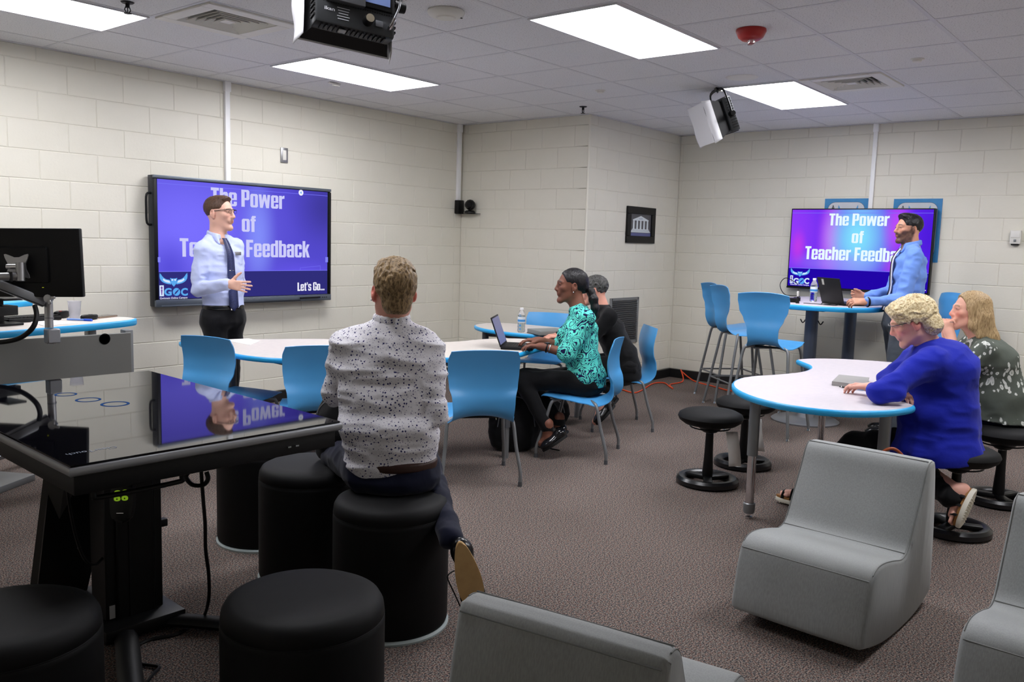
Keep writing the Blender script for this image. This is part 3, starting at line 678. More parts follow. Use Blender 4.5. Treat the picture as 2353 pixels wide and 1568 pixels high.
# ---- posters behind the right screen
M_POSTB = mottled('poster_blue', (62, 140, 196), (54, 128, 186), 12, 0.22, 0.4, 18, 0.004)
M_POSTW = mottled('poster_panel', (206, 210, 216), (200, 204, 212), 8, 0.22, 0.4, 18, 0.004)
M_POSTO = mat('poster_owl', (84, 150, 206), 0.4)
def poster(label, y0, y1, z1, z0):
    w, h = y0-y1, z1-z0
    t = thing('poster', label, 'poster', (XR-PROUD, (y0+y1)/2, (z0+z1)/2), -90)
    link('poster_sheet', box((0, -0.003, 0), (w, 0.006, h)), M_POSTB, t)
    mt = lambda d: frame_mtx((0, -d, 0), (1, 0, 0), (0, 0, 1))
    r = 0.07; iw, ih = w-0.075, h-0.075; P = []
    for cx, cy, a in ((iw/2-r, ih/2-r, 0), (-iw/2+r, ih/2-r, 90), (-iw/2+r, -ih/2+r, 180), (iw/2-r, -ih/2+r, 270)):
        P += ell(cx, cy, r, r, 6, a, a+90)
    link('poster_border', flat_poly([[(x*1.015, y*1.012) for x, y in P]]), mat('poster_ink', (40, 60, 90), 0.5), t, mt(0.0066))
    link('poster_panel', flat_poly([P]), M_POSTW, t, mt(0.0071))
    bl, wh = owl_polys(iw*0.55, iw*0.42)
    link('poster_owl', flat_poly([[(x+0.02, y+ih/2-iw*0.28) for x, y in q] for q in bl]), M_POSTO, t, mt(0.0076))
    for sx, sy in ((-1, 1), (1, -1)):
        o = link('poster_letter', text_mesh('A', 0.035, 0.045, 0.012), M_BLACK, t, frame_mtx((sx*(iw/2-0.05), -0.0078, sy*(ih/2-0.05)), (1, 0, 0), (0, 0, 1)))
poster('blue bordered poster with letter A behind the middle of the right screen', -1.837, -2.269, 2.036, 1.43)
poster('blue bordered poster with letter A reaching past the right screen edge', -2.502, -2.935, 2.028, 1.43)
# ---- conferencing camera on a corner shelf
p = aty(1050, 468, YL-PROUD)
t = thing('corner_camera', 'small black swivel camera on a corner wall shelf', 'camera', (4.262, YL-PROUD, 1.84))
link('wall_box', box((0.0, -0.03, 0.03), (0.085, 0.06, 0.145), 0.005), M_BLACK, t)
link('shelf', prism([(-0.03, 0), (0.0, -0.22), (0.03, -0.30), (0.05, -0.30), (0.052, 0)], -0.005, 0.0, T(0, 0, -0.04)), M_BLACKM, t)
link('camera_base', lathe([(0.0, 0.0), (0.062, 0.0), (0.058, 0.018), (0.04, 0.03), (0, 0.034)], 28, (-0.0, -0.19, -0.038)), M_BLACK, t)
link('camera_head', lathe([(0, -0.058), (0.03, -0.05), (0.052, -0.026), (0.058, 0), (0.052, 0.026), (0.03, 0.05), (0, 0.058)], 24, (0, -0.19, 0.052)), M_BLACK, t)
link('camera_yoke', tube(smooth_path([(-0.03, -0.245, 0.065), (-0.04, -0.245, 0.02), (-0.01, -0.19, -0.006), (0.04, -0.135, 0.02), (0.03, -0.135, 0.065)], 5), 0.007, 8), M_BLACK, t)
link('camera_lens', cyl((-0.03, -0.215, 0.052), (-0.062, -0.235, 0.05), 0.024, 0.026), M_GLASS, t)
# ---- hanging LED video panels
M_FROST = mat('frosted_sheet', (228, 228, 232), 0.6, alpha=1.0)
M_HOUS = mat('housing_grey', (58, 60, 62), 0.4, metal=0.4)
def led_panel(label, P0, right, up, w, h, stem_top, detail):
    """P0 centre of the rear face; the rear face looks along right x up"""
    t = thing('studio_light', label, 'studio light', (0, 0, 0)); t.matrix_world = frame_mtx(P0, right, up)
    hw, hh, d = w/2, h/2, 0.075
    link('housing', box((0, 0, -d/2), (w, h, d), 0.01, 2), M_HOUS, t)
    bm = bmesh.new()
    for k in range(int(w/0.018)-2): bbox_bm(bm, (-hw+0.03+0.018*k, -hh, -0.03), (0.007, 0.012, 0.045)); bbox_bm(bm, (-hw+0.03+0.018*k, hh, -0.03), (0.007, 0.012, 0.045))
    for k in range(int(h/0.02)-2): bbox_bm(bm, (-hw, -hh+0.03+0.02*k, -0.03), (0.012, 0.008, 0.045)); bbox_bm(bm, (hw, -hh+0.03+0.02*k, -0.03), (0.012, 0.008, 0.045))
    link('cooling_fins', fin(bm), M_BLACK, t)
    bm = bmesh.new(); q = [(-hw+0.02, -hh+0.02, -d), (hw-0.02, -hh+0.02, -d), (hw-0.02, hh-0.02, -d), (-hw+0.02, hh-0.02, -d)]; e = 0.02; bz = 0.06 if detail else 0.1
    q2 = [(-hw-e, -hh-e, -d-bz), (hw+e, -hh-e, -d-bz), (hw+e, hh+e, -d-bz), (-hw-e, hh+e, -d-bz)]
    A = [bm.verts.new(p) for p in q]; B = [bm.verts.new(p) for p in q2]; A2 = [bm.verts.new((p[0]*0.97, p[1]*0.97, p[2])) for p in q]; B2 = [bm.verts.new((p[0]*0.985, p[1]*0.985, p[2])) for p in q2]
    for k in range(4):
        j = (k+1) % 4; bm.faces.new((A[k], A[j], B[j], B[k])); bm.faces.new((B2[k], B2[j], A2[j], A2[k])); bm.faces.new((B[k], B[j], B2[j], B2[k]))
    link('barn_shade', fin(bm), M_BLACKM, t)
    n = 14
    for sgn, ax in ((-1, 0), (1, 0)):
        bm = bmesh.new(); rows = []
        for k in range(n+1):
            s = -1+2*k/n; wob = 0.006*math.sin(5*s+sgn)
            if ax == 0: z0_, z1_ = (-d-0.01, -d-0.10) if detail else (-d-0.095, -d-0.17); pa = (sgn*(hw+0.022), s*(hh+0.02), z0_); pb = (sgn*(hw+0.040)+wob, s*(hh+0.035), z1_+wob)
            else: pa = (s*(hw+0.012), sgn*(hh+0.012), -d-0.02); pb = (s*(hw+0.05), sgn*(hh+0.05)+wob, -d-0.17+wob)
            rows.append((bm.verts.new(pa), bm.verts.new(pb)))
        for k in range(n): bm.faces.new((rows[k][0], rows[k+1][0], rows[k+1][1], rows[k][1]))
        o = link('diffuser_wrap', fin(bm, 60), M_FROST, t); md = o.modifiers.new('th', 'SOLIDIFY'); md.thickness = 0.002
    link('diffuser_sheet', box((0, 0, -d-bz-0.006 if detail else -d-0.168), (w+0.06, h+0.05, 0.003)), M_FROST, t)
    # yoke, knobs, stem
    link('yoke', tube(smooth_path([(-hw-0.03, 0, -0.04), (-hw-0.03, hh*0.9, -0.04), (-hw+0.02, hh+0.07, -0.04), (hw-0.02, hh+0.07, -0.04), (hw+0.03, hh*0.9, -0.04), (hw+0.03, 0, -0.04)], 4), 0.012, 8, flat=(1, 0.5)), M_BLACKM, t)
    for s in (-1, 1): link('tilt_knob', cyl((s*(hw+0.008), 0, -0.04), (s*(hw+0.055), 0, -0.04), 0.024, 0.02, 12), M_BLACK, t)
    bpy.context.view_layer.update(); tl = t.matrix_world.inverted() @ Vector(stem_top)
    base = Vector((0, hh+0.07, -0.04)); mid = base.lerp(tl, 0.4)
    link('swivel', cyl(base, mid, 0.018, 0.014, 12), M_BLACK, t); link('stem', cyl(mid, tl, 0.009, n=12), M_CHROME, t)
    link('clamp_knob', cyl(base+Vector((-0.02, 0.02, 0)), base+Vector((-0.07, 0.02, 0)), 0.017, 0.02, 10), M_BLACK, t)
    up_w = Vector((0, 0, 1)); inv3 = t.matrix_world.inverted().to_3x3() @ up_w
    link('ceiling_clamp', cyl(tl-inv3*0.02, tl+inv3*0.0, 0.022, n=14), M_CHROME, t)
    if detail:
        link('battery_plate', box((-hw*0.28, hh*0.18, 0.012), (w*0.46, h*0.62, 0.03), 0.004), M_GREYDK, t)
        link('battery_latch', box((-hw*0.32, hh*0.12, 0.035), (w*0.12, h*0.18, 0.02), 0.003), M_BLACK, t)
        link('display_frame', box((hw*0.5, hh*0.05, 0.006), (w*0.4, h*0.42, 0.014), 0.004), M_BLACK, t)
        link('display', box((hw*0.5, hh*0.07, 0.0135), (w*0.33, h*0.32, 0.002)), mat('lcd_blue', (108, 126, 172), 0.2), t)
        link('dial', cyl((hw*0.28, -hh*0.72, 0.0), (hw*0.28, -hh*0.72, 0.035), 0.02, 0.019), M_BLACK, t)
        link('dial_cap', cyl((hw*0.28, -hh*0.72, 0.035), (hw*0.28, -hh*0.72, 0.038), 0.0165), mat('dial_tan', (170, 160, 140), 0.35, metal=0.6), t)
        link('socket', box((hw*0.58, -hh*0.72, 0.003), (0.03, 0.026, 0.008), 0.002), M_GREYDK, t)
        link('plug', tube([(hw*0.85, -hh*0.78, 0.0), (hw*0.85, -hh*0.72, 0.03), (hw*0.88, -hh*0.6, 0.045)], 0.009, 8), M_CHROME, t)
        link('power_cable', tube(smooth_path([(hw*0.88, -hh*0.6, 0.045), (hw*0.95, -hh*0.2, 0.07), (hw*0.7, hh*0.4, 0.09), (hw*0.2, hh*0.9, 0.08), (0, hh*1.4, 0.05)], 6), 0.004, 6), M_SILVER, t)
        link('cable_bead', cyl((hw*0.93, -hh*0.16, 0.068), (hw*0.78, hh*0.16, 0.082), 0.011, n=10), M_BLACK, t)
        bm = bmesh.new()
        for r in range(2):
            for k in range(30): bbox_bm(bm, (-hw+0.03+0.0098*k, -hh*0.36-0.011*r, 0.0008), (0.005, 0.005, 0.002))
        o = link('vent_holes', fin(bm), M_DARK, t); o['kind'] = 'stuff'
        mt = mat('panel_print', (190, 192, 196), 0.5)
        link('maker_text', text_mesh('ikan', 0.04, 0.014, 0.02), mt, t, T(-hw*0.66, -hh*0.62, 0.0012))
        link('fine_print', boxes([((-hw*0.32, -hh*(0.54+0.07*k), 0.0012), (0.05-0.006*(k % 3), 0.0028, 0.0008)) for k in range(5)]), mt, t)
        link('underside_label', box((-hw*0.3, -hh-0.008, -0.025), (0.028, 0.006, 0.024), 0.001), mt, t)
rt = (Vector(R3)+Vector(_f)*0.55-Vector((0, 0, 1))*0.06).normalized(); upv = (Vector((0, 0, 1))+Vector(_f)*0.22).normalized()
led_panel('black LED studio light seen from behind hanging from the ceiling near the top edge', atd(820, -20, 3.3), rt, upv, 0.32, 0.31, (float(atd(835, -120, 3.35).x), float(atd(835, -120, 3.35).y), ROOM_H), True)
f3 = Vector((_f[0], _f[1], 0)).normalized(); r3 = Vector((R3[0], R3[1], 0)).normalized()
sp = atz(1655, 204, ROOM_H)
led_panel('black LED studio light seen side-on hanging beside the far right ceiling light', atd(1675, 264, 6.75), f3*0.95-r3*0.1, Vector((0, 0, 0.92))-r3*0.38, 0.29, 0.27, (float(sp.x), float(sp.y), ROOM_H), False)
# ================================================================== furniture builders
def shell_mesh(profile, widths, curve, th=0.006, nt=12, wing=None):
    """moulded seat shell: profile = side-view points (y, z) front to top; widths = half width per point; curve = how far the sides come forward/up"""
    P = smooth_path([(0, p[0], p[1]) for p in profile], 5); m = len(P)
    idx = [i/5 for i in range(m)]
    def interp(arr, t):
        i = min(int(t), len(arr)-2); f = t-i; f = f*f*(3-2*f); return arr[i]*(1-f)+arr[i+1]*f
    bm = bmesh.new(); top, bot = [], []
    for i, p in enumerate(P):
        t = (P[min(i+1, m-1)]-P[max(i-1, 0)]).normalized(); nrm = Vector((0, -t.z, t.y))   # sitter side
        if nrm.y < 0 and nrm.z < 0: nrm = -nrm
        nrm = Vector((0, -t.z, t.y)) if True else nrm
        w = interp(widths, idx[i]); cv = interp(curve, idx[i])
        ra, rb = [], []
        for k in range(nt+1):
            s = -1+2*k/nt
            q = Vector((s*w, p.y, p.z))+nrm*(cv*(abs(s)**2.2))
            ra.append(bm.verts.new(q+nrm*th/2)); rb.append(bm.verts.new(q-nrm*th/2))
        top.append(ra); bot.append(rb)
    for i in range(m-1):
        for k in range(nt):
            bm.faces.new((top[i][k], top[i][k+1], top[i+1][k+1], top[i+1][k])); bm.faces.new((bot[i][k], bot[i+1][k], bot[i+1][k+1], bot[i][k+1]))
    for i in range(m-1):
        bm.faces.new((top[i][0], top[i+1][0], bot[i+1][0], bot[i][0])); bm.faces.new((top[i][nt], bot[i][nt], bot[i+1][nt], top[i+1][nt]))
    for k in range(nt):
        bm.faces.new((top[0][k], bot[0][k], bot[0][k+1], top[0][k+1])); bm.faces.new((top[-1][k], top[-1][k+1], bot[-1][k+1], bot[-1][k]))
    return fin(bm, 50)
# chair in its own frame: sitter looks along +Y, seat at z 0.44
def make_chair(label, loc, rot, group='blue four legged classroom chairs'):
    t = thing('classroom_chair', label, 'chair', loc, rot, group)
    prof = [(0.245, 0.425), (0.215, 0.442), (0.08, 0.436), (-0.08, 0.428), (-0.165, 0.436), (-0.215, 0.475), (-0.225, 0.54), (-0.205, 0.62), (-0.205, 0.71), (-0.225, 0.79), (-0.245, 0.85)]
    wid = [0.17, 0.205, 0.225, 0.228, 0.205, 0.188, 0.194, 0.212, 0.220, 0.222, 0.205]
    cur = [0.0, 0.002, 0.008, 0.020, 0.045, 0.055, 0.045, 0.035, 0.028, 0.022, 0.02]
    link('seat_shell', shell_mesh(prof, wid, cur), M_BLUE, t)
    for sx in (-1, 1):
        for sy in (-1, 1):
            pts = smooth_path([(sx*0.13, sy*0.10, 0.412), (sx*0.185, sy*0.14, 0.408), (sx*0.208, sy*0.165, 0.38), (sx*0.222, sy*0.20, 0.24), (sx*0.243, sy*0.245, 0.09), (sx*0.243, sy*0.25, 0.02)], 4)
            l = link('leg', tube(pts, 0.0115, 10), M_GREYLEG, t)
            link('foot_cap', cyl((sx*0.243, sy*0.25, 0.0), (sx*0.243, sy*0.25, 0.03), 0.0135, 0.0125, 10), M_GREYDK, l)
    link('seat_frame', boxes([((0, 0.10, 0.412), (0.3, 0.022, 0.014)), ((0, -0.10, 0.412), (0.3, 0.022, 0.014)), ((0.1, 0, 0.412), (0.02, 0.22, 0.014)), ((-0.1, 0, 0.412), (0.02, 0.22, 0.014))], 0.003), M_BLACK, t)
    return t
def facing(dx, dy): return math.degrees(math.atan2(dy, dx))-90     # +Y of the thing along (dx, dy)
CH_ = [ # label, x, y, facing
 ('blue chair under the woman in the turquoise blouse', 2.36, -1.52, (-0.38, 0.925)),
 ('blue chair under the man in black', 3.36, -1.20, (-0.72, 0.69)),
 ('empty blue chair seen from behind right of the man in the floral shirt', 1.36, -1.41, (0.62, 0.785)),
 ('empty blue chair facing the camera behind the far small table', 3.62, -0.22, (-0.9, -0.44)),
 ('empty blue chair in front of the standing man with glasses', 0.545, 0.02, (0.97, 0.25)),
 ('empty blue chair half hidden behind the man in the floral shirt', 0.72, -0.62, (0.55, 0.835)),
]
ch0 = make_chair(CH_[0][0], (CH_[0][1], CH_[0][2], 0), facing(*CH_[0][3]))
for c in CH_[1:]: dup(ch0, None, (c[1], c[2], 0), facing(*c[3]), c[0])
# bar stool
def make_barstool(label, loc, rot):
    t = thing('bar_stool', label, 'bar stool', loc, rot, 'blue high stools')
    prof = [(0.235, 0.735), (0.20, 0.752), (0.06, 0.742), (-0.08, 0.735), (-0.16, 0.745), (-0.205, 0.79), (-0.215, 0.86), (-0.20, 0.94), (-0.205, 1.03), (-0.225, 1.11), (-0.26, 1.165)]
    wid = [0.16, 0.20, 0.215, 0.20, 0.15, 0.125, 0.13, 0.165, 0.20, 0.212, 0.208]
    cur = [0.0, 0.004, 0.014, 0.025, 0.03, 0.03, 0.035, 0.045, 0.055, 0.045, 0.03]
    link('seat_shell', shell_mesh(prof, wid, cur), M_BLUE, t)
    link('seat_frame', boxes([((0, 0.10, 0.715), (0.3, 0.022, 0.014)), ((0, -0.10, 0.715), (0.3, 0.022, 0.014)), ((0.1, 0, 0.715), (0.02, 0.22, 0.014)), ((-0.1, 0, 0.715), (0.02, 0.22, 0.014))], 0.003), M_BLACK, t)
    for sx in (-1, 1):
        for sy in (-1, 1):
            pts = smooth_path([(sx*0.11, sy*0.10, 0.713), (sx*0.155, sy*0.14, 0.71), (sx*0.185, sy*0.155, 0.68), (sx*0.205, sy*0.185, 0.5), (sx*0.262, sy*0.262, 0.02)], 4)
            l = link('leg', tube(pts, 0.0125, 10), M_GREYLEG, t)
            link('foot_glide', lathe([(0, 0), (0.017, 0.002), (0.012, 0.02), (0, 0.022)], 12, (sx*0.263, sy*0.263, 0.0)), M_CHROME, l)
    for q in ((-1, -1, 1, -1), (1, -1, 1, 1), (1, 1, -1, 1), (-1, 1, -1, -1)):
        link('foot_rail', cyl((q[0]*0.232, q[1]*0.223, 0.27), (q[2]*0.232, q[3]*0.223, 0.27), 0.008, n=8), M_GREYLEG, t)
    link('brace', tube([(-0.11, -0.12, 0.70), (0.11, 0.12, 0.70)], 0.008, 8), M_GREYLEG, t)
    return t
bs = make_barstool('blue high stool seen from behind in front of the tall table', (4.13, -2.20, 0), facing(1, 0.05))
dup(bs, None, (4.93, -1.60, 0), facing(0.75, -0.66), 'blue high stool at the left, nearer of the two side by side')
dup(bs, None, (5.33, -1.30, 0), facing(0.75, -0.66), 'blue high stool at the left, the one against the block wall')
dup(bs, None, (5.72, -2.98, 0), facing(-0.75, 0.66), 'blue high stool behind the bearded man under the right screen')

# ---- tables with blue edge bands
def edge_table(label, poly, z, legs, lam, group=None, leg_mat=None, it=2, chrome=False, name='activity_table', th=0.032):
    c = Vector((sum(p[0] for p in poly)/len(poly), sum(p[1] for p in poly)/len(poly)))
    t = thing(name, label, 'table', (c.x, c.y, 0), 0, group)
    pl = [(p[0]-c.x, p[1]-c.y) for p in poly]; sm = chaikin(pl, it)
    cc = Vector((sum(p[0] for p in sm)/len(sm), sum(p[1] for p in sm)/len(sm)))
    n = len(sm); inner = []
    for i in range(n):
        a, b, d = Vector(sm[i-1]), Vector(sm[i]), Vector(sm[(i+1) % n])
        e = (d-a).normalized(); nr = Vector((e.y, -e.x)); inner.append(nr)
    area = sum(sm[i][0]*sm[(i+1) % n][1]-sm[(i+1) % n][0]*sm[i][1] for i in range(n)); sg = 1 if area > 0 else -1
    ins = [(sm[i][0]-inner[i].x*0.006*sg, sm[i][1]-inner[i].y*0.006*sg) for i in range(n)]
    link('table_top', prism(ins, z-th+0.002, z, None, 0.0015, 1), lam, t)
    bm = bmesh.new(); rings = []
    for (off, zz) in ((0.007, z), (-0.001, z-0.002), (-0.005, z-0.008), (-0.006, z-th/2), (-0.005, z-th+0.008), (0.0, z-th), (0.02, z-th)):
        rings.append([bm.verts.new((sm[i][0]-inner[i].x*off*sg, sm[i][1]-inner[i].y*off*sg, zz+0.0004 if off == 0.007 else zz)) for i in range(n)])
    for A, B in zip(rings[:-1], rings[1:]):
        for i in range(n): bm.faces.new((A[i], A[(i+1) % n], B[(i+1) % n], B[i]))
    link('edge_band', fin(bm, 50), M_EDGE, t)
    for lx, ly in legs:
        x, y = lx-c.x, ly-c.y
        if chrome:
            l = link('leg', cyl((x, y, 0.36), (x, y, z-th), 0.030, n=24), leg_mat or M_GREYLEG, t)
            link('leg_insert', cyl((x, y, 0.08), (x, y, 0.37), 0.024, n=24), M_CHROME, l)
            link('leg_collar', lathe([(0, 0.03), (0.028, 0.03), (0.033, 0.045), (0.033, 0.085), (0.026, 0.09)], 24, (x, y, 0)), M_GREYLEG, l)
            link('foot_glide', lathe([(0, 0), (0.02, 0), (0.02, 0.01), (0.008, 0.014), (0.008, 0.03), (0, 0.03)], 16, (x, y, 0)), M_CHROME, l)
        else:
            l = link('leg', cyl((x, y, 0.22), (x, y, z-th), 0.030, n=24), leg_mat or M_GREYDK, t)
            link('leg_insert', cyl((x, y, 0.0), (x, y, 0.23), 0.024, n=24), M_GREYLEG, l)
    # under-frame rails between the legs
    if len(legs) > 1:
        m = len(legs)
        for i in range(m if m > 2 else 1):
            a, b = legs[i], legs[(i+1) % m]
            a3, b3 = Vector((a[0]-c.x, a[1]-c.y, z-th-0.03)), Vector((b[0]-c.x, b[1]-c.y, z-th-0.03))
            link('apron_rail', tube([a3, b3], 0.024, 4, flat=(1, 1)), M_GREYDK, t)
    return t
pix = lambda z, L_: [tuple(atz(px, py, z)[:2]) for px, py in L_]
# right hand wave-edged table
polyR = [(1.93, -2.86), (1.66, -3.02), (1.47, -3.28), (1.47, -3.58), (1.66, -3.78), (1.95, -3.87), (2.02, -3.78), (2.3, -3.68), (2.75, -3.68), (3.2, -3.80), (3.55, -3.72), (3.72, -3.45), (3.66, -3.12), (3.52, -2.86), (3.27, -2.72), (3.17, -2.80), (2.98, -2.96), (2.7, -3.01), (2.42, -2.93), (2.2, -2.83)]
edge_table('wave edged table with blue edge on the right where the woman in blue sits', polyR, 0.74, [(1.83, -3.06), (3.30, -2.93), (1.93, -3.72), (3.42, -3.55)], M_LAM, chrome=True)
# left long table
polyL = [(0.47, 0.60), (0.50, 0.62), (0.75, 0.60), (1.0, 0.42), (1.35, 0.22), (1.6, -0.1), (1.80, -0.42), (2.05, -0.56), (2.35, -0.55), (2.62, -0.66), (2.72, -0.86), (2.62, -1.02), (2.44, -1.17), (2.35, -1.17), (2.15, -1.22), (1.85, -1.315), (1.5, -1.26), (1.2, -0.98), (0.95, -0.72), (0.66, -0.63), (0.5, -0.5), (0.42, -0.25), (0.46, 0.05), (0.46, 0.35)]
edge_table('long wave edged table with blue edge between the standing man and the laptop woman', polyL, 0.74, [(0.70, -0.40), (1.87, -1.24), (2.3, -0.85), (0.75, 0.38)], M_LAM2, it=2)
polyC = [(3.13, 0.22), (2.98, 0.0), (2.93, -0.25), (2.93, -0.45), (3.0, -0.7), (3.12, -0.92), (3.45, -0.98), (3.62, -0.85), (3.66, -0.5), (3.62, 0.0), (3.55, 0.26), (3.3, 0.30)]
edge_table('small far table with blue edge carrying the water bottle and grey binder', polyC, 0.74, [(3.12, 0.06), (3.5, 0.08), (3.4, -0.78)], M_LAM2)
# tall table
polyH = [(4.42, -2.02), (4.55, -1.85), (4.9, -1.78), (5.5, -1.78), (5.95, -1.82), (5.98, -2.2), (5.98, -2.7), (5.9, -2.82), (5.4, -2.84), (4.9, -2.84), (4.62, -2.80), (4.45, -2.62), (4.40, -2.35)]
cH = Vector((sum(p[0] for p in polyH)/len(polyH), sum(p[1] for p in polyH)/len(polyH)))
tH = edge_table('tall standing table with blue edge in front of the right screen', polyH, 1.05, [], M_LAM, name='tall_table', th=0.04)
M_COLB = mat('column_blue_grey', (86, 94, 110), 0.4, metal=0.4)
for (x, y) in ((4.80, -2.27), (5.62, -2.34)):
    l = link('column', cyl((x-cH.x, y-cH.y, 0.02), (x-cH.x, y-cH.y, 1.01), 0.055, n=28), M_COLB, tH)
    link('base_disc', lathe([(0, 0), (0.285, 0), (0.29, 0.012), (0.27, 0.026), (0.08, 0.04), (0.065, 0.09), (0.0, 0.09)], 48, (x-cH.x, y-cH.y, 0)), M_SILVER, l)
    link('top_plate', box((x-cH.x, y-cH.y, 1.0), (0.3, 0.3, 0.02), 0.004), M_BLACKM, l)
for dx in (-0.06, 0.06): link('coat_hook', tube(smooth_path([(4.80-cH.x+dx*0.2, -2.27-cH.y+dx, 0.90), (4.80-cH.x+dx*0.5, -2.27-cH.y+dx*1.5, 0.87), (4.80-cH.x+dx*0.6, -2.27-cH.y+dx*1.9, 0.90)], 4), 0.005, 6), M_BLACK, tH)

# ---- wobble stools
def make_wobble(label, loc, rot=0, tag_=True, h=0.46):
    t = thing('wobble_stool', label, 'stool', loc, rot, 'black round active stools')
    link('seat', lathe([(0, h-0.078), (0.11, h-0.078), (0.165, h-0.066), (0.196, h-0.044), (0.205, h-0.022), (0.196, h-0.002), (0.165, h+0.014), (0.09, h+0.022), (0, h+0.024)], 40), M_BLACKF, t)
    link('seat_pan', lathe([(0, h-0.12), (0.045, h-0.12), (0.075, h-0.09), (0.11, h-0.072)], 28), M_BLACK, t)
    link('handle_ring', tube([(0.125*math.cos(a*math.pi/12), 0.125*math.sin(a*math.pi/12), h-0.088) for a in range(24)], 0.0045, 6, closed=True), M_BLACK, t)
    link('gas_spring', cyl((0, 0, 0.25), (0, 0, h-0.1), 0.013, n=16), M_CHROME, t)
    link('column', lathe([(0.03, 0.03), (0.034, 0.08), (0.027, 0.20), (0.024, 0.33), (0, 0.33)], 24), M_BLACK, t)
    link('base_ring', lathe([(0.175, 0.0), (0.196, 0.012), (0.196, 0.036), (0.180, 0.052), (0.15, 0.050), (0.13, 0.034), (0.135, 0.008), (0.175, 0.0)], 44), mat('wobble_base', (20, 20, 22), 0.28) if 'wobble_base' not in bpy.data.materials else bpy.data.materials['wobble_base'], t)
    bm = bmesh.new()
    for k in range(3):
        m = R('Z', 120*k+20); bbox_bm(bm, (0.08, 0, 0.04), (0.14, 0.055, 0.03), m, 0.01, 2)
    link('base_spoke', fin(bm, 40), M_BLACK, t)
    if tag_:
        bm = bmesh.new(); rows = []
        for k in range(9):
            s = k/8; y = 0.02*math.sin(s*3); rows.append((bm.verts.new((0.070+0.03*s, -0.125-y, h-0.09-0.22*s)), bm.verts.new((0.145+0.035*s, -0.115-y, h-0.09-0.22*s))))
        for k in range(8): bm.faces.new((rows[k][0], rows[k+1][0], rows[k+1][1], rows[k][1]))
        o = link('hang_tag', fin(bm, 60), mat('tag_paper', (225, 223, 219), 0.7) if 'tag_paper' not in bpy.data.materials else bpy.data.materials['tag_paper'], t); md = o.modifiers.new('th', 'SOLIDIFY'); md.thickness = 0.001
    return t
w0 = make_wobble('black round stool with paper tag left of the chrome table leg', (2.30, -2.57, 0), -51)
dup(w0, None, (2.90, -2.54, 0), -51-90*0.35, 'black round stool partly hidden behind the nearer tagged stool')
dup(w0, None, (2.40, -3.98, 0), 150, 'black round stool under the woman in the blue cardigan')
dup(w0, None, (3.22, -4.06, 0), -45, 'black round stool under the woman in the floral grey green top')

# ---- ottomans
def make_ottoman(label, loc, r=0.225, h=0.51):
    t = thing('round_ottoman', label, 'ottoman', loc, 0, 'black cylinder ottomans')
    link('cover', lathe([(0, 0.012), (r-0.006, 0.012), (r, 0.03), (r, h-0.075), (r-0.001, h-0.06), (r-0.004, h-0.058), (r-0.001, h-0.055), (r-0.004, h-0.03), (r-0.014, h-0.012), (r-0.034, h-0.002), (r-0.07, h+0.002), (0, h+0.004)], 64, ang=180), M_BLACKF, t)
    link('base_ring', lathe([(0, 0), (r+0.004, 0), (r+0.005, 0.008), (r-0.002, 0.016), (0, 0.016)], 64), mat('pale_glide', (170, 182, 182), 0.4) if 'pale_glide' not in bpy.data.materials else bpy.data.materials['pale_glide'], t)
    link('top_seam', tube([((r-0.003)*math.cos(a*math.pi/32), (r-0.003)*math.sin(a*math.pi/32), h-0.058) for a in range(64)], 0.0025, 5, closed=True), M_BLACKF, t)
    return t
o0 = make_ottoman('black cylinder ottoman under the man in the floral shirt', (-0.42, -2.56, 0))
dup(o0, None, (-1.221, -3.073, 0), None, 'black cylinder ottoman in the foreground in front of the seated man')
dup(o0, None, (-1.814, -2.617, 0), None, 'black cylinder ottoman in the bottom left corner')
dup(o0, None, (-0.341, -1.954, 0), None, 'black cylinder ottoman between the touch table and the seated man')
dup(o0, None, (-0.21, -1.41, 0), None, 'black cylinder ottoman farthest back behind the touch table')

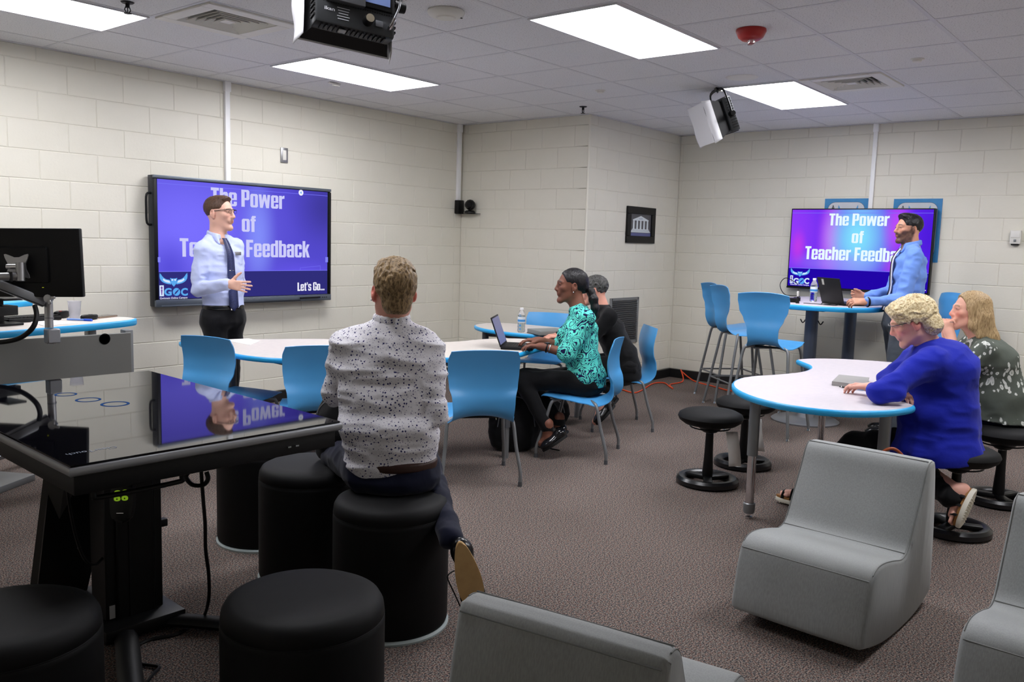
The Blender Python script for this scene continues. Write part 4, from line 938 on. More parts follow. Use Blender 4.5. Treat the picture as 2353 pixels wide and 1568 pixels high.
# ---- lounge rockers
def make_lounge(label, loc, rot):
    t = thing('lounge_chair', label, 'lounge chair', loc, rot, 'grey upholstered rocker chairs')
    # side profile in (y forward, z); width along x
    prof = [(0.325, 0.055), (0.36, 0.085), (0.345, 0.20), (0.32, 0.315), (0.295, 0.36), (0.25, 0.382), (0.18, 0.380), (0.08, 0.358), (0.0, 0.338), (-0.055, 0.360), (-0.10, 0.45), (-0.17, 0.60), (-0.205, 0.685), (-0.235, 0.715), (-0.275, 0.715), (-0.30, 0.69), (-0.335, 0.50), (-0.36, 0.28), (-0.37, 0.10), (-0.35, 0.055), (-0.22, 0.012), (-0.05, 0.0), (0.15, 0.012)]
    pts = [(p.y*1.1, p.z*0.908) for p in smooth_path([(0, a, b) for a, b in prof], 3, closed=True)]
    W = 0.53; bm = bmesh.new()
    segs = [(-W/2+0.0, 0.965), (-W/2+0.006, 0.985), (-W/2+0.02, 1.0), (W/2-0.02, 1.0), (W/2-0.006, 0.985), (W/2, 0.965)]
    cyc = (sum(p[0] for p in pts)/len(pts), sum(p[1] for p in pts)/len(pts))
    rings = []
    n = len(pts); nr = []
    for i in range(n):
        a, b = pts[i-1], pts[(i+1) % n]; e = Vector((b[0]-a[0], b[1]-a[1])).normalized(); nr.append((e.y, -e.x))
    area = sum(pts[i][0]*pts[(i+1) % n][1]-pts[(i+1) % n][0]*pts[i][1] for i in range(n)); sg = 1 if area > 0 else -1
    for x, s in ((-W/2, 0.018), (-W/2+0.005, 0.007), (-W/2+0.018, 0.0), (-W/6, -0.002), (W/6, -0.002), (W/2-0.018, 0.0), (W/2-0.005, 0.007), (W/2, 0.018)):
        rings.append([bm.verts.new((x, p[0]-nr[i][0]*s*sg, p[1]-nr[i][1]*s*sg)) for i, p in enumerate(pts)])
    for A, B in zip(rings[:-1], rings[1:]):
        for i in range(n): bm.faces.new((A[i], A[(i+1) % n], B[(i+1) % n], B[i]))
    bm.faces.new(rings[0]); bm.faces.new(list(reversed(rings[-1])))
    bmesh.ops.triangulate(bm, faces=[f for f in bm.faces if len(f.verts) > 4])
    link('upholstery', fin(bm, 45), M_GREYFAB, t)
    k = 3
    def seam(i0, name, z=0.0015):
        p = pts[i0]; q = nr[i0]
        P = [(x, p[0]+q[0]*z*sg, p[1]+q[1]*z*sg) for x in (-W/2+0.012, -W/4, 0, W/4, W/2-0.012)]
        link(name, tube(P, 0.0022, 5), M_SEAM, t)
    seam(3*k+1, 'front_seam'); seam(9*k-1, 'seat_seam'); seam(15*k, 'back_seam'); seam(13*k, 'top_seam')
    for s in (-1, 1):
        idx = list(range(4*k, 14*k))
        P = [(s*(W/2-0.008), pts[i][0]-nr[i][0]*0.004*sg, pts[i][1]-nr[i][1]*0.004*sg) for i in idx]
        link('side_seam', tube(P, 0.0022, 5), M_SEAM, t)
    return t
l0 = make_lounge('grey rocker lounge chair with its front to the camera on the right', (0.885, -3.85, 0), facing(-1, 0.05))
dup(l0, None, (0.59, -4.72, 0), facing(-1, 0.05), 'grey rocker lounge chair cut off by the right edge of the picture')
dup(l0, None, (-0.83, -3.84, 0), facing(0.99, 0.15), 'grey rocker lounge chair seen from behind at the bottom edge')
# ================================================================== touch table
tx0, tx1, ty0, ty1 = -1.614, -0.709, -2.633, -1.173
TZ = 0.865
cx, cy = (tx0+tx1)/2, (ty0+ty1)/2
t = thing('touch_table', 'large black glass touch screen table with silver edge in the left foreground', 'touch table', (cx, cy, 0), -2.5)
W_, D_ = tx1-tx0, ty1-ty0
m_ = R('Z', 0)
link('glass_top', box((0, 0, TZ-0.004), (W_-0.012, D_-0.012, 0.008), 0.0015, 1), M_GLASS, t)
link('silver_edge', prism([(W_/2*a, D_/2*b) for a, b in ((-1, -1), (1, -1), (1, 1), (-1, 1))], TZ-0.034, TZ-0.0045, None, 0.012, 3), M_SILVER, t)
link('screen_body', box((0, 0, TZ-0.062), (W_-0.035, D_-0.035, 0.058), 0.004), M_BLACKM, t)
link('under_frame', box((0.06, 0.12, TZ-0.15), (W_-0.30, D_-0.42, 0.07), 0.004), M_BLACK, t)
def P(x, y, z): return (x-cx, y-cy, z)
link('lift_column', boxes([(P(-1.13, -1.86, 0.39), (0.215, 0.13, 0.72)), (P(-1.13, -1.93, 0.36), (0.14, 0.02, 0.66))], 0.004), M_BLACK, t)
link('column_seam', boxes([(P(-1.155, -1.942, 0.36), (0.004, 0.004, 0.64)), (P(-1.06, -1.942, 0.36), (0.003, 0.004, 0.64))]), M_BLACKM, t)
link('warning_label', box(P(-1.217, -1.927, 0.10), (0.02, 0.003, 0.05)), mat('label_grey', (150, 150, 150), 0.6), t)
bm = bmesh.new()
top, bot = Vector(P(-1.34, -1.90, 0.80)), Vector(P(-1.245, -1.36, 0.03))
tube_bm(bm, [top, bot], 0.062, 4, flat=(1.0, 0.7)); link('slanted_leg', fin(bm), mat('leg_dark_grey', (52, 52, 50), 0.55), t)
link('bolt_plate', prism([(-0.16, -0.42), (0.02, -0.42), (0.10, 0.40), (-0.14, 0.40)], -0.006, 0.006, frame_mtx(P(-1.20, -1.68, 0.40), (1, -0.1, 0), (0, -0.35, 0.93))), M_BLACK, t)
for bx, bz in ((-0.10, 0.30), (0.03, 0.31), (0.0, 0.18), (-0.02, -0.14)):
    link('bolt', lathe([(0, 0.006), (0.007, 0.004), (0.009, 0)], 12), M_CHROME, t, frame_mtx(P(-1.20, -1.68, 0.40), (1, -0.1, 0), (0, -0.35, 0.93)) @ T(bx, bz, 0.006))
# curved base feet and cross plate
arc = smooth_path([P(-1.42, -2.55, 0.03), P(-1.30, -2.25, 0.032), P(-1.20, -1.98, 0.034), P(-1.15, -1.65, 0.034), P(-1.20, -1.30, 0.03)], 6)
link('base_foot', tube(arc, 0.045, 8, flat=(0.9, 0.6)), M_BLACKM, t)
arc = smooth_path([P(-1.14, -1.96, 0.032), P(-1.05, -1.98, 0.033), P(-0.93, -2.13, 0.032), P(-0.80, -2.34, 0.028)], 6)
link('base_arm', tube(arc, 0.04, 8, flat=(0.9, 0.6)), M_BLACKM, t)
link('base_plate', box(P(-1.13, -1.90, 0.045), (0.30, 0.24, 0.05), 0.006), M_BLACK, t)
link('side_bracket', box(P(-0.99, -1.82, 0.36), (0.07, 0.03, 0.03), 0.003), M_BLACKM, t)
link('bracket_bolt', cyl(P(-0.985, -1.83, 0.345), P(-0.985, -1.83, 0.32), 0.006, n=10), M_CHROME, t)
# grab bar and remote
bar = smooth_path([P(-1.50, -2.48, 0.80), P(-1.50, -2.50, 0.735), P(-1.47, -2.50, 0.722), P(-1.25, -2.50, 0.722), P(-1.23, -2.50, 0.735), P(-1.23, -2.48, 0.80)], 4)
link('hang_bar', tube(bar, 0.008, 8), M_BLACKM, t)
link('edge_sockets', boxes([(P(-0.885, ty0+0.016, TZ-0.062), (0.012, 0.008, 0.005)), (P(-0.915, ty0+0.016, TZ-0.062), (0.012, 0.008, 0.005))]), M_CHROME, t)
link('brand_text', text_mesh('ClearTouch', 0.14, 0.022, 0.0), mat('brand_grey', (90, 104, 130), 0.3), t, T(*P(-1.50, -2.50, TZ+0.0006)) @ R('Z', 180))
for k, (a, b, rr) in enumerate(((-1.16, -1.86, 0.05), (-1.20, -1.72, 0.045), (-1.22, -1.56, 0.04))):
    bm = bmesh.new(); r0 = rr
    i_ = [bm.verts.new((r0*0.8*math.cos(q*math.pi/12), r0*0.8*math.sin(q*math.pi/12), 0)) for q in range(24)]; o_ = [bm.verts.new((r0*math.cos(q*math.pi/12), r0*math.sin(q*math.pi/12), 0)) for q in range(24)]
    for q in range(24): bm.faces.new((i_[q], o_[q], o_[(q+1) % 24], i_[(q+1) % 24]))
    link('screen_icon', fin(bm), emis('icon_blue', (40, 70, 120), 1.0) if 'icon_blue' not in bpy.data.materials else bpy.data.materials['icon_blue'], t, T(*P(a, b, TZ+0.0006)))
tt_ = t
rm = thing('hand_control', 'black hand control with green buttons hanging under the touch table edge', 'remote control', atd(283, 1152, 2.70))
rm.matrix_world = frame_mtx(atd(283, 1152, 2.68), Vector(R3), Vector((0.12, 0.1, 1)))
link('control_body', prism(chaikin([(-0.030, 0.065), (0.032, 0.065), (0.038, 0.0), (0.026, -0.068), (-0.030, -0.068), (-0.040, 0.0)], 3), -0.012, 0.012, None, 0.006, 2), M_BLACK, rm)
M_LIME = mat('lime_buttons', (176, 224, 44), 0.5, emit=(170, 220, 40), es=0.25)
for k, (a, b) in enumerate(((-0.012, 0.028), (0.012, 0.030), (-0.013, 0.009), (0.011, 0.011))):
    bt = link('button', prism(chaikin([(-0.010, -0.0075), (0.010, -0.0075), (0.010, 0.0075), (-0.010, 0.0075)], 2), 0.011, 0.0145), M_LIME, rm, T(a, b, 0))
    link('button_mark', flat_poly([[(-0.003, -0.003), (0.003, -0.003), (0, 0.0035)]]), M_BLACK, bt, T(0, 0, 0.0148))
link('control_clip', box((0.0, 0.077, 0.0), (0.022, 0.03, 0.01), 0.003), mat('clip_teal', (40, 54, 56), 0.4), rm)
link('metal_mark', box((-0.004, -0.036, 0.0122), (0.022, 0.0016, 0.001)), M_CHROME, rm)
cable = [atd(163, 1085, 2.75)] + [atd(x, y, 2.75+0.1*k) for k, (x, y) in enumerate(((170, 1150), (182, 1230), (200, 1285), (222, 1298), (242, 1275)))]
link('control_cord', tube([p-t.location for p in smooth_path(cable, 6)], 0.005, 6), M_BLACK, t)
cpts = [atd(470, 1080, 3.0), atd(473, 1130, 3.02), atd(478, 1200, 3.05), atd(478, 1260, 3.1), atd(484, 1320, 3.15), atd(482, 1380, 3.2), atz(460, 1425, 0.006), atz(410, 1455, 0.006), atz(345, 1470, 0.006), atz(300, 1495, 0.006)]
pc = link('power_cord', tube([p-t.location for p in smooth_path(cpts, 6)], 0.0065, 6), M_BLACK, t)
link('cable_loop', tube([p-t.location for p in smooth_path([atd(442, 1083, 3.0), atd(435, 1095, 3.0), atd(450, 1112, 3.0), atd(475, 1112, 3.0), atd(486, 1098, 3.0), atd(482, 1082, 3.0)], 5)], 0.008, 6), M_BLACK, pc)
c2 = [atz(305, 1525, 0.008), atz(350, 1530, 0.008), atz(366, 1535, 0.008), atz(350, 1552, 0.008), atz(325, 1590, 0.008)]
tag(link('floor_cord', tube(smooth_path(c2, 6), 0.006, 6), M_BLACK), 'bent black cord on the carpet at the bottom edge beside the curved table foot', 'cord')

# ================================================================== teacher desk
DZ = 1.0
poly = [tuple(atz(px, py, DZ)[:2]) for px, py in ((-60, 766), (0, 762), (95, 754.5), (210, 745), (300, 736), (316, 732), (300, 729), (258, 727.5), (138, 722))] + [(-1.0, 0.36), (-1.45, 0.30), (-1.5, -0.3)]
td = edge_table('tall teacher desk with blue edge and grey panel at the far left', poly, DZ, [], M_LAM2, name='teacher_desk', it=1, th=0.036)
lx = td.location
def D(x, y, z): return (x-lx.x, y-lx.y, z)
link('front_panel', box(D(-0.93, -0.40, 0.70), (1.12, 0.02, 0.50), 0.002, 1, None), M_PANELG, td, R('Z', 0))
link('panel_hole', lathe([(0, -0.002), (0.028, -0.002), (0.03, 0)], 24), M_DARK, td, frame_mtx(D(-0.515, -0.412, 0.925), (1, 0, 0), (0, 0, 1)))
for x, y in ((-0.36, -0.34), (-0.36, 0.10)): link('leg', box(D(x, y, 0.55), (0.045, 0.06, 0.82), 0.004), M_GREYLEG, td)
link('side_rail', box(D(-0.36, -0.12, 0.2), (0.04, 0.5, 0.05), 0.004), M_GREYLEG, td)
cb = U_ = atz(72, 1068, 0.03)
link('base_bar', tube([D(-1.2, 0.45, 0.115), D(-0.40, 0.80, 0.115)], 0.032, 4), M_SILVER, td)
cs_ = link('caster', cyl(D(-0.455, 0.72, 0.035), D(-0.42, 0.76, 0.035), 0.035, n=20), M_BLACK, td)
link('caster_fork', box(D(-0.44, 0.74, 0.08), (0.05, 0.05, 0.03), 0.004), M_BLACK, cs_)
# clamp, post, arm, monitor
ma = thing('monitor', 'wide black monitor seen from behind on a silver arm clamped to the teacher desk', 'monitor', atd(112, 757, 4.10))
o3 = ma.location
def Q(px, py, d): return atd(px, py, d)-o3
link('clamp', boxes([(tuple(Q(120, 772, 4.10)), (0.06, 0.05, 0.07))], 0.005), M_SILVER, ma)
link('clamp_screw', boxes([(tuple(Q(118+7*k, 788, 4.10)), (0.008, 0.008, 0.014)) for k in range(-1, 2)]), M_CHROME, ma)
link('post', cyl(Q(113, 754, 4.10), Q(111, 682, 4.10), 0.019, n=24), M_STEEL, ma)
link('post_collar', cyl(Q(113, 733, 4.10), Q(113, 730, 4.10), 0.0205, n=24), M_GREYLEG, ma)
link('clamp_knob', lathe([(0, -0.02), (0.014, -0.015), (0.014, 0.012), (0.02, 0.018), (0, 0.022)], 12), M_STEEL, ma, frame_mtx(Q(114, 686, 4.05), Vector(R3), Vector((0, 0, 1))))
link('knob_wings', boxes([((0.016, 0.004, 0.0), (0.022, 0.012, 0.01)), ((0.0, -0.018, 0.0), (0.012, 0.022, 0.01))], 0.002), M_STEEL, ma, frame_mtx(Q(114, 686, 4.03), Vector(R3), Vector((0, 0, 1))))
bm = bmesh.new(); a, b = Q(-70, 628, 3.9), Q(104, 696, 4.08); d = (b-a).normalized(); upw = (Vector((0, 0, 1))-d*d.z).normalized()
bbox_bm(bm, ((b-a).length/2, 0, 0), ((b-a).length, 0.048, 0.04), frame_mtx(a, d, upw), 0.006, 2); link('lower_arm', fin(bm, 40), M_SILVER, ma)
bm = bmesh.new(); bbox_bm(bm, ((b-a).length/2, -0.016, 0.0205), ((b-a).length, 0.003, 0.002), frame_mtx(a, d, upw)); link('arm_groove', fin(bm), M_BLACK, ma)
link('upper_arm', cyl(Q(-60, 638, 3.88), Q(44, 635, 3.93), 0.019, n=20), M_STEEL, ma)
link('arm_bands', boxes([(tuple(Q(23, 635.5, 3.91)), (0.006, 0.044, 0.044))]), M_BLACK, ma)
link('head_post', cyl(Q(46, 604, 3.93), Q(47, 646, 3.93), 0.019, n=20), M_STEEL, ma)
link('tilt_clamp', cyl(Q(16, 613, 3.93), Q(42, 613, 3.93), 0.012, n=12), M_CHROME, ma)
vp = []
for k in range(4):
    a0 = 45+90*k; vp += [(0.075*math.cos(math.radians(a0-5)), 0.075*math.sin(math.radians(a0-5))), (0.08*math.cos(math.radians(a0+3)), 0.08*math.sin(math.radians(a0+3))), (0.036*math.cos(math.radians(a0+45)), 0.036*math.sin(math.radians(a0+45)))]
link('vesa_plate', prism(chaikin(vp, 1), 0, 0.006), M_STEEL, ma, frame_mtx(Q(40, 612, 3.965), Vector(R3), Vector((0, 0, 1))))
mm_ = frame_mtx(atd(55, 604, 4.02)-o3, Vector(R3)+Vector(_f)*0.02, Vector((0, 0, 1)))
link('monitor_shell', box((0, 0, -0.01), (0.54, 0.325, 0.03), 0.006), M_BLACK, ma, mm_)
link('monitor_bulge', box((-0.03, -0.01, 0.012), (0.30, 0.17, 0.022), 0.008), M_BLACK, ma, mm_)
link('monitor_display', box((0, 0, -0.0262), (0.525, 0.31, 0.002)), M_GLASS, ma, mm_)
link('port_light', box((0.085, -0.117, 0.0055), (0.008, 0.003, 0.001)), mat('port_yellow', (190, 200, 40), 0.5, emit=(190, 200, 40), es=0.4), ma, mm_)
hose = [Q(80, 703, 4.0), Q(84, 725, 3.98), Q(76, 752, 3.96), Q(50, 775, 3.95), Q(15, 785, 3.95), Q(-30, 788, 3.95)]
link('cable_sleeve', tube(smooth_path(hose, 6), 0.0115, 10), M_BLACK, ma)
# things on the desk
def on(px, py, z=DZ): return atz(px, py, z)
p = on(172, 734); t = thing('plastic_cup', 'clear plastic cup on the teacher desk behind the blue pen', 'cup', p)
link('cup_wall', lathe([(0.0, 0.002), (0.026, 0.002), (0.035, 0.10), (0.037, 0.103), (0.034, 0.1), (0.0255, 0.004), (0, 0.004)], 32), mat('cup_plastic', (240, 240, 245), 0.25, trans=0.75, ior=1.2), t)
p = on(205, 735); t = thing('presenter_mouse', 'small black lump of a wireless presenter beside the phone', 'remote control', p, 20)
link('presenter_body', prism(chaikin([(-0.055, -0.02), (0.05, -0.022), (0.06, 0.01), (0.0, 0.022), (-0.055, 0.018)], 2), 0, 0.028, None, 0.009, 3), M_BLACK, t); link('presenter_key', box((0.01, 0, 0.029), (0.02, 0.014, 0.003), 0.001), M_GREYDK, t)
p = on(238, 729.5); t = thing('mobile_phone', 'flat phone with pale rim lying at the right end of the teacher desk', 'phone', p, 25)
link('phone_body', box((0, 0, 0.005), (0.15, 0.072, 0.009), 0.003), mat('phone_gold', (150, 130, 112), 0.4, metal=0.5), t); link('phone_glass', box((0, 0, 0.0102), (0.144, 0.066, 0.001)), M_GLASS, t)
p = on(182, 737.5); t = thing('blue_pen', 'blue pen lying across the front of the teacher desk', 'pen', (p.x, p.y, DZ+0.006), facing(R3[1]*-1, R3[0])-6)
link('pen_barrel', cyl((-0.07, 0, 0), (0.03, 0, 0), 0.0055, n=10), mat('pen_blue_light', (120, 160, 235), 0.3), t); link('pen_cap', cyl((0.03, 0, 0), (0.075, 0, 0), 0.007, n=10), mat('pen_blue', (40, 90, 220), 0.3), t)
pp = [tuple(on(px, py)[:2]) for px, py in ((70, 741), (118, 735.5), (178, 744), (100, 749.5))]
tag(link('loose_paper', prism(pp, DZ+0.0005, DZ+0.002), M_PAPER), 'white sheet of paper under the arm post on the teacher desk', 'paper')
p = on(135, 732); t = thing('desk_phone', 'black handset with a red key behind the monitor arm post', 'handset', p, 30)
link('handset_body', prism(chaikin([(-0.03, -0.02), (0.07, -0.024), (0.08, 0.01), (0.03, 0.024), (-0.03, 0.02)], 2), 0, 0.04, None, 0.01, 2), M_BLACK, t); link('red_key', box((0.0, -0.012, 0.041), (0.014, 0.01, 0.004), 0.001), M_RED, t)
p = on(66, 738); t = thing('keyboard', 'low black keyboard on the teacher desk beneath the monitor', 'keyboard', p, 12)
link('keyboard_body', box((0, 0, 0.012), (0.30, 0.13, 0.022), 0.005), M_BLACK, t)
kb = [((-0.13+0.02*i, -0.045+0.022*j, 0.026), (0.016, 0.017, 0.006)) for i in range(14) for j in range(5)]
o = link('keys', boxes(kb), M_BLACKM, t); o['kind'] = 'stuff'
p = on(-14, 748); t = thing('laptop_stand', 'black folding stand with a device on it at the left picture edge', 'stand', p, 10)
link('stand_frame', boxes([((0, 0, 0.006), (0.22, 0.16, 0.012)), ((-0.02, 0.05, 0.07), (0.2, 0.012, 0.14)), ((0.06, 0.0, 0.135), (0.10, 0.16, 0.012))], 0.003), M_BLACK, t)
link('stand_device', box((0.03, 0.0, 0.075), (0.14, 0.10, 0.05), 0.004), M_BLACKM, t)
ps = atd(-30, 700, 4.85)
t = thing('raised_shelf', 'raised blue edged shelf at the far left above the keyboard', 'shelf', (ps.x, ps.y, 0))
link('shelf_top', box((0, 0, ps.z), (0.36, 0.30, 0.03), 0.006), M_EDGE, t, R('Z', 30)); link('shelf_post', box((-0.05, 0, ps.z/2), (0.06, 0.06, ps.z-0.03), 0.004), M_GREYLEG, t, R('Z', 30))
link('shelf_foot', box((-0.05, 0, 0.02), (0.4, 0.3, 0.04), 0.006), M_GREYLEG, t, R('Z', 30))
# ================================================================== people: bodies grown from smooth distance fields
_rs = np.random.RandomState(3); _lat = _rs.rand(32, 32, 32).astype(np.float32)*2-1
def vnoise(p):
    i = np.floor(p).astype(np.int32); f = (p-i).astype(np.float32); f = f*f*(3-2*f); i &= 31; j = (i+1) & 31
    x0, y0, z0 = i[:, 0], i[:, 1], i[:, 2]; x1, y1, z1 = j[:, 0], j[:, 1], j[:, 2]; fx, fy, fz = f[:, 0], f[:, 1], f[:, 2]
    a = _lat[x0, y0, z0]*(1-fx)+_lat[x1, y0, z0]*fx; b = _lat[x0, y1, z0]*(1-fx)+_lat[x1, y1, z0]*fx
    c = _lat[x0, y0, z1]*(1-fx)+_lat[x1, y0, z1]*fx; d = _lat[x0, y1, z1]*(1-fx)+_lat[x1, y1, z1]*fx
    return (a*(1-fy)+b*fy)*(1-fz)+(c*(1-fy)+d*fy)*fz
def V(*a): return np.array(a[0] if len(a) == 1 else a, dtype=np.float64)
def nz(v): v = V(v); return v/np.linalg.norm(v)
class Field:
    def __init__(s): s.pr = []
    def cone(s, a, b, ra, rb=None, k=0.02, sub=False):
        a, b = V(a), V(b); rb = ra if rb is None else rb; r = max(ra, rb)
        s.pr.append(('c', np.minimum(a, b)-r, np.maximum(a, b)+r, (a, b, ra, rb), k, sub)); return s
    def ell(s, c, rad, ax=None, k=0.02, sub=False):
        """ellipsoid; ax = rows of local axes"""
        if isinstance(ax, Head): rad, ax = V(rad)*ax.s, ax.ax
        c, rad = V(c), V(rad); ax = np.eye(3) if ax is None else V(ax); e = np.abs(ax.T)@rad
        s.pr.append(('e', c-e, c+e, (c, rad, ax), k, sub)); return s
    def loft(s, secs, side, k=0.03, caps=0.6):
        """elliptic sections (centre, half width, half depth) joined; side = width direction"""
        side = nz(side)
        for (a, wa, da), (b, wb, db) in zip(secs[:-1], secs[1:]):
            a, b = V(a), V(b); r = max(wa, da, wb, db)
            s.pr.append(('l', np.minimum(a, b)-r, np.maximum(a, b)+r, (a, b, wa, da, wb, db, side, caps), k, False))
        return s
    def build(s, h, disp=None, clip=None):
        lo = np.min([p[1] for p in s.pr if not p[5]], axis=0)-3*h; hi = np.max([p[2] for p in s.pr if not p[5]], axis=0)+3*h
        n = np.ceil((hi-lo)/h).astype(int)+1
        F = np.full(n, 0.5, np.float32)
        ax = [lo[i]+h*np.arange(n[i]) for i in range(3)]
        for typ, l, u, q, k, sub in s.pr:
            m = k+2.5*h
            i0 = np.maximum(np.floor((l-m-lo)/h).astype(int), 0); i1 = np.minimum(np.ceil((u+m-lo)/h).astype(int)+1, n)
            if np.any(i1 <= i0): continue
            X = ax[0][i0[0]:i1[0]][:, None, None]; Y = ax[1][i0[1]:i1[1]][None, :, None]; Z = ax[2][i0[2]:i1[2]][None, None, :]
            if typ == 'c':
                a, b, ra, rb = q; d = b-a; dd = max(d@d, 1e-9)
                t = np.clip(((X-a[0])*d[0]+(Y-a[1])*d[1]+(Z-a[2])*d[2])/dd, 0, 1)
                D = np.sqrt((X-a[0]-d[0]*t)**2+(Y-a[1]-d[1]*t)**2+(Z-a[2]-d[2]*t)**2)-(ra+(rb-ra)*t)
            elif typ == 'e':
                c, rad, A = q; x, y, z = X-c[0], Y-c[1], Z-c[2]
                u0 = (A[0, 0]*x+A[0, 1]*y+A[0, 2]*z); u1 = (A[1, 0]*x+A[1, 1]*y+A[1, 2]*z); u2 = (A[2, 0]*x+A[2, 1]*y+A[2, 2]*z)
                k0 = np.sqrt((u0/rad[0])**2+(u1/rad[1])**2+(u2/rad[2])**2); k1 = np.sqrt((u0/rad[0]**2)**2+(u1/rad[1]**2)**2+(u2/rad[2]**2)**2)+1e-9
                D = k0*(k0-1)/k1
            else:
                a, b, wa, da, wb, db, sd, caps = q; d = b-a; Ln = np.linalg.norm(d); ud = d/Ln; s1 = nz(sd-ud*(sd@ud)); s2 = np.cross(ud, s1)
                x, y, z = X-a[0], Y-a[1], Z-a[2]
                w = x*ud[0]+y*ud[1]+z*ud[2]; t = np.clip(w/Ln, 0, 1); over = w-t*Ln
                p = x*s1[0]+y*s1[1]+z*s1[2]; r = x*s2[0]+y*s2[1]+z*s2[2]
                W = wa+(wb-wa)*t; Dp = da+(db-da)*t; mn = np.minimum(W, Dp)
                e = np.abs(over)/(mn*caps)
                k0 = np.sqrt((p/W)**2+(r/Dp)**2+e**2); k1 = np.sqrt((p/W**2)**2+(r/Dp**2)**2+(e/(mn*caps))**2)+1e-6
                D = k0*(k0-1)/k1
            S = F[i0[0]:i1[0], i0[1]:i1[1], i0[2]:i1[2]]
            if sub:
                B = -D; hh = np.maximum(k-np.abs(S-B), 0)/k; S[...] = np.maximum(S, B)+hh*hh*k*0.25
            else:
                hh = np.maximum(k-np.abs(S-D), 0)/k; S[...] = np.minimum(S, D)-hh*hh*k*0.25
        if disp is not None or clip is not None:
            ii = np.argwhere(np.abs(F) < 0.035)
            P_ = lo+ii*h; fv = F[ii[:, 0], ii[:, 1], ii[:, 2]]
            if disp is not None: fv = fv+disp(P_).astype(np.float32)
            if clip is not None: fv = np.maximum(fv, clip(P_).astype(np.float32))
            F[ii[:, 0], ii[:, 1], ii[:, 2]] = fv
            if clip is not None:
                ii = np.argwhere(F <= -0.035)
                if len(ii): F[ii[:, 0], ii[:, 1], ii[:, 2]] = np.maximum(F[ii[:, 0], ii[:, 1], ii[:, 2]], clip(lo+ii*h))
        return surface(F, lo, h)
_CO = np.array([(x, y, z) for x in (0, 1) for y in (0, 1) for z in (0, 1)])
_ED = [(a, b) for a in range(8) for b in range(a+1, 8) if np.abs(_CO[a]-_CO[b]).sum() == 1]
def surface(F, lo, h):
    ins = F < 0; n = F.shape
    c = sum(ins[x:n[0]-1+x, y:n[1]-1+y, z:n[2]-1+z].astype(np.int8) for x, y, z in _CO)
    act = np.argwhere((c > 0) & (c < 8)); M_ = len(act)
    vals = np.stack([F[act[:, 0]+x, act[:, 1]+y, act[:, 2]+z] for x, y, z in _CO], 1)
    acc = np.zeros((M_, 3)); cnt = np.zeros(M_)
    for a, b in _ED:
        va, vb = vals[:, a], vals[:, b]; m = (va < 0) != (vb < 0); t = np.where(m, va/(va-vb+1e-12), 0)
        acc += np.where(m[:, None], _CO[a]+(_CO[b]-_CO[a])*t[:, None], 0); cnt += m
    verts = lo+(act+acc/cnt[:, None])*h
    idx = np.full((n[0]-1, n[1]-1, n[2]-1), -1, np.int32); idx[act[:, 0], act[:, 1], act[:, 2]] = np.arange(M_)
    Q = []
    for ax in range(3):
        sl0 = [slice(None)]*3; sl1 = [slice(None)]*3; sl0[ax] = slice(0, -1); sl1[ax] = slice(1, None)
        A = ins[tuple(sl0)]; B = ins[tuple(sl1)]; e = np.argwhere(A != B)
        o1, o2 = (ax+1) % 3, (ax+2) % 3
        ok = (e[:, o1] > 0) & (e[:, o2] > 0) & (e[:, o1] < n[o1]-1) & (e[:, o2] < n[o2]-1); e = e[ok]
        def g(d1, d2):
            q = e.copy(); q[:, o1] -= d1; q[:, o2] -= d2; return idx[q[:, 0], q[:, 1], q[:, 2]]
        q = np.stack([g(1, 1), g(0, 1), g(0, 0), g(1, 0)], 1)
        fl_ = ~ins[e[:, 0], e[:, 1], e[:, 2]]; q[fl_] = q[fl_][:, ::-1]; Q.append(q)
    return verts, np.concatenate(Q)
def to_mesh(v, q, origin=(0, 0, 0), color=None):
    me = bpy.data.meshes.new('mesh'); v = v-V(origin)
    me.vertices.add(len(v)); me.vertices.foreach_set('co', v.astype(np.float32).ravel())
    me.loops.add(len(q)*4); me.loops.foreach_set('vertex_index', q.ravel().astype(np.int32))
    me.polygons.add(len(q)); me.polygons.foreach_set('loop_start', np.arange(len(q), dtype=np.int32)*4); me.polygons.foreach_set('loop_total', np.full(len(q), 4, np.int32))
    me.polygons.foreach_set('use_smooth', np.ones(len(q), bool)); me.update(calc_edges=True); me.validate()
    if color is not None:
        at_ = me.color_attributes.new('Col', 'FLOAT_COLOR', 'POINT'); at_.data.foreach_set('color', np.concatenate([color, np.ones((len(color), 1))], 1).astype(np.float32).ravel())
    return me
def folds(amp, sc=(9, 9, 22), seed=0, amp2=0.0, sc2=40):
    def f(P_):
        n = vnoise(P_*V(sc)+seed*7.3); m = vnoise(P_*V(sc)*1.9+seed*3.1+5)
        d = amp*(np.abs(n)*1.5-0.35)+amp*0.5*(np.abs(m)*1.5-0.35)
        if amp2: d = d+amp2*vnoise(P_*sc2+seed)
        return d
    return f
def skin_mat(name, rough=0.5):
    m = mat(name, (200, 150, 130), rough, spec=0.35); a = N(m, 'ShaderNodeAttribute', attribute_name='Col'); L(m, a.outputs['Color'], bsdf(m).inputs['Base Color'])
    bsdf(m).inputs['Subsurface Weight'].default_value = 0.08; bsdf(m).inputs['Subsurface Radius'].default_value = (0.012, 0.005, 0.003)
    bump(m, coords(m), 400, 0.06, 0.0006); return m
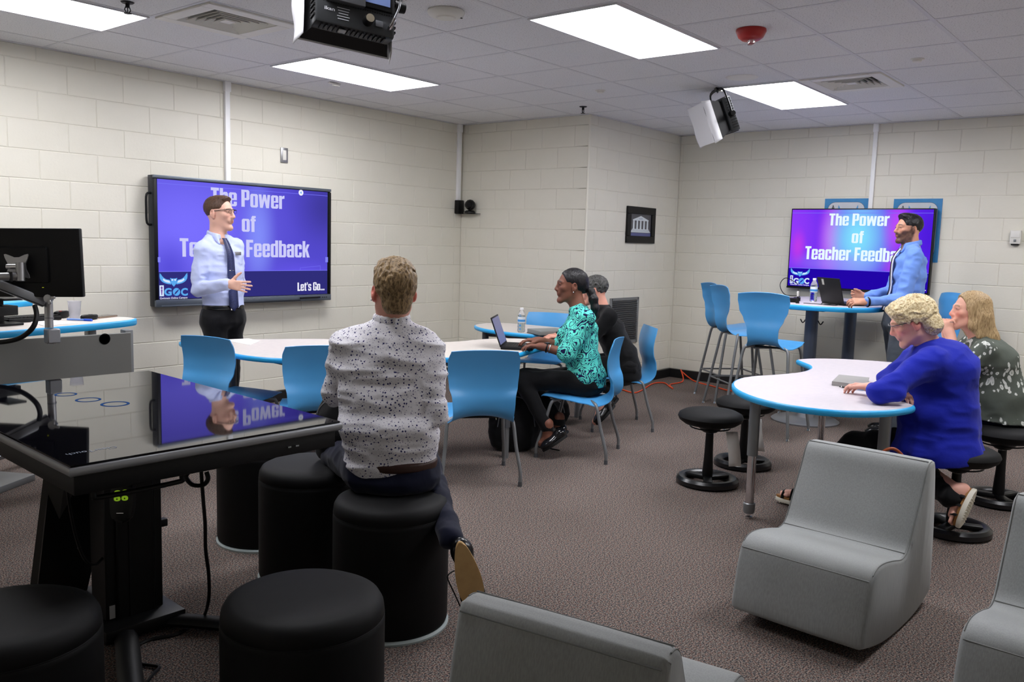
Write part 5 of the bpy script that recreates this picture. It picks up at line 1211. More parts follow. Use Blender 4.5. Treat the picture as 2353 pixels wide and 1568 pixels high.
def hair_mat(name, c1, c2, sc=(60, 60, 12), rough=0.42):
    m = mat(name, c1, rough, spec=0.4); v = coords(m, sc)
    n = N(m, 'ShaderNodeTexNoise', Scale=3.0, Detail=5.0); n.inputs['Distortion'].default_value = 0.6; L(m, v, n.inputs['Vector'])
    L(m, ramp(m, n.outputs[0], [(0.35, c1), (0.62, c2)]), bsdf(m).inputs['Base Color'])
    b = N(m, 'ShaderNodeBump', Strength=0.8, Distance=0.004); L(m, n.outputs[0], b.inputs['Height']); L(m, b.outputs['Normal'], bsdf(m).inputs['Normal']); return m
M_EYEW = mat('eye_white', (225, 220, 214), 0.2); M_IRIS = mat('iris_dark', (50, 36, 28), 0.2)
SKIN = skin_mat('skin')

class Head:
    def __init__(s, c, F_, U_=(0, 0, 1), scale=1.0):
        s.c = V(c); s.F = nz(F_); U_ = V(U_); s.U = nz(U_-s.F*(U_@s.F)); s.R = np.cross(s.F, s.U); s.s = scale
        s.ax = np.array([s.R, s.F, s.U])
    def p(s, x, y, z): return s.c+(x*s.R+y*s.F+z*s.U)*s.s
    def loc(s, P_): return ((P_-s.c)@s.ax.T)/s.s
    def add(s, B, fem=False, neck=None, nr=0.056, nose=1.0):
        k = s.s; e = lambda c, r, kk=0.02, sub=False: B.ell(s.p(*c), V(r)*k, s.ax, kk, sub)
        co = lambda a, b, ra, rb, kk=0.01: B.cone(s.p(*a), s.p(*b), ra*k, rb*k, kk)
        e((0, -0.012, 0.032), (0.074, 0.094, 0.084)); e((0, 0.024, -0.02), (0.060, 0.066, 0.080), 0.03)
        w = 0.88 if fem else 1.0
        for q in (-1, 1):
            co((q*0.046*w, 0.0, -0.055), (q*0.016, 0.070, -0.096), 0.022, 0.015, 0.03)
            e((q*0.040, 0.064, -0.012), (0.020, 0.016, 0.016), 0.025)
            e((q*0.031, 0.100, 0.014), (0.017, 0.016, 0.012), 0.018, True)      # eye sockets
            co((q*0.012, 0.087, 0.029), (q*0.045, 0.074, 0.027), 0.008, 0.007, 0.015)  # brow ridge
            e((q*0.031, 0.078, 0.013), (0.0155, 0.0125, 0.0075), 0.006)          # lids
            e((q*0.011, 0.098, -0.026), (0.008, 0.010, 0.007), 0.008)           # nostril wings
            # ears
            e((q*0.079, -0.008, -0.004), (0.0095, 0.019, 0.031), 0.008); e((q*0.082, -0.010, 0.006), (0.005, 0.010, 0.014), 0.004, True); e((q*0.076, -0.001, -0.028), (0.007, 0.009, 0.010), 0.006)
        co((0, 0.086, 0.022), (0, 0.106*nose, -0.018), 0.0075, 0.0105, 0.014); e((0, 0.104*nose, -0.022), (0.0105, 0.011, 0.009), 0.008)
        e((0, 0.076, -0.098), (0.020, 0.016, 0.015), 0.025)                      # chin
        e((0, 0.084, -0.048), (0.028, 0.012, 0.016), 0.02)
        co((-0.019, 0.086, -0.050), (0.019, 0.086, -0.050), 0.0058, 0.0058, 0.006); co((-0.016, 0.086, -0.060), (0.016, 0.086, -0.060), 0.0066, 0.0066, 0.006)
        e((0, 0.0985, -0.0548), (0.022, 0.005, 0.0016), 0.003, True)
        if neck is not None:
            B.cone(s.p(0, -0.022, -0.03), neck, nr*0.94, nr*1.06, 0.03); B.cone(s.p(0, 0.01, -0.06), V(neck)+s.F*0.01, nr*0.8, nr*0.8, 0.03)
    def eyes(s, root):
        for q in (-1, 1):
            c = s.p(q*0.031, 0.0755, 0.013); bm = bmesh.new(); bmesh.ops.create_uvsphere(bm, u_segments=14, v_segments=10, radius=0.0120*s.s)
            o = link('eye', fin(bm, 180), M_EYEW, root, Matrix.Translation(Vector(c-V(root.location))))
            c2 = s.p(q*0.031, 0.0755+0.0100, 0.013); bm = bmesh.new(); bmesh.ops.create_uvsphere(bm, u_segments=12, v_segments=8, radius=0.0046*s.s)
            link('iris', fin(bm, 180), M_IRIS, o, Matrix.Translation(Vector(c2-c)))
    def color(s, P_, base, lip, brow=None, beard=None, stub=0.0, blush=0.07):
        q = s.loc(P_); x, y, z = np.abs(q[:, 0]), q[:, 1], q[:, 2]
        C = np.tile(V(s2l(base)[:3]), (len(P_), 1)); B = V(s2l(base)[:3])
        near = (np.abs(q) < 0.16).all(1)
        def mixc(C, m, col): m = m[:, None]; return C*(1-m)+V(s2l(col)[:3])*m
        n = vnoise(P_*90)*0.5+0.5
        C *= (1+0.06*(vnoise(P_*25)))[:, None]
        red = np.clip(np.exp(-((x-0.042)/0.02)**2-((z+0.02)/0.022)**2)*(y > 0.03)+np.exp(-(x/0.014)**2-((z+0.02)/0.014)**2)*(y > 0.09)+(x > 0.070)*(np.abs(z) < 0.04)*(y > -0.04)*0.8, 0, 1)*near
        C = mixc(C, red*blush*2, (min(base[0]+8, 255), int(base[1]*0.78), int(base[2]*0.78)))
        lipm = (y > 0.07)*np.clip(1.6-np.sqrt((x/0.022)**2+((z+0.0555)/0.0105)**2)*1.6, 0, 1); C = mixc(C, np.clip(lipm, 0, 1), lip)
        sg = lambda v, w=0.003: 1/(1+np.exp(-np.clip(v/w, -30, 30)))
        if beard is not None:
            low = sg(-0.050+(x-0.015)*0.75-z)*sg(y-0.0); tash = sg(-0.034-z)*sg(z+0.049)*sg(0.030-x)*sg(y-0.075)
            burn = sg(x-0.060)*sg(0.028-z)*sg(y+0.006)*sg(0.022-y)*sg(z+0.06); m = np.clip(low+tash+burn, 0, 1)*near*sg(z+0.125)
            m = m*(1-np.clip(lipm, 0, 1)*0.8)*(0.78+0.22*n); C = mixc(C, np.clip(m, 0, 1)*0.9, beard)
        if stub > 0:
            m = (sg(-0.03-z, 0.008)*sg(y+0.0, 0.008)*(z > -0.125))*near*stub*(1-np.clip(lipm, 0, 1)); C = mixc(C, m*(0.6+0.4*n), tuple(int(v*0.55) for v in base))
        if brow is not None:
            zz = 0.034-np.clip(x-0.03, 0, 1)*0.25; m = np.clip(1.5-np.abs(z-zz)/0.0042, 0, 1)*(x > 0.010)*(x < 0.050)*(y > 0.05); C = mixc(C, m*0.9, brow)
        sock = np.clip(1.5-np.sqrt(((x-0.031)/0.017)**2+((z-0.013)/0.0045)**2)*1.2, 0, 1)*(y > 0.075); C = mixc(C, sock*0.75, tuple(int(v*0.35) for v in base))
        return C
def hand(B, w, d, t, nrm, curl=(20, 25, 28, 32), spread=6, thumb=35, sc=1.0, tcurl=15):
    """w wrist, d direction of the fingers, t towards the thumb side, nrm out of the back of the hand"""
    w, d = V(w), nz(d); t = nz(V(t)-d*(V(t)@d)); n_ = np.cross(d, t); n_ = n_ if n_@V(nrm) > 0 else -n_
    L_ = 0.088*sc
    for k in range(4):
        o = (0.028-0.0185*k)*sc; B.cone(w+t*o*0.55, w+d*(L_-0.004*abs(k-1))+t*o, 0.0145*sc, 0.0115*sc, 0.014)
    B.cone(w-d*0.03*sc, w+d*0.02*sc, 0.023*sc, 0.024*sc, 0.02)
    for k, (ln, r) in enumerate(((0.074, 0.0088), (0.082, 0.009), (0.076, 0.0086), (0.060, 0.0078))):
        o = (0.028-0.0185*k)*sc; p = w+d*(L_-0.004*abs(k-1))*1.0+t*o
        a = math.radians((1.2-k)*spread); dd = d*math.cos(a)+t*math.sin(a); c = math.radians(curl[k]); ang = c*0.8
        for s_, (fr, rr) in enumerate(((0.45, 1.0), (0.30, 0.94), (0.25, 0.86))):
            v = dd*math.cos(ang)-n_*math.sin(ang); q = p+v*ln*fr*sc; B.cone(p, q, r*rr*sc, r*(rr-0.06)*sc, 0.004); p = q; ang += c
    a = math.radians(thumb); p = w+d*0.018*sc+t*0.020*sc-n_*0.004; v = nz(d*math.cos(a)+t*math.sin(a)-n_*0.25)
    q = p+v*0.042*sc; B.cone(p, q, 0.0145*sc, 0.0115*sc, 0.012)
    a2 = a-math.radians(tcurl); v = nz(d*math.cos(a2)+t*math.sin(a2)-n_*0.2); q2 = q+v*0.032*sc; B.cone(q, q2, 0.0105*sc, 0.0098*sc, 0.006)
    v = nz(d*math.cos(a2-0.2)+t*math.sin(a2-0.2)-n_*0.15); B.cone(q2, q2+v*0.022*sc, 0.0095*sc, 0.0075*sc, 0.005)
def part(root, name, fld, h, material, disp=None, clip=None, color=None, label=None):
    v, q = fld.build(h, disp, clip); o = link(name, to_mesh(v, q, root.location, color(v) if color else None), material, root)
    if label: o['label'] = label
    return o
def person(label, base): return thing('person', label, 'person', tuple(base))
def shoe(root, heel, toe, up, material, w=0.045, sole=None, name='shoe', hgt=0.075, flat=False):
    heel, toe = V(heel), V(toe); d = nz(toe-heel); up = nz(V(up)-d*(V(up)@d)); side = np.cross(d, up); L_ = np.linalg.norm(toe-heel)
    B = Field(); ax = np.array([side, d, up])
    B.ell(heel+d*0.035+up*0.035, (w*0.75, 0.045, 0.036), ax, 0.03); B.cone(heel+d*0.05+up*0.035, heel+d*(L_-0.05)+up*0.024, 0.033, 0.026, 0.03)
    B.ell(heel+d*(L_-0.065)+up*0.022, (w, 0.07, 0.024), ax, 0.03)
    if not flat: B.cone(heel+d*0.045+up*0.05, heel+d*0.05+up*hgt, 0.034, 0.036, 0.02)
    o = part(root, name, B, 0.006, material, clip=lambda P_: -((P_-heel)@up)+0.004)
    pl = []
    for tt in range(20):
        a = 2*math.pi*tt/20; yy = L_/2+math.cos(a)*(L_/2+0.004); ww = w*(0.78+0.26*math.sin(math.pi*min(max((yy/L_), 0), 1)**1.6)); pl.append((math.sin(a)*ww, yy))
    link('sole', prism(chaikin(pl, 1), -0.012, 0.008, None, 0.003, 1), sole or M_BLACK, o, frame_mtx(Vector(heel-V(root.location)), Vector(side), Vector(d)))
    return o
D3 = lambda px, py, d: V(atd(px, py, d))
RR, FF, ZZ = nz((R3[0], R3[1], 0)), nz((_f[0], _f[1], 0)), V(0, 0, 1)

def fabric(name, rgb, rough=0.8, bs=0.25, scale=35, sheen=0.1):
    m = mat(name, rgb, rough, spec=0.2, sheen=sheen); v = coords(m); n = bump(m, v, scale, bs, 0.012, 4); return m
# ---------------------------------------------------------------- fabrics
M_SHIRT_BLUE = fabric('pale_blue_shirt', (190, 200, 238), 0.75, 0.22, 22)
M_SHIRT_BLUE2 = fabric('mid_blue_shirt', (112, 150, 226), 0.75, 0.25, 22)
M_TROU_BLACK = fabric('black_trousers', (14, 14, 18), 0.8, 0.2, 16)
M_TROU_NAVY = fabric('navy_trousers', (18, 22, 44), 0.8, 0.25, 18)
M_TROU_GREY = fabric('grey_trousers', (72, 78, 86), 0.8, 0.25, 20)
M_BLACKCLOTH = fabric('black_cloth', (13, 13, 15), 0.85, 0.2, 18)
M_CARD = fabric('cobalt_cardigan', (24, 36, 160), 0.85, 0.3, 14, 0.08)
def floral_small():
    m = mat('white_floral_shirt', (232, 230, 236), 0.8, spec=0.2); v = coords(m)
    vo = N(m, 'ShaderNodeTexVoronoi', Scale=70.0); vo.inputs['Randomness'].default_value = 0.7; L(m, v, vo.inputs['Vector'])
    no = N(m, 'ShaderNodeTexNoise', Scale=260.0, Detail=2.0); L(m, v, no.inputs['Vector'])
    ad = N(m, 'ShaderNodeMath', operation='ADD'); L(m, vo.outputs['Distance'], ad.inputs[0]); mu = N(m, 'ShaderNodeMath', operation='MULTIPLY'); mu.inputs[1].default_value = 0.55
    L(m, no.outputs[0], mu.inputs[0]); L(m, mu.outputs[0], ad.inputs[1])
    c1 = ramp(m, ad.outputs[0], [(0.0, (38, 42, 96)), (0.50, (44, 48, 104)), (0.53, (234, 232, 238))])
    v2 = N(m, 'ShaderNodeTexVoronoi', Scale=120.0); L(m, v, v2.inputs['Vector'])
    c2 = ramp(m, v2.outputs['Distance'], [(0.0, (96, 98, 140)), (0.17, (120, 120, 160)), (0.22, (255, 255, 255))])
    mx = N(m, 'ShaderNodeMix', data_type='RGBA', blend_type='MULTIPLY'); mx.inputs[0].default_value = 1.0; L(m, c1, mx.inputs[6]); L(m, c2, mx.inputs[7]); L(m, mx.outputs[2], bsdf(m).inputs['Base Color'])
    bump(m, v, 22, 0.3, 0.012, 4); return m
def damask():
    m = mat('turquoise_damask', (92, 214, 196), 0.75, spec=0.2); v = coords(m)
    n = N(m, 'ShaderNodeTexNoise', Scale=8.0, Detail=1.0); L(m, v, n.inputs['Vector'])
    mx = N(m, 'ShaderNodeMix', data_type='RGBA'); mx.inputs[0].default_value = 0.22; L(m, v, mx.inputs[6]); L(m, n.outputs[1], mx.inputs[7])
    vo = N(m, 'ShaderNodeTexVoronoi', Scale=16.0); L(m, mx.outputs[2], vo.inputs['Vector'])
    si = N(m, 'ShaderNodeMath', operation='MULTIPLY'); si.inputs[1].default_value = 26.0; L(m, vo.outputs['Distance'], si.inputs[0])
    s2 = N(m, 'ShaderNodeMath', operation='SINE'); L(m, si.outputs[0], s2.inputs[0])
    n2 = N(m, 'ShaderNodeTexNoise', Scale=34.0, Detail=2.0); L(m, v, n2.inputs['Vector'])
    ad = N(m, 'ShaderNodeMath', operation='MULTIPLY_ADD'); ad.inputs[1].default_value = 3.2; ad.inputs[2].default_value = -1.75; L(m, n2.outputs[0], ad.inputs[0])
    a2 = N(m, 'ShaderNodeMath', operation='ADD'); L(m, s2.outputs[0], a2.inputs[0]); L(m, ad.outputs[0], a2.inputs[1])
    L(m, ramp(m, a2.outputs[0], [(0.0, (98, 218, 200)), (0.26, (92, 212, 194)), (0.33, (24, 26, 74)), (1.0, (20, 22, 66))]), bsdf(m).inputs['Base Color']); bump(m, v, 18, 0.25, 0.012, 4); return m
def leafy():
    m = mat('grey_green_leaf_print', (92, 96, 90), 0.8, spec=0.2); v = coords(m); cur = None
    w = N(m, 'ShaderNodeTexNoise', Scale=9.0, Detail=1.0); L(m, v, w.inputs['Vector'])
    big = N(m, 'ShaderNodeTexNoise', Scale=4.6, Detail=0.0); L(m, v, big.inputs['Vector'])
    fine = N(m, 'ShaderNodeTexNoise', Scale=170.0, Detail=2.0); L(m, v, fine.inputs['Vector'])
    for k, (rot, sc) in enumerate((((0.5, 0.3, 0.4), (30, 30, 13)), ((1.2, 0.2, -0.7), (28, 28, 12)), ((-0.8, 0.5, 1.3), (26, 26, 24)))):
        mp = N(m, 'ShaderNodeMapping'); mp.inputs['Rotation'].default_value = rot; mp.inputs['Scale'].default_value = sc; mp.inputs['Location'].default_value = (k*3.1, k*1.7, 0)
        mx = N(m, 'ShaderNodeMix', data_type='RGBA'); mx.inputs[0].default_value = 0.06; L(m, v, mx.inputs[6]); L(m, w.outputs[1], mx.inputs[7]); L(m, mx.outputs[2], mp.inputs[0])
        vo = N(m, 'ShaderNodeTexVoronoi', Scale=1.0); vo.inputs['Randomness'].default_value = 0.8; L(m, mp.outputs[0], vo.inputs['Vector'])
        if cur is None: cur = vo.outputs['Distance']
        else:
            mi = N(m, 'ShaderNodeMath', operation='MINIMUM'); L(m, cur, mi.inputs[0]); L(m, vo.outputs['Distance'], mi.inputs[1]); cur = mi.outputs[0]
    a1 = N(m, 'ShaderNodeMath', operation='MULTIPLY_ADD'); a1.inputs[1].default_value = -2.2; a1.inputs[2].default_value = 1.12; L(m, big.outputs[0], a1.inputs[0])
    cl = N(m, 'ShaderNodeClamp'); L(m, a1.outputs[0], cl.inputs[0])
    a2 = N(m, 'ShaderNodeMath', operation='ADD'); L(m, cur, a2.inputs[0]); L(m, cl.outputs[0], a2.inputs[1])
    a3 = N(m, 'ShaderNodeMath', operation='MULTIPLY_ADD'); a3.inputs[1].default_value = 0.12; L(m, fine.outputs[0], a3.inputs[0]); L(m, a2.outputs[0], a3.inputs[2])
    L(m, ramp(m, a3.outputs[0], [(0.0, (216, 218, 212)), (0.15, (160, 166, 156)), (0.22, (214, 216, 210)), (0.33, (206, 208, 202)), (0.36, (88, 94, 86))]), bsdf(m).inputs['Base Color']); bump(m, v, 18, 0.22, 0.012, 4); return m
M_FLORAL, M_DAMASK, M_LEAFY = floral_small(), damask(), leafy()
M_SHOEBLK = mat('black_shoe_leather', (14, 14, 15), 0.25)
M_TANSOLE = mottled('tan_leather_sole', (206, 168, 112), (190, 152, 98), 20, 0.55, 0.2, 150, 0.001)
M_HBROWN = hair_mat('hair_brown', (66, 46, 34), (88, 62, 46)); M_HBLACK = hair_mat('hair_black', (12, 11, 13), (30, 28, 30), rough=0.3)
M_HFAIR = hair_mat('hair_dark_blond', (98, 78, 54), (172, 144, 104), (45, 45, 22)); M_HGREY = hair_mat('hair_grey', (40, 40, 40), (96, 95, 92))
M_HBLOND = hair_mat('hair_blond_curly', (176, 150, 104), (236, 220, 180), (38, 38, 38)); M_HLONG = hair_mat('hair_long_blond', (136, 108, 72), (196, 168, 124), (70, 70, 8))
# ---------------------------------------------------------------- 1: standing man with glasses
def limb_pants(B, hip, knee, ank, rh, rk, ra, k=0.04):
    B.cone(hip, knee, rh, rk, k); B.cone(knee, ank, rk, ra, 0.03)
def collar(nb, hd, Fd, Rt, h=0.0):
    """turned-down shirt collar: a band round the neck and two points at the front"""
    C = Field(); pts = []
    for a in np.linspace(-2.75, 2.75, 18):
        pts.append(nb+Rt*0.066*math.sin(a)-Fd*0.066*math.cos(a)+ZZ*(0.020+h+0.016*math.cos(a)))
    for a, b in zip(pts[:-1], pts[1:]): C.cone(a-ZZ*0.012, b-ZZ*0.012, 0.013, 0.013, 0.012); C.cone(a+ZZ*0.008, b+ZZ*0.008, 0.009, 0.009, 0.012)
    for q in (-1, 1): C.cone(nb+Rt*q*0.050+Fd*0.050-ZZ*0.002, nb+Rt*q*0.045+Fd*0.088-ZZ*0.050, 0.020, 0.008, 0.012)
    return C
def man_glasses():
    D = 6.45; base = V(D3(512, 700, D)); base[2] = 0
    r = person('man in glasses, pale blue shirt and dark tie standing before the left screen', base)
    Fd = nz(RR*0.80-FF*0.60); Rt = nz(-FF*0.80-RR*0.60)
    hd = Head(D3(505, 491, D), nz(RR*0.96-FF*0.22), ZZ-0.02*RR, 1.10)
    nb = D3(500, 545, D); chest = D3(503, 585, D); waist = D3(512, 668, D+0.0); pel = D3(513, 712, D)
    shR = D3(466, 577, D-0.14); shL = D3(541, 569, D+0.14)
    elR = D3(455, 664, D-0.17); wrR = D3(521, 654, D-0.30)
    elL = D3(548, 650, D+0.15); wrL = D3(541, 700, D+0.05)
    B = Field(); hd.add(B, False, nb)
    B.loft([(nb-ZZ*0.03, 0.10, 0.07), (chest, 0.155, 0.095), (waist, 0.125, 0.085)], Rt)
    B.cone(shR, elR, 0.045, 0.038); B.cone(elR, wrR, 0.036, 0.027); B.cone(shL, elL, 0.045, 0.038); B.cone(elL, wrL, 0.036, 0.027)
    hand(B, wrR+nz(wrR-elR)*0.02, nz(RR*0.93-ZZ*0.10-FF*0.15), ZZ*0.9+RR*0.3, -FF, (8, 10, 14, 18), 7, 62, 1.0, 10)
    hand(B, wrL, nz(-ZZ), Fd, Rt*-1, (40, 40, 40, 40), 2, 20, 0.95)
    part(r, 'body', B, 0.0055, SKIN, color=lambda P_: hd.color(P_, (226, 178, 158), (186, 108, 100), (84, 58, 44), None, 0.10)); hd.eyes(r)
    H = Field(); H.ell(hd.p(0, -0.018, 0.040), (0.080, 0.098, 0.085), hd); H.ell(hd.p(0, 0.03, 0.098), (0.050, 0.055, 0.026), hd, 0.02)
    def hc(P_):
        q = hd.loc(P_); x, y, z = np.abs(q[:, 0]), q[:, 1], q[:, 2]
        return np.maximum.reduce([y-(0.058+0.35*(z-0.075)), (-z-0.035-np.clip(-y-0.035, 0, 0.045)*1.0), np.where(y > -0.03, (0.030-z)-np.clip(0.004-y, 0, 1)*0.9, -1.0)])
    part(r, 'hair', H, 0.005, M_HBROWN, folds(0.003, (60, 60, 30), 2), hc)
    S = Field()
    S.loft([(nb-ZZ*0.045, 0.115, 0.070), (chest, 0.185, 0.118), ((chest+waist)/2, 0.178, 0.122), (waist, 0.160, 0.118), (pel+ZZ*0.02, 0.160, 0.118)], Rt)
    S.cone(shR-ZZ*0.005, elR, 0.066, 0.056, 0.03); S.cone(elR, wrR, 0.055, 0.040, 0.02); S.cone(shL, elL, 0.064, 0.054, 0.03); S.cone(elL, wrL, 0.054, 0.046, 0.02)
    for q_, sh_ in ((1, shR), (-1, shL)): S.cone(sh_+ZZ*0.012, nb+Rt*q_*0.05-ZZ*0.012, 0.05, 0.045, 0.04)
    S.cone(wrR-nz(wrR-elR)*0.03, wrR+nz(wrR-elR)*0.005, 0.038, 0.038, 0.004)
    part(r, 'shirt', S, 0.0075, M_SHIRT_BLUE, folds(0.010, (8, 8, 15), 1), lambda P_: np.maximum((P_-nb)@ZZ-0.022+((P_-nb)@Fd)*0.35, -((P_-pel)@ZZ)-0.004+0.05*np.clip((P_-pel)@(-Rt)-0.15, 0, 1)))
    C = collar(nb, hd, Fd, Rt)
    part(r, 'collar', C, 0.006, M_SHIRT_BLUE)
    tie = [nb+Fd*0.088-ZZ*0.006, nb+Fd*0.118-ZZ*0.045, chest+Fd*0.148+ZZ*0.0, (chest+waist)/2+Fd*0.136, waist+Fd*0.134, pel+Fd*0.140-ZZ*0.0]
    bm = bmesh.new(); rows = []
    for p, w in zip(smooth_path(tie, 3), np.interp(np.linspace(0, 5, 16), [0, 0.35, 0.7, 3, 4.7, 5], [0.020, 0.017, 0.021, 0.033, 0.040, 0.004])):
        rows.append([bm.verts.new(p+Vector(Rt*w*s)+Vector(Fd*(0.004 if s == 0 else 0))) for s in (-1, 0, 1)])
    for a, b in zip(rows[:-1], rows[1:]):
        for k in range(2): bm.faces.new((a[k], a[k+1], b[k+1], b[k]))
    me = fin(bm, 180); me.transform(Matrix.Translation(-Vector(r.location)))
    o = link('necktie', me, mottled('tie_navy_pattern', (28, 34, 70), (44, 54, 104), 120, 0.5, 0), r); md = o.modifiers.new('t', 'SOLIDIFY'); md.thickness = 0.006
    link('tie_clip', box((0, 0, 0), (0.04, 0.006, 0.006), 0.001), M_CHROME, r, frame_mtx(Vector(waist*0.35+chest*0.65*1.0-V(r.location)+Fd*0.142-ZZ*0.02)-Vector((0, 0, 0)), Vector(Rt), Vector(Fd)))
    nt_ = link('name_badge', box((0, 0, 0), (0.062, 0.004, 0.026), 0.001), M_STEEL, r, frame_mtx(Vector(chest-V(r.location)+Fd*0.118-Rt*0.082+ZZ*0.012), Vector(Rt), Vector(Fd)))
    P = Field(); kR, kL = D3(500, 800, D-0.05), D3(532, 800, D+0.08); aR, aL = V(kR), V(kL); aR = kR-ZZ*(kR[2]-0.10)-Fd*0.02; aL = kL-ZZ*(kL[2]-0.10)-Fd*0.02
    P.loft([(pel+ZZ*0.045, 0.155, 0.115), (pel-ZZ*0.08, 0.172, 0.125)], Rt); limb_pants(P, pel+Rt*0.085-ZZ*0.08, kR, aR, 0.098, 0.072, 0.058); limb_pants(P, pel-Rt*0.085-ZZ*0.08, kL, aL, 0.098, 0.072, 0.058)
    part(r, 'trousers', P, 0.009, M_TROU_BLACK, folds(0.008, (9, 9, 9), 4), lambda P_: (P_-pel)@ZZ-0.03)
    bl = Field(); bl.loft([(pel+ZZ*0.008, 0.163, 0.121), (pel+ZZ*0.036, 0.163, 0.121)], Rt, caps=0.08); part(r, 'belt', bl, 0.006, M_SHOEBLK)
    link('belt_buckle', box((0, 0, 0), (0.045, 0.006, 0.034), 0.002), M_CHROME, r, frame_mtx(Vector(pel+ZZ*0.022+Fd*0.128-V(r.location)), Vector(Rt), Vector(Fd)))
    for a in (aR, aL): shoe(r, V(a[0], a[1], 0.013)-Fd*0.06, V(a[0], a[1], 0.013)+Fd*0.22, ZZ, M_SHOEBLK)
    # spectacles
    g = link('spectacles', tube([hd.p(0.048, 0.098, 0.026), hd.p(0.012, 0.106, 0.027), hd.p(-0.012, 0.106, 0.027), hd.p(-0.048, 0.098, 0.026)], 0.0032, 6), M_BLACK, r)
    for q in (-1, 1):
        link('temple_arm', tube([hd.p(q*0.050, 0.097, 0.026), hd.p(q*0.070, 0.05, 0.022), hd.p(q*0.080, -0.005, 0.014)], 0.0025, 6), M_BLACK, g)
        link('lens_rim', tube([hd.p(q*(0.031+0.019*math.cos(a)), 0.103-0.004*abs(math.cos(a)), 0.014+0.013*math.sin(a)) for a in np.linspace(0, 2*math.pi, 14)[:-1]], 0.0012, 5, closed=True), M_BLACK, g)
    for c in [g]+list(g.children): c.data.transform(Matrix.Translation(-Vector(r.location)))
man_glasses()

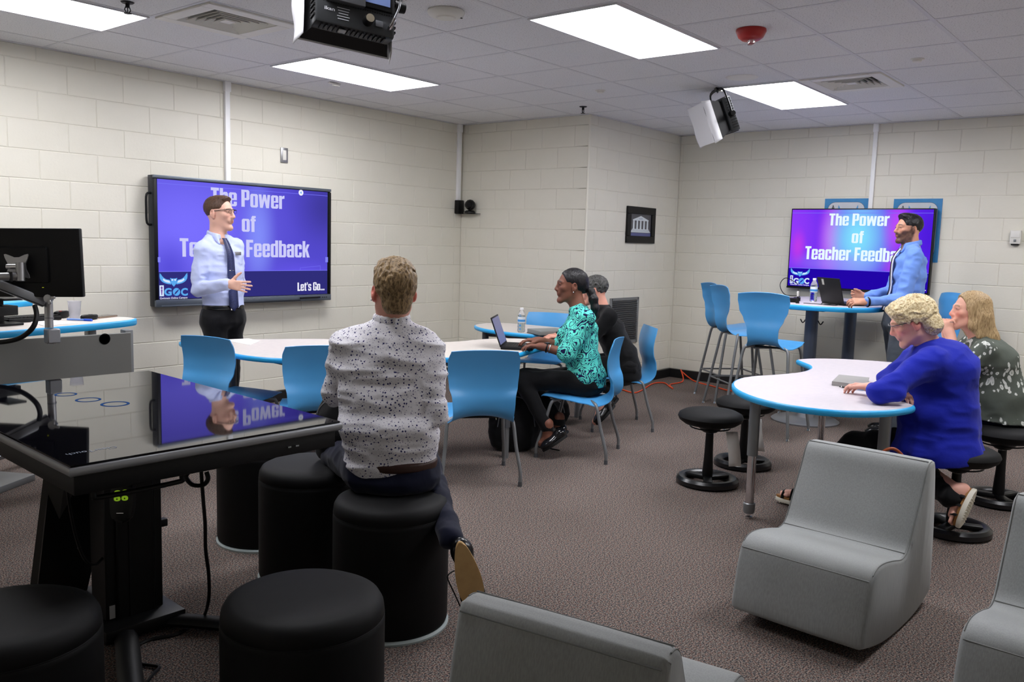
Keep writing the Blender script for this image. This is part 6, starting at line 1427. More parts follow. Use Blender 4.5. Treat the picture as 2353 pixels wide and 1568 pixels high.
# ---------------------------------------------------------------- 2: seated man from behind
def man_floral():
    D = 3.36; base = V(-0.42, -2.56, 0.0); r = person('man in white navy-flowered shirt seen from behind on a black ottoman', base)
    Fd = nz(FF*0.97-RR*0.10); Rt = nz(np.cross(Fd, ZZ))
    hd = Head(D3(905, 672, D-0.02), nz(FF*0.93-RR*0.36), ZZ+0.03*FF, 1.03)
    nb = D3(900, 742, D+0.0); chest = D3(893, 850, D+0.03); waist = D3(897, 985, D); pel = D3(899, 1075, D+0.03)
    shR = D3(985, 800, D+0.05); shL = D3(790, 797, D+0.05); elR = D3(1003, 945, D-0.02); elL = D3(768, 905, D+0.10); wrR = elR+Fd*0.24-Rt*0.10-ZZ*0.03; wrL = elL+Fd*0.22+Rt*0.12-ZZ*0.05
    B = Field(); hd.add(B, False, nb)
    B.loft([(nb-ZZ*0.04, 0.10, 0.07), (chest, 0.16, 0.10), (waist, 0.14, 0.09)], Rt)
    B.cone(shR, elR, 0.045, 0.038); B.cone(elR, wrR, 0.036, 0.027); B.cone(shL, elL, 0.045, 0.038); B.cone(elL, wrL, 0.036, 0.027)
    hand(B, wrR, nz(Fd-ZZ*0.4-Rt*0.5), Fd-Rt, ZZ, (30, 35, 38, 40)); hand(B, wrL, nz(Fd-ZZ*0.4+Rt*0.5), Fd+Rt, ZZ, (30, 35, 38, 40))
    part(r, 'body', B, 0.0055, SKIN, color=lambda P_: hd.color(P_, (224, 166, 148), (180, 100, 92), (120, 90, 60), None, 0.25, 0.5)); hd.eyes(r)
    H = Field(); H.ell(hd.p(0, -0.020, 0.040), (0.081, 0.101, 0.090), hd); H.ell(hd.p(0.0, 0.01, 0.090), (0.066, 0.080, 0.042), hd, 0.03); H.ell(hd.p(0.0, -0.052, -0.040), (0.056, 0.050, 0.05), hd, 0.03)
    def hc(P_):
        q = hd.loc(P_); x, y, z = np.abs(q[:, 0]), q[:, 1], q[:, 2]
        return np.maximum.reduce([y-(0.070+0.3*(z-0.07)), -z-0.078, np.where(y > -0.045, 0.022-z-np.clip(-0.0-y, 0, 1)*0.9, -1.0)])
    def hdsp(P_):
        q = hd.loc(P_); a = np.arctan2(q[:, 0], -q[:, 1]); w = vnoise(np.stack([q[:, 0]*55+2*vnoise(q*18), q[:, 2]*22+2*vnoise(q*16+9), q[:, 1]*45], 1))
        return 0.007*(np.abs(w)*1.6-0.5)*np.clip(0.35+(q[:, 2]+0.05)*7, 0.25, 1.2)
    part(r, 'hair', H, 0.0045, M_HFAIR, hdsp, hc)
    S = Field()
    S.cone(nb-ZZ*0.05, nb+ZZ*0.01, 0.072, 0.064, 0.03); S.loft([(nb-ZZ*0.065, 0.120, 0.072), (nb*0.45+chest*0.55, 0.215, 0.115), (chest, 0.205, 0.125), (waist, 0.190, 0.125), (pel+ZZ*0.02, 0.192, 0.140)], Rt, 0.05)
    S.cone(shR-Rt*0.01, elR, 0.070, 0.055, 0.04); S.cone(elR, elR+(wrR-elR)*0.55, 0.054, 0.048, 0.02); S.cone(shL+Rt*0.01, elL, 0.070, 0.055, 0.04); S.cone(elL, elL+(wrL-elL)*0.55, 0.054, 0.048, 0.02)
    S.cone(shL+ZZ*0.012, nb-ZZ*0.03-Rt*0.03, 0.045, 0.05, 0.04); S.cone(shR+ZZ*0.012, nb-ZZ*0.03+Rt*0.03, 0.045, 0.05, 0.04)
    part(r, 'shirt', S, 0.0065, M_FLORAL, folds(0.013, (4.5, 4.5, 17), 3), lambda P_: np.maximum((P_-nb)@ZZ-0.030, -((P_-pel)@ZZ)-0.020+0.012*(P_-pel)@Rt/0.18))
    C = Field(); pts = [nb+Rt*0.062*math.sin(a)-Fd*0.058*math.cos(a)+ZZ*(0.012-0.004*math.cos(a)) for a in np.linspace(-2.2, 2.2, 12)]
    for a, b in zip(pts[:-1], pts[1:]): C.cone(a-ZZ*0.004, b-ZZ*0.004, 0.012, 0.012, 0.01); C.cone(a+ZZ*0.012, b+ZZ*0.012, 0.010, 0.010, 0.01)
    part(r, 'collar', C, 0.005, M_FLORAL)
    P = Field(); P.loft([(pel+ZZ*0.03, 0.172, 0.125), (pel-ZZ*0.03, 0.195, 0.145)], Rt)
    seat = 0.515
    hR, hL = pel+Rt*0.09-ZZ*0.02, pel-Rt*0.09-ZZ*0.02; hR[2] = hL[2] = seat+0.085
    kR = D3(972, 1092, 3.85); kL = hL+Fd*0.40-Rt*0.16; kR[2] = seat+0.03; kL[2] = seat+0.03
    aR = D3(1036, 1236, 3.12); aL = V(kL)+Fd*0.02; aL[2] = 0.12
    limb_pants(P, hR, kR, aR, 0.095, 0.062, 0.044); limb_pants(P, hL, kL, aL, 0.098, 0.070, 0.055)
    part(r, 'trousers', P, 0.0085, M_TROU_NAVY, folds(0.009, (9, 9, 12), 5), lambda P_: (P_-pel)@ZZ-0.035)
    bl = Field(); bl.loft([(pel+ZZ*0.012, 0.184, 0.137), (pel+ZZ*0.040, 0.184, 0.137)], Rt, caps=0.08); part(r, 'belt', bl, 0.006, mat('belt_brown', (54, 26, 16), 0.5))
    heel, toe = D3(1056, 1246, 3.02), D3(1092, 1392, 3.02); toe[2] = max(toe[2], 0.02)
    fz = nz(toe-heel); outn = nz(np.cross(fz, Rt)); outn = outn if outn@FF > 0 else -outn
    shoe(r, heel, heel+fz*0.27, outn, M_SHOEBLK, 0.046, M_TANSOLE)
    shoe(r, V(aL[0], aL[1], 0.013)-Fd*0.05, V(aL[0], aL[1], 0.013)+Fd*0.22, ZZ, M_SHOEBLK, 0.046, M_TANSOLE)
    lc = [V(heel)+outn*0.06+fz*0.12-Rt*0.045, V(heel)+outn*0.05+fz*0.14-Rt*0.075, V(heel)+outn*0.05+fz*0.20-Rt*0.065, V(heel)+outn*0.05+fz*0.25-Rt*0.055]
    link('shoelace', tube(smooth_path([p-V(r.location) for p in lc], 4), 0.0025, 5), M_BLACK, r)
    eb = D3(843, 698, D-0.0); bm = bmesh.new(); bmesh.ops.create_uvsphere(bm, u_segments=8, v_segments=6, radius=0.004); link('ear_stud', fin(bm, 180), M_CHROME, r, Matrix.Translation(Vector(hd.p(-0.086, -0.004, -0.030)-V(r.location))))
man_floral()

# ---------------------------------------------------------------- 3: woman in turquoise
def woman_turquoise():
    D = 6.12; base = V(2.38, -1.5, 0); r = person('woman in turquoise damask blouse with black ponytail typing on a laptop', base)
    Fd = nz(-RR*0.97+FF*0.22); Rt = np.cross(Fd, ZZ)      # right side is away from the camera
    hd = Head(D3(1313, 658, D), nz(-RR*0.99-FF*0.10), ZZ+0.06*RR, 1.07)
    nb = D3(1330, 708, D); chest = D3(1334, 755, D); waist = D3(1338, 825, D); pel = D3(1348, 875, D)
    shL = D3(1346, 735, D-0.16); shR = D3(1330, 728, D+0.17); elL = D3(1302, 812, D-0.20); elR = D3(1290, 795, D+0.14); wrL = D3(1246, 797, D-0.17); wrR = D3(1238, 783, D+0.06)
    B = Field(); hd.add(B, True, nb, 0.050, 0.97)
    B.loft([(nb-ZZ*0.03, 0.09, 0.06), (chest, 0.145, 0.095), (waist, 0.125, 0.09), (pel, 0.15, 0.11)], Rt)
    B.cone(shL, elL, 0.044, 0.038); B.cone(elL, wrL, 0.037, 0.025); B.cone(shR, elR, 0.044, 0.038); B.cone(elR, wrR, 0.037, 0.025)
    hand(B, wrL, nz(-RR*1.0+FF*0.25+ZZ*0.05), FF, ZZ, (18, 20, 24, 30), 5, 40, 0.95); hand(B, wrR, nz(-RR*1.0-FF*0.15+ZZ*0.05), -FF, ZZ, (22, 22, 24, 26), 5, 40, 0.95)
    aL, aR = D3(1258, 1000, 5.98), D3(1284, 985, 6.1)
    for a in (aL, aR): B.cone(a+ZZ*0.08, a-ZZ*0.02, 0.040, 0.034); B.cone(a-ZZ*0.02, a-RR*0.04-ZZ*0.06, 0.030, 0.028)
    for q_, a_, k_ in ((-1, aL, D3(1196, 872, D-0.05)), (1, aR, D3(1206, 868, D+0.22))): h_ = pel+Rt*0.085*q_; h_[2] = 0.53; B.cone(pel, h_, 0.06, 0.05); B.cone(h_, k_, 0.05, 0.04); B.cone(k_, a_+ZZ*0.05, 0.04, 0.034)
    part(r, 'body', B, 0.0055, SKIN, color=lambda P_: hd.color(P_, (122, 78, 62), (128, 62, 62), (26, 18, 16), None, 0, 0.05)); hd.eyes(r)
    H = Field(); H.ell(hd.p(0, -0.016, 0.036), (0.080, 0.101, 0.089), hd); H.ell(hd.p(0, -0.085, -0.012), (0.04, 0.035, 0.035), hd, 0.03)
    def hc(P_):
        q = hd.loc(P_); x, y, z = np.abs(q[:, 0]), q[:, 1], q[:, 2]
        return np.maximum.reduce([y-(0.062+0.45*(z-0.075)), -z-0.055, np.where(y > -0.035, 0.030-z-np.clip(0.02-y, 0, 1)*0.8, -1.0)])
    part(r, 'hair', H, 0.005, M_HBLACK, folds(0.002, (50, 50, 20), 6), hc)
    T_ = Field(); pts = [hd.p(0, -0.105, -0.01), hd.p(0.0, -0.135, -0.035), hd.p(-0.02, -0.15, -0.085), hd.p(-0.03, -0.16, -0.14), hd.p(-0.03, -0.175, -0.20)]; rr_ = [0.018, 0.028, 0.032, 0.027, 0.010]
    for i in range(4): T_.cone(pts[i], pts[i+1], rr_[i], rr_[i+1], 0.02)
    part(r, 'ponytail', T_, 0.005, M_HBLACK, folds(0.004, (50, 50, 14), 7))
    S = Field()
    S.loft([(nb-ZZ*0.025, 0.100, 0.070), (chest, 0.175, 0.120), ((chest+waist)/2+Fd*0.015, 0.172, 0.128), (waist, 0.158, 0.118), (pel+ZZ*0.03, 0.178, 0.138), (pel-ZZ*0.03, 0.18, 0.142)], Rt)
    for q_, sh_ in ((1, shR), (-1, shL)): S.cone(sh_+ZZ*0.01, nb+Rt*q_*0.04-ZZ*0.01, 0.05, 0.045, 0.04)
    S.ell(chest+Fd*0.085-ZZ*0.05-Rt*0.07, (0.075, 0.07, 0.075), None, 0.05); S.ell(chest+Fd*0.085-ZZ*0.05+Rt*0.07, (0.075, 0.07, 0.075), None, 0.05)
    for sh, el, wr in ((shL, elL, wrL), (shR, elR, wrR)): S.cone(sh, el, 0.068, 0.068, 0.04); S.cone(el, el+(wr-el)*0.18, 0.066, 0.048, 0.02)
    part(r, 'blouse', S, 0.0075, M_DAMASK, folds(0.009, (8, 8, 10), 8), lambda P_: np.maximum((P_-nb)@ZZ-0.030+0.45*((P_-nb)@Fd), -((P_-pel)@ZZ)-0.035))
    P = Field(); P.loft([(pel, 0.165, 0.13), (pel-ZZ*0.03, 0.175, 0.14)], Rt)
    pL, pR = pel-Rt*0.085, pel+Rt*0.085; pL[2] = pR[2] = 0.53
    kL = D3(1196, 872, D-0.05); kR = D3(1206, 868, D+0.22)
    limb_pants(P, pL, kL, aL+ZZ*0.05, 0.090, 0.066, 0.045); limb_pants(P, pR, kR, aR+ZZ*0.05, 0.090, 0.066, 0.045)
    part(r, 'trousers', P, 0.008, M_BLACKCLOTH, folds(0.007, (9, 9, 9), 9))
    for a, b in ((D3(1302, 994, 6.0), D3(1247, 1036, 5.93)), (D3(1305, 984, 6.1), D3(1262, 1022, 6.05))):
        b[2] = max(b[2], 0.03); shoe(r, a-ZZ*0.02, b, nz(ZZ+(-RR)*0.9), mat('patent_shoe', (20, 20, 22), 0.12) if 'patent_shoe' not in bpy.data.materials else bpy.data.materials['patent_shoe'], 0.040, None, 'shoe', 0.05, True)
    w = nz(wrL-elL); c = wrL-w*0.035-V(r.location)
    link('watch_strap', tube([c+0.030*(math.cos(a)*nz(np.cross(w, ZZ))+math.sin(a)*nz(np.cross(w, np.cross(w, ZZ)))) for a in np.linspace(0, 2*math.pi, 20)[:-1]], 0.006, 6, closed=True), M_BLACK, r)
    link('watch_face', box(tuple(c+ZZ*0.032), (0.034, 0.03, 0.010), 0.003), M_GLASS, r)
    link('bracelet', tube([c-w*0.022+0.033*(math.cos(a)*nz(np.cross(w, ZZ))+math.sin(a)*nz(np.cross(w, np.cross(w, ZZ)))) for a in np.linspace(0, 2*math.pi, 20)[:-1]], 0.002, 5, closed=True), M_CHROME, r)
    bm = bmesh.new(); bmesh.ops.create_uvsphere(bm, u_segments=8, v_segments=6, radius=0.0055); link('earring', fin(bm, 180), M_CHROME, r, Matrix.Translation(Vector(hd.p(-0.086, 0.0, -0.036)-V(r.location))))
woman_turquoise()

# ---------------------------------------------------------------- 4: person in black
def man_black():
    D = 7.0; base = V(3.34, -1.2, 0); r = person('person with short grey hair in black clothes seated behind the turquoise blouse woman', base)
    Fd = nz(-RR*0.99+FF*0.05); Rt = np.cross(Fd, ZZ)
    hd = Head(D3(1366, 668, D), nz(-RR*0.97+FF*0.2-ZZ*0.12), ZZ, 1.0)
    nb = D3(1385, 712, D); chest = D3(1402, 760, D); waist = D3(1428, 815, D); pel = D3(1436, 850, D)
    shL = D3(1400, 730, D-0.17); shR = D3(1392, 728, D+0.17); elL = D3(1345, 795, D-0.2); elR = D3(1340, 790, D+0.15); wrL = D3(1290, 775, D-0.12); wrR = D3(1285, 772, D+0.05)
    B = Field(); hd.add(B, False, nb)
    B.loft([(nb-ZZ*0.03, 0.09, 0.06), (chest, 0.15, 0.10), (waist, 0.13, 0.09)], Rt)
    B.cone(shL, elL, 0.044, 0.038); B.cone(elL, wrL, 0.037, 0.025); B.cone(shR, elR, 0.044, 0.038); B.cone(elR, wrR, 0.037, 0.025)
    hand(B, wrL, -RR, FF, ZZ); hand(B, wrR, -RR, -FF, ZZ)
    aL, aR = D3(1378, 950, 6.7), D3(1398, 925, 6.95)
    for a in (aL, aR): B.cone(a+ZZ*0.10, a, 0.042, 0.032); B.cone(a, a-RR*0.03-ZZ*0.07, 0.030, 0.028)
    for q_, a_ in ((-1, aL), (1, aR)): h_ = pel+Rt*0.085*q_; h_[2] = 0.53; B.cone(waist, h_, 0.06, 0.05); B.cone(h_, h_+Fd*0.42, 0.05, 0.04); B.cone(h_+Fd*0.42, a_+ZZ*0.08, 0.04, 0.034)
    part(r, 'body', B, 0.006, SKIN, color=lambda P_: hd.color(P_, (222, 160, 140), (180, 100, 92), (60, 50, 44), None, 0.2)); hd.eyes(r)
    H = Field(); H.ell(hd.p(0, -0.018, 0.040), (0.083, 0.101, 0.090), hd)
    def hc(P_):
        q = hd.loc(P_); x, y, z = np.abs(q[:, 0]), q[:, 1], q[:, 2]
        return np.maximum.reduce([y-(0.064+0.3*(z-0.07)), -z-0.05, np.where(y > -0.035, 0.022-z-np.clip(0.0-y, 0, 1)*0.8, -1.0)])
    part(r, 'hair', H, 0.005, M_HGREY, folds(0.008, (50, 50, 35), 10), hc)
    S = Field(); S.loft([(nb-ZZ*0.01, 0.10, 0.075), (chest, 0.18, 0.12), (waist, 0.175, 0.125), (pel, 0.18, 0.14)], Rt)
    for q_, sh_ in ((1, shR), (-1, shL)): S.cone(sh_+ZZ*0.01, nb+Rt*q_*0.04+ZZ*0.0, 0.055, 0.055, 0.04)
    for sh, el, wr in ((shL, elL, wrL), (shR, elR, wrR)): S.cone(sh, el, 0.066, 0.056, 0.04); S.cone(el, wr, 0.052, 0.040, 0.02)
    part(r, 'sweater', S, 0.009, M_BLACKCLOTH, folds(0.009, (8, 8, 10), 11), lambda P_: (P_-nb)@ZZ-0.045)
    P = Field(); P.loft([(pel, 0.17, 0.13), (pel-ZZ*0.04, 0.175, 0.14)], Rt); pL, pR = pel-Rt*0.085, pel+Rt*0.085; pL[2] = pR[2] = 0.53
    limb_pants(P, pL, pL+Fd*0.42-ZZ*0.01, aL+ZZ*0.1, 0.090, 0.066, 0.05); limb_pants(P, pR, pR+Fd*0.42, aR+ZZ*0.1, 0.090, 0.066, 0.05)
    part(r, 'trousers', P, 0.009, M_BLACKCLOTH, folds(0.007, (9, 9, 9), 12))
    for a, b in ((D3(1412, 930, 6.72), D3(1370, 975, 6.65)), (D3(1420, 915, 6.95), D3(1385, 950, 6.9))):
        b[2] = max(b[2], 0.03); o = shoe(r, a, b, nz(ZZ-RR*0.8), M_SHOEBLK, 0.045, None, 'sandal', 0.05, True)
man_black()

# ---------------------------------------------------------------- 5: bearded man
def man_beard():
    D = 7.05; base = V(D3(2068, 700, D)); base[2] = 0; r = person('bearded man in mid blue shirt and grey trousers standing at the tall table', base)
    Fd = nz(-RR*0.98+FF*0.12); Rt = np.cross(Fd, ZZ)
    hd = Head(D3(2087, 527, D), nz(-RR*0.99-FF*0.10), ZZ+0.02*RR, 1.03)
    nb = D3(2094, 566, D); chest = D3(2090, 605, D); waist = D3(2084, 668, D); pel = D3(2066, 722, D)
    shL = D3(2100, 592, D-0.18); shR = D3(2082, 585, D+0.18); elL = D3(2074, 690, D-0.22); elR = D3(2050, 672, D+0.15); wrL = D3(1994, 694, D-0.26); wrR = D3(1990, 682, D+0.02)
    B = Field(); hd.add(B, False, nb, 0.060, 1.03)
    B.loft([(nb-ZZ*0.03, 0.10, 0.07), (chest, 0.155, 0.10), (waist, 0.13, 0.09)], Rt)
    B.cone(shL, elL, 0.045, 0.038); B.cone(elL, wrL, 0.037, 0.027); B.cone(shR, elR, 0.045, 0.038); B.cone(elR, wrR, 0.037, 0.027)
    hand(B, wrL-RR*0.02, nz(-RR+FF*0.1), FF*0.6+ZZ*0.5, ZZ*0.8-FF*0.6, (35, 38, 40, 42), 4, 25); hand(B, wrR-RR*0.02, nz(-RR*0.9-FF*0.1+ZZ*0.1), ZZ, FF, (30, 40, 45, 50), 4, 30)
    part(r, 'body', B, 0.006, SKIN, color=lambda P_: hd.color(P_, (206, 150, 124), (160, 90, 84), (26, 20, 18), (34, 26, 24), 0.15)); hd.eyes(r)
    H = Field(); H.ell(hd.p(0, -0.018, 0.040), (0.081, 0.102, 0.087), hd); H.ell(hd.p(0, 0.035, 0.100), (0.055, 0.055, 0.03), hd, 0.02)
    def hc(P_):
        q = hd.loc(P_); x, y, z = np.abs(q[:, 0]), q[:, 1], q[:, 2]
        return np.maximum.reduce([y-(0.066+0.3*(z-0.075)), -z-0.060, np.where(y > -0.035, 0.026-z-np.clip(0.012-y, 0, 1)*1.2, -1.0)])
    part(r, 'hair', H, 0.005, M_HBLACK, folds(0.003, (60, 60, 30), 13), hc)
    S = Field(); S.loft([(nb-ZZ*0.045, 0.118, 0.075), (chest, 0.192, 0.122), ((chest+waist)/2, 0.185, 0.125), (waist, 0.170, 0.120), (pel+ZZ*0.02, 0.165, 0.125)], Rt)
    for sh, el, wr in ((shL, elL, wrL), (shR, elR, wrR)): S.cone(sh, el, 0.070, 0.060, 0.04); S.cone(el, wr, 0.057, 0.040, 0.02)
    for q_, sh_ in ((1, shR), (-1, shL)): S.cone(sh_+ZZ*0.012, nb+Rt*q_*0.05-ZZ*0.012, 0.052, 0.045, 0.04)
    part(r, 'shirt', S, 0.0085, M_SHIRT_BLUE2, folds(0.012, (8, 8, 14), 14), lambda P_: np.maximum((P_-nb)@ZZ-0.022+((P_-nb)@Fd)*0.35, -((P_-pel)@ZZ)-0.0))
    C = collar(nb, hd, Fd, Rt); part(r, 'collar', C, 0.007, M_SHIRT_BLUE2)
    cl = nb*0+chest; tp = [nb+Fd*0.085-ZZ*0.025, chest+Fd*0.132+ZZ*0.03, (chest+waist)/2+Fd*0.135, waist+Fd*0.132, pel+Fd*0.13+ZZ*0.03]
    for nm, mm, off in (('necktie', mat('tie_black', (22, 22, 30), 0.6), 0.0), ('lanyard', mat('lanyard_white', (222, 220, 226), 0.6), -0.030)):
        bm = bmesh.new(); rows = []
        for p, w in zip(smooth_path(tp, 3), np.interp(np.linspace(0, 1, 13), [0, 0.15, 1], [0.02, 0.018, 0.032] if nm == 'necktie' else [0.007, 0.008, 0.009])):
            q = p+Vector(Rt*off*1.0)+Vector(Fd*(0.004 if off else 0)); rows.append([bm.verts.new(q+Vector(Rt*w*s)) for s in (-1, 0, 1)])
        for a, b in zip(rows[:-1], rows[1:]):
            for k in range(2): bm.faces.new((a[k], a[k+1], b[k+1], b[k]))
        me = fin(bm, 180); me.transform(Matrix.Translation(-Vector(r.location))); o = link(nm, me, mm, r); md = o.modifiers.new('t', 'SOLIDIFY'); md.thickness = 0.008
    P = Field(); kL, kR = D3(2058, 850, D-0.08), D3(2062, 850, D+0.12); aL = kL-ZZ*(kL[2]-0.1)+RR*0.02; aR = kR-ZZ*(kR[2]-0.1)+RR*0.02
    P.loft([(pel+ZZ*0.045, 0.155, 0.118), (pel-ZZ*0.08, 0.172, 0.128)], Rt); limb_pants(P, pel-Rt*0.085-ZZ*0.08, kL, aL, 0.098, 0.072, 0.058); limb_pants(P, pel+Rt*0.085-ZZ*0.08, kR, aR, 0.098, 0.072, 0.058)
    part(r, 'trousers', P, 0.009, M_TROU_GREY, folds(0.009, (9, 9, 9), 15), lambda P_: (P_-pel)@ZZ-0.035)
    bl = Field(); bl.loft([(pel+ZZ*0.012, 0.165, 0.124), (pel+ZZ*0.042, 0.165, 0.124)], Rt, caps=0.08); part(r, 'belt', bl, 0.007, M_SHOEBLK)
    for a in (aL, aR): shoe(r, V(a[0], a[1], 0.013)-Fd*0.06, V(a[0], a[1], 0.013)+Fd*0.22, ZZ, M_SHOEBLK)
    w = nz(wrL-elL); c = wrL+w*0.002-V(r.location)
    link('watch_strap', tube([c+0.034*(math.cos(a)*nz(np.cross(w, ZZ))+math.sin(a)*nz(np.cross(w, np.cross(w, ZZ)))) for a in np.linspace(0, 2*math.pi, 20)[:-1]], 0.009, 6, closed=True), M_BLACK, r)
man_beard()

# ---------------------------------------------------------------- 6: woman in blue cardigan
def sandal(root, heel, toe, up, skin_only=False):
    heel, toe = V(heel), V(toe); d = nz(toe-heel); up = nz(V(up)-d*(V(up)@d)); side = np.cross(d, up); L_ = np.linalg.norm(toe-heel); o = V(root.location)
    pl = []
    for tt in range(24):
        a = 2*math.pi*tt/24; yy = L_/2+math.cos(a)*L_/2; ww = 0.043*(0.80+0.28*math.sin(math.pi*min(max(yy/L_, 0), 1)**1.5)); pl.append((math.sin(a)*ww, yy))
    m = frame_mtx(Vector(heel-o), Vector(side), Vector(d))
    s = link('sandal_sole', prism(pl, -0.020, 0.004, None, 0.004, 1), mat('sandal_white', (226, 222, 206), 0.6) if 'sandal_white' not in bpy.data.materials else bpy.data.materials['sandal_white'], root, m)
    ribs = boxes([((0.0, 0.06+0.015*k, -0.0215), (0.064, 0.006, 0.004)) for k in range(9)]); link('sole_rib', ribs, bpy.data.materials['sandal_white'], s)
    link('cork_footbed', prism([(x*0.93, L_/2+(y-L_/2)*0.96) for x, y in pl], 0.004, 0.016), mat('cork', (150, 104, 52), 0.7) if 'cork' not in bpy.data.materials else bpy.data.materials['cork'], s)
    for yy, hh, wd in ((L_*0.30, 0.075, 0.022), (L_*0.52, 0.055, 0.022), (L_*0.76, 0.036, 0.026)):
        pts = [(math.cos(a)*0.044, yy, 0.008+math.sin(a)*hh) for a in np.linspace(0, math.pi, 12)]
        link('sandal_strap', tube(pts, 0.010, 6, flat=(0.5, 1.1) if False else (1, 0.35)), M_BLACK, s)
    return s
def woman_blue():
    D = 4.60; base = V(2.40, -3.98, 0); r = person('woman with short curly blond hair in cobalt blue cardigan leaning on the table', base)
    Fd = nz(-RR*0.93+FF*0.36); Rt = np.cross(Fd, ZZ)
    hd = Head(D3(2094, 741, D-0.02), nz(-RR*0.86+FF*0.22-ZZ*0.42), ZZ-RR*0.2, 1.04)
    nb = D3(2134, 788, D); chest = D3(2150, 850, D); waist = D3(2148, 950, D+0.02); pel = D3(2148, 1042, D+0.02)
    shL = D3(2137, 832, D-0.17); shR = D3(2120, 815, D+0.20); elL = D3(2022, 888, D-0.30); wrL = D3(2006, 872, D-0.06); elR = D3(2040, 880, D+0.15); wrR = D3(2050, 886, D-0.10)
    elL[2] = 0.795; wrL[2] = 0.785; elR[2] = 0.80; wrR[2] = 0.775
    B = Field(); hd.add(B, True, nb, 0.054)
    B.loft([(nb-ZZ*0.03, 0.09, 0.06), (chest, 0.15, 0.11), (waist, 0.15, 0.12)], Rt)
    B.cone(shL, elL, 0.048, 0.040); B.cone(elL, wrL, 0.037, 0.026); B.cone(shR, elR, 0.048, 0.040); B.cone(elR, wrR, 0.037, 0.026)
    hand(B, wrL, nz(FF*0.7-RR*0.8), ZZ*0.3-RR, ZZ, (25, 28, 30, 34), 4, 25, 0.95); hand(B, wrR, nz(RR*0.3-FF*0.6-ZZ*0.0), -RR, ZZ, (25, 28, 30, 34), 4, 25, 0.95)
    aL = D3(1872, 1118, 5.02); aR = D3(2196, 1145, 4.45)
    tL, hL_ = D3(1782, 1142, 5.10), D3(1866, 1158, 4.98); tL[2] = 0.035; hL_[2] = 0.03
    hR_, tR = D3(2237, 1122, 4.42), D3(2196, 1212, 4.40); tR[2] = max(tR[2], 0.03)
    B.cone(aL+ZZ*0.06, hL_+ZZ*0.05, 0.042, 0.032, 0.03); B.cone(hL_+ZZ*0.045, tL+ZZ*0.03+nz(hL_-tL)*0.07, 0.034, 0.026, 0.03)
    for k in range(5): q = tL+nz(hL_-tL)*0.075+ZZ*0.026+nz(np.cross(hL_-tL, ZZ))*(k-2)*0.014; B.cone(q, q+nz(tL-hL_)*(0.05-0.004*k), 0.010, 0.008, 0.006)
    dR = nz(tR-hR_); uR = -RR*0.75+FF*0.66; uR = nz(uR-dR*(uR@dR)); B.cone(aR, hR_+uR*0.045+dR*0.03, 0.036, 0.030, 0.03); B.cone(hR_+uR*0.040+dR*0.03, hR_+uR*0.035+dR*0.17, 0.031, 0.025, 0.03)
    for k in range(5): q = hR_+dR*0.17+uR*0.03+np.cross(dR, uR)*(k-2)*0.014; B.cone(q, q+dR*(0.045), 0.010, 0.008, 0.006)
    for q_, a_, k_ in ((-1, aL, D3(1962, 1024, 4.95)), (1, aR, D3(2080, 1050, 4.95))): h_ = pel+Rt*0.09*q_; h_[2] = 0.53; B.cone(waist, h_, 0.07, 0.05); B.cone(h_, k_, 0.05, 0.045); B.cone(k_, a_+ZZ*0.04, 0.045, 0.036)
    part(r, 'body', B, 0.0055, SKIN, color=lambda P_: hd.color(P_, (228, 172, 154), (190, 110, 104), (150, 110, 80), None, 0, 0.35)); hd.eyes(r)
    H = Field(); H.ell(hd.p(0, -0.022, 0.040), (0.098, 0.120, 0.100), hd); H.ell(hd.p(0, 0.05, 0.085), (0.075, 0.05, 0.04), hd, 0.03); H.ell(hd.p(0, -0.085, -0.045), (0.072, 0.055, 0.062), hd, 0.03)
    def hc(P_):
        q = hd.loc(P_); x, y, z = np.abs(q[:, 0]), q[:, 1], q[:, 2]
        return np.maximum.reduce([y-(0.085+0.3*(z-0.07)), -z-0.10, np.where(y > -0.035, 0.018-z-np.clip(0.010-y, 0, 1)*0.6+0.008*np.sin(y*200), -1.0)])
    def curl(P_):
        q = hd.loc(P_); n = vnoise(q*V(40, 26, 40)+1.6*np.stack([vnoise(q*18), vnoise(q*18+7), vnoise(q*18+13)], 1)); return 0.009*(np.abs(n)*1.7-0.5)
    part(r, 'hair', H, 0.0048, M_HBLOND, curl, hc)
    S = Field()
    S.loft([(nb-ZZ*0.02+RR*0.01, 0.105, 0.085), (nb*0.4+chest*0.6+RR*0.02, 0.200, 0.150), (chest+RR*0.03, 0.205, 0.180), (waist+RR*0.015, 0.20, 0.195), (pel+RR*0.01, 0.215, 0.225), (pel-ZZ*0.06+RR*0.01, 0.225, 0.240)], Rt, 0.06)
    for sh, el in ((shL, elL), (shR, elR)): S.cone(sh, el, 0.080, 0.056, 0.07)
    S.cone(elL, elL+(wrL-elL)*0.55, 0.050, 0.044, 0.03); S.cone(elR, wrR, 0.050, 0.040, 0.03); S.cone(elL, elL+RR*0.08-FF*0.02, 0.050, 0.046, 0.03)
    def sd(P_):
        t = np.clip((waist[2]+0.05-P_[:, 2])/0.45, 0, 1); a = np.arctan2((P_-pel)@RR, (P_-pel)@FF)
        return folds(0.011, (6, 6, 12), 17)(P_)*(1-0.6*t)+0.010*t*np.sin(a*9+2*np.sin(a*3))
    part(r, 'cardigan', S, 0.0075, M_CARD, sd, lambda P_: np.maximum((P_-nb)@ZZ-0.025-0.15*((P_-nb)@RR), -(P_[:, 2]-(0.405+0.10*np.clip((P_-pel)@RR, -0.2, 0.3)))))
    P = Field(); pL, pR = pel-Rt*0.09, pel+Rt*0.09; pL[2] = pR[2] = 0.53
    P.loft([(V(pel[0], pel[1], 0.56), 0.17, 0.14), (V(pel[0], pel[1], 0.50), 0.185, 0.16)], Rt)
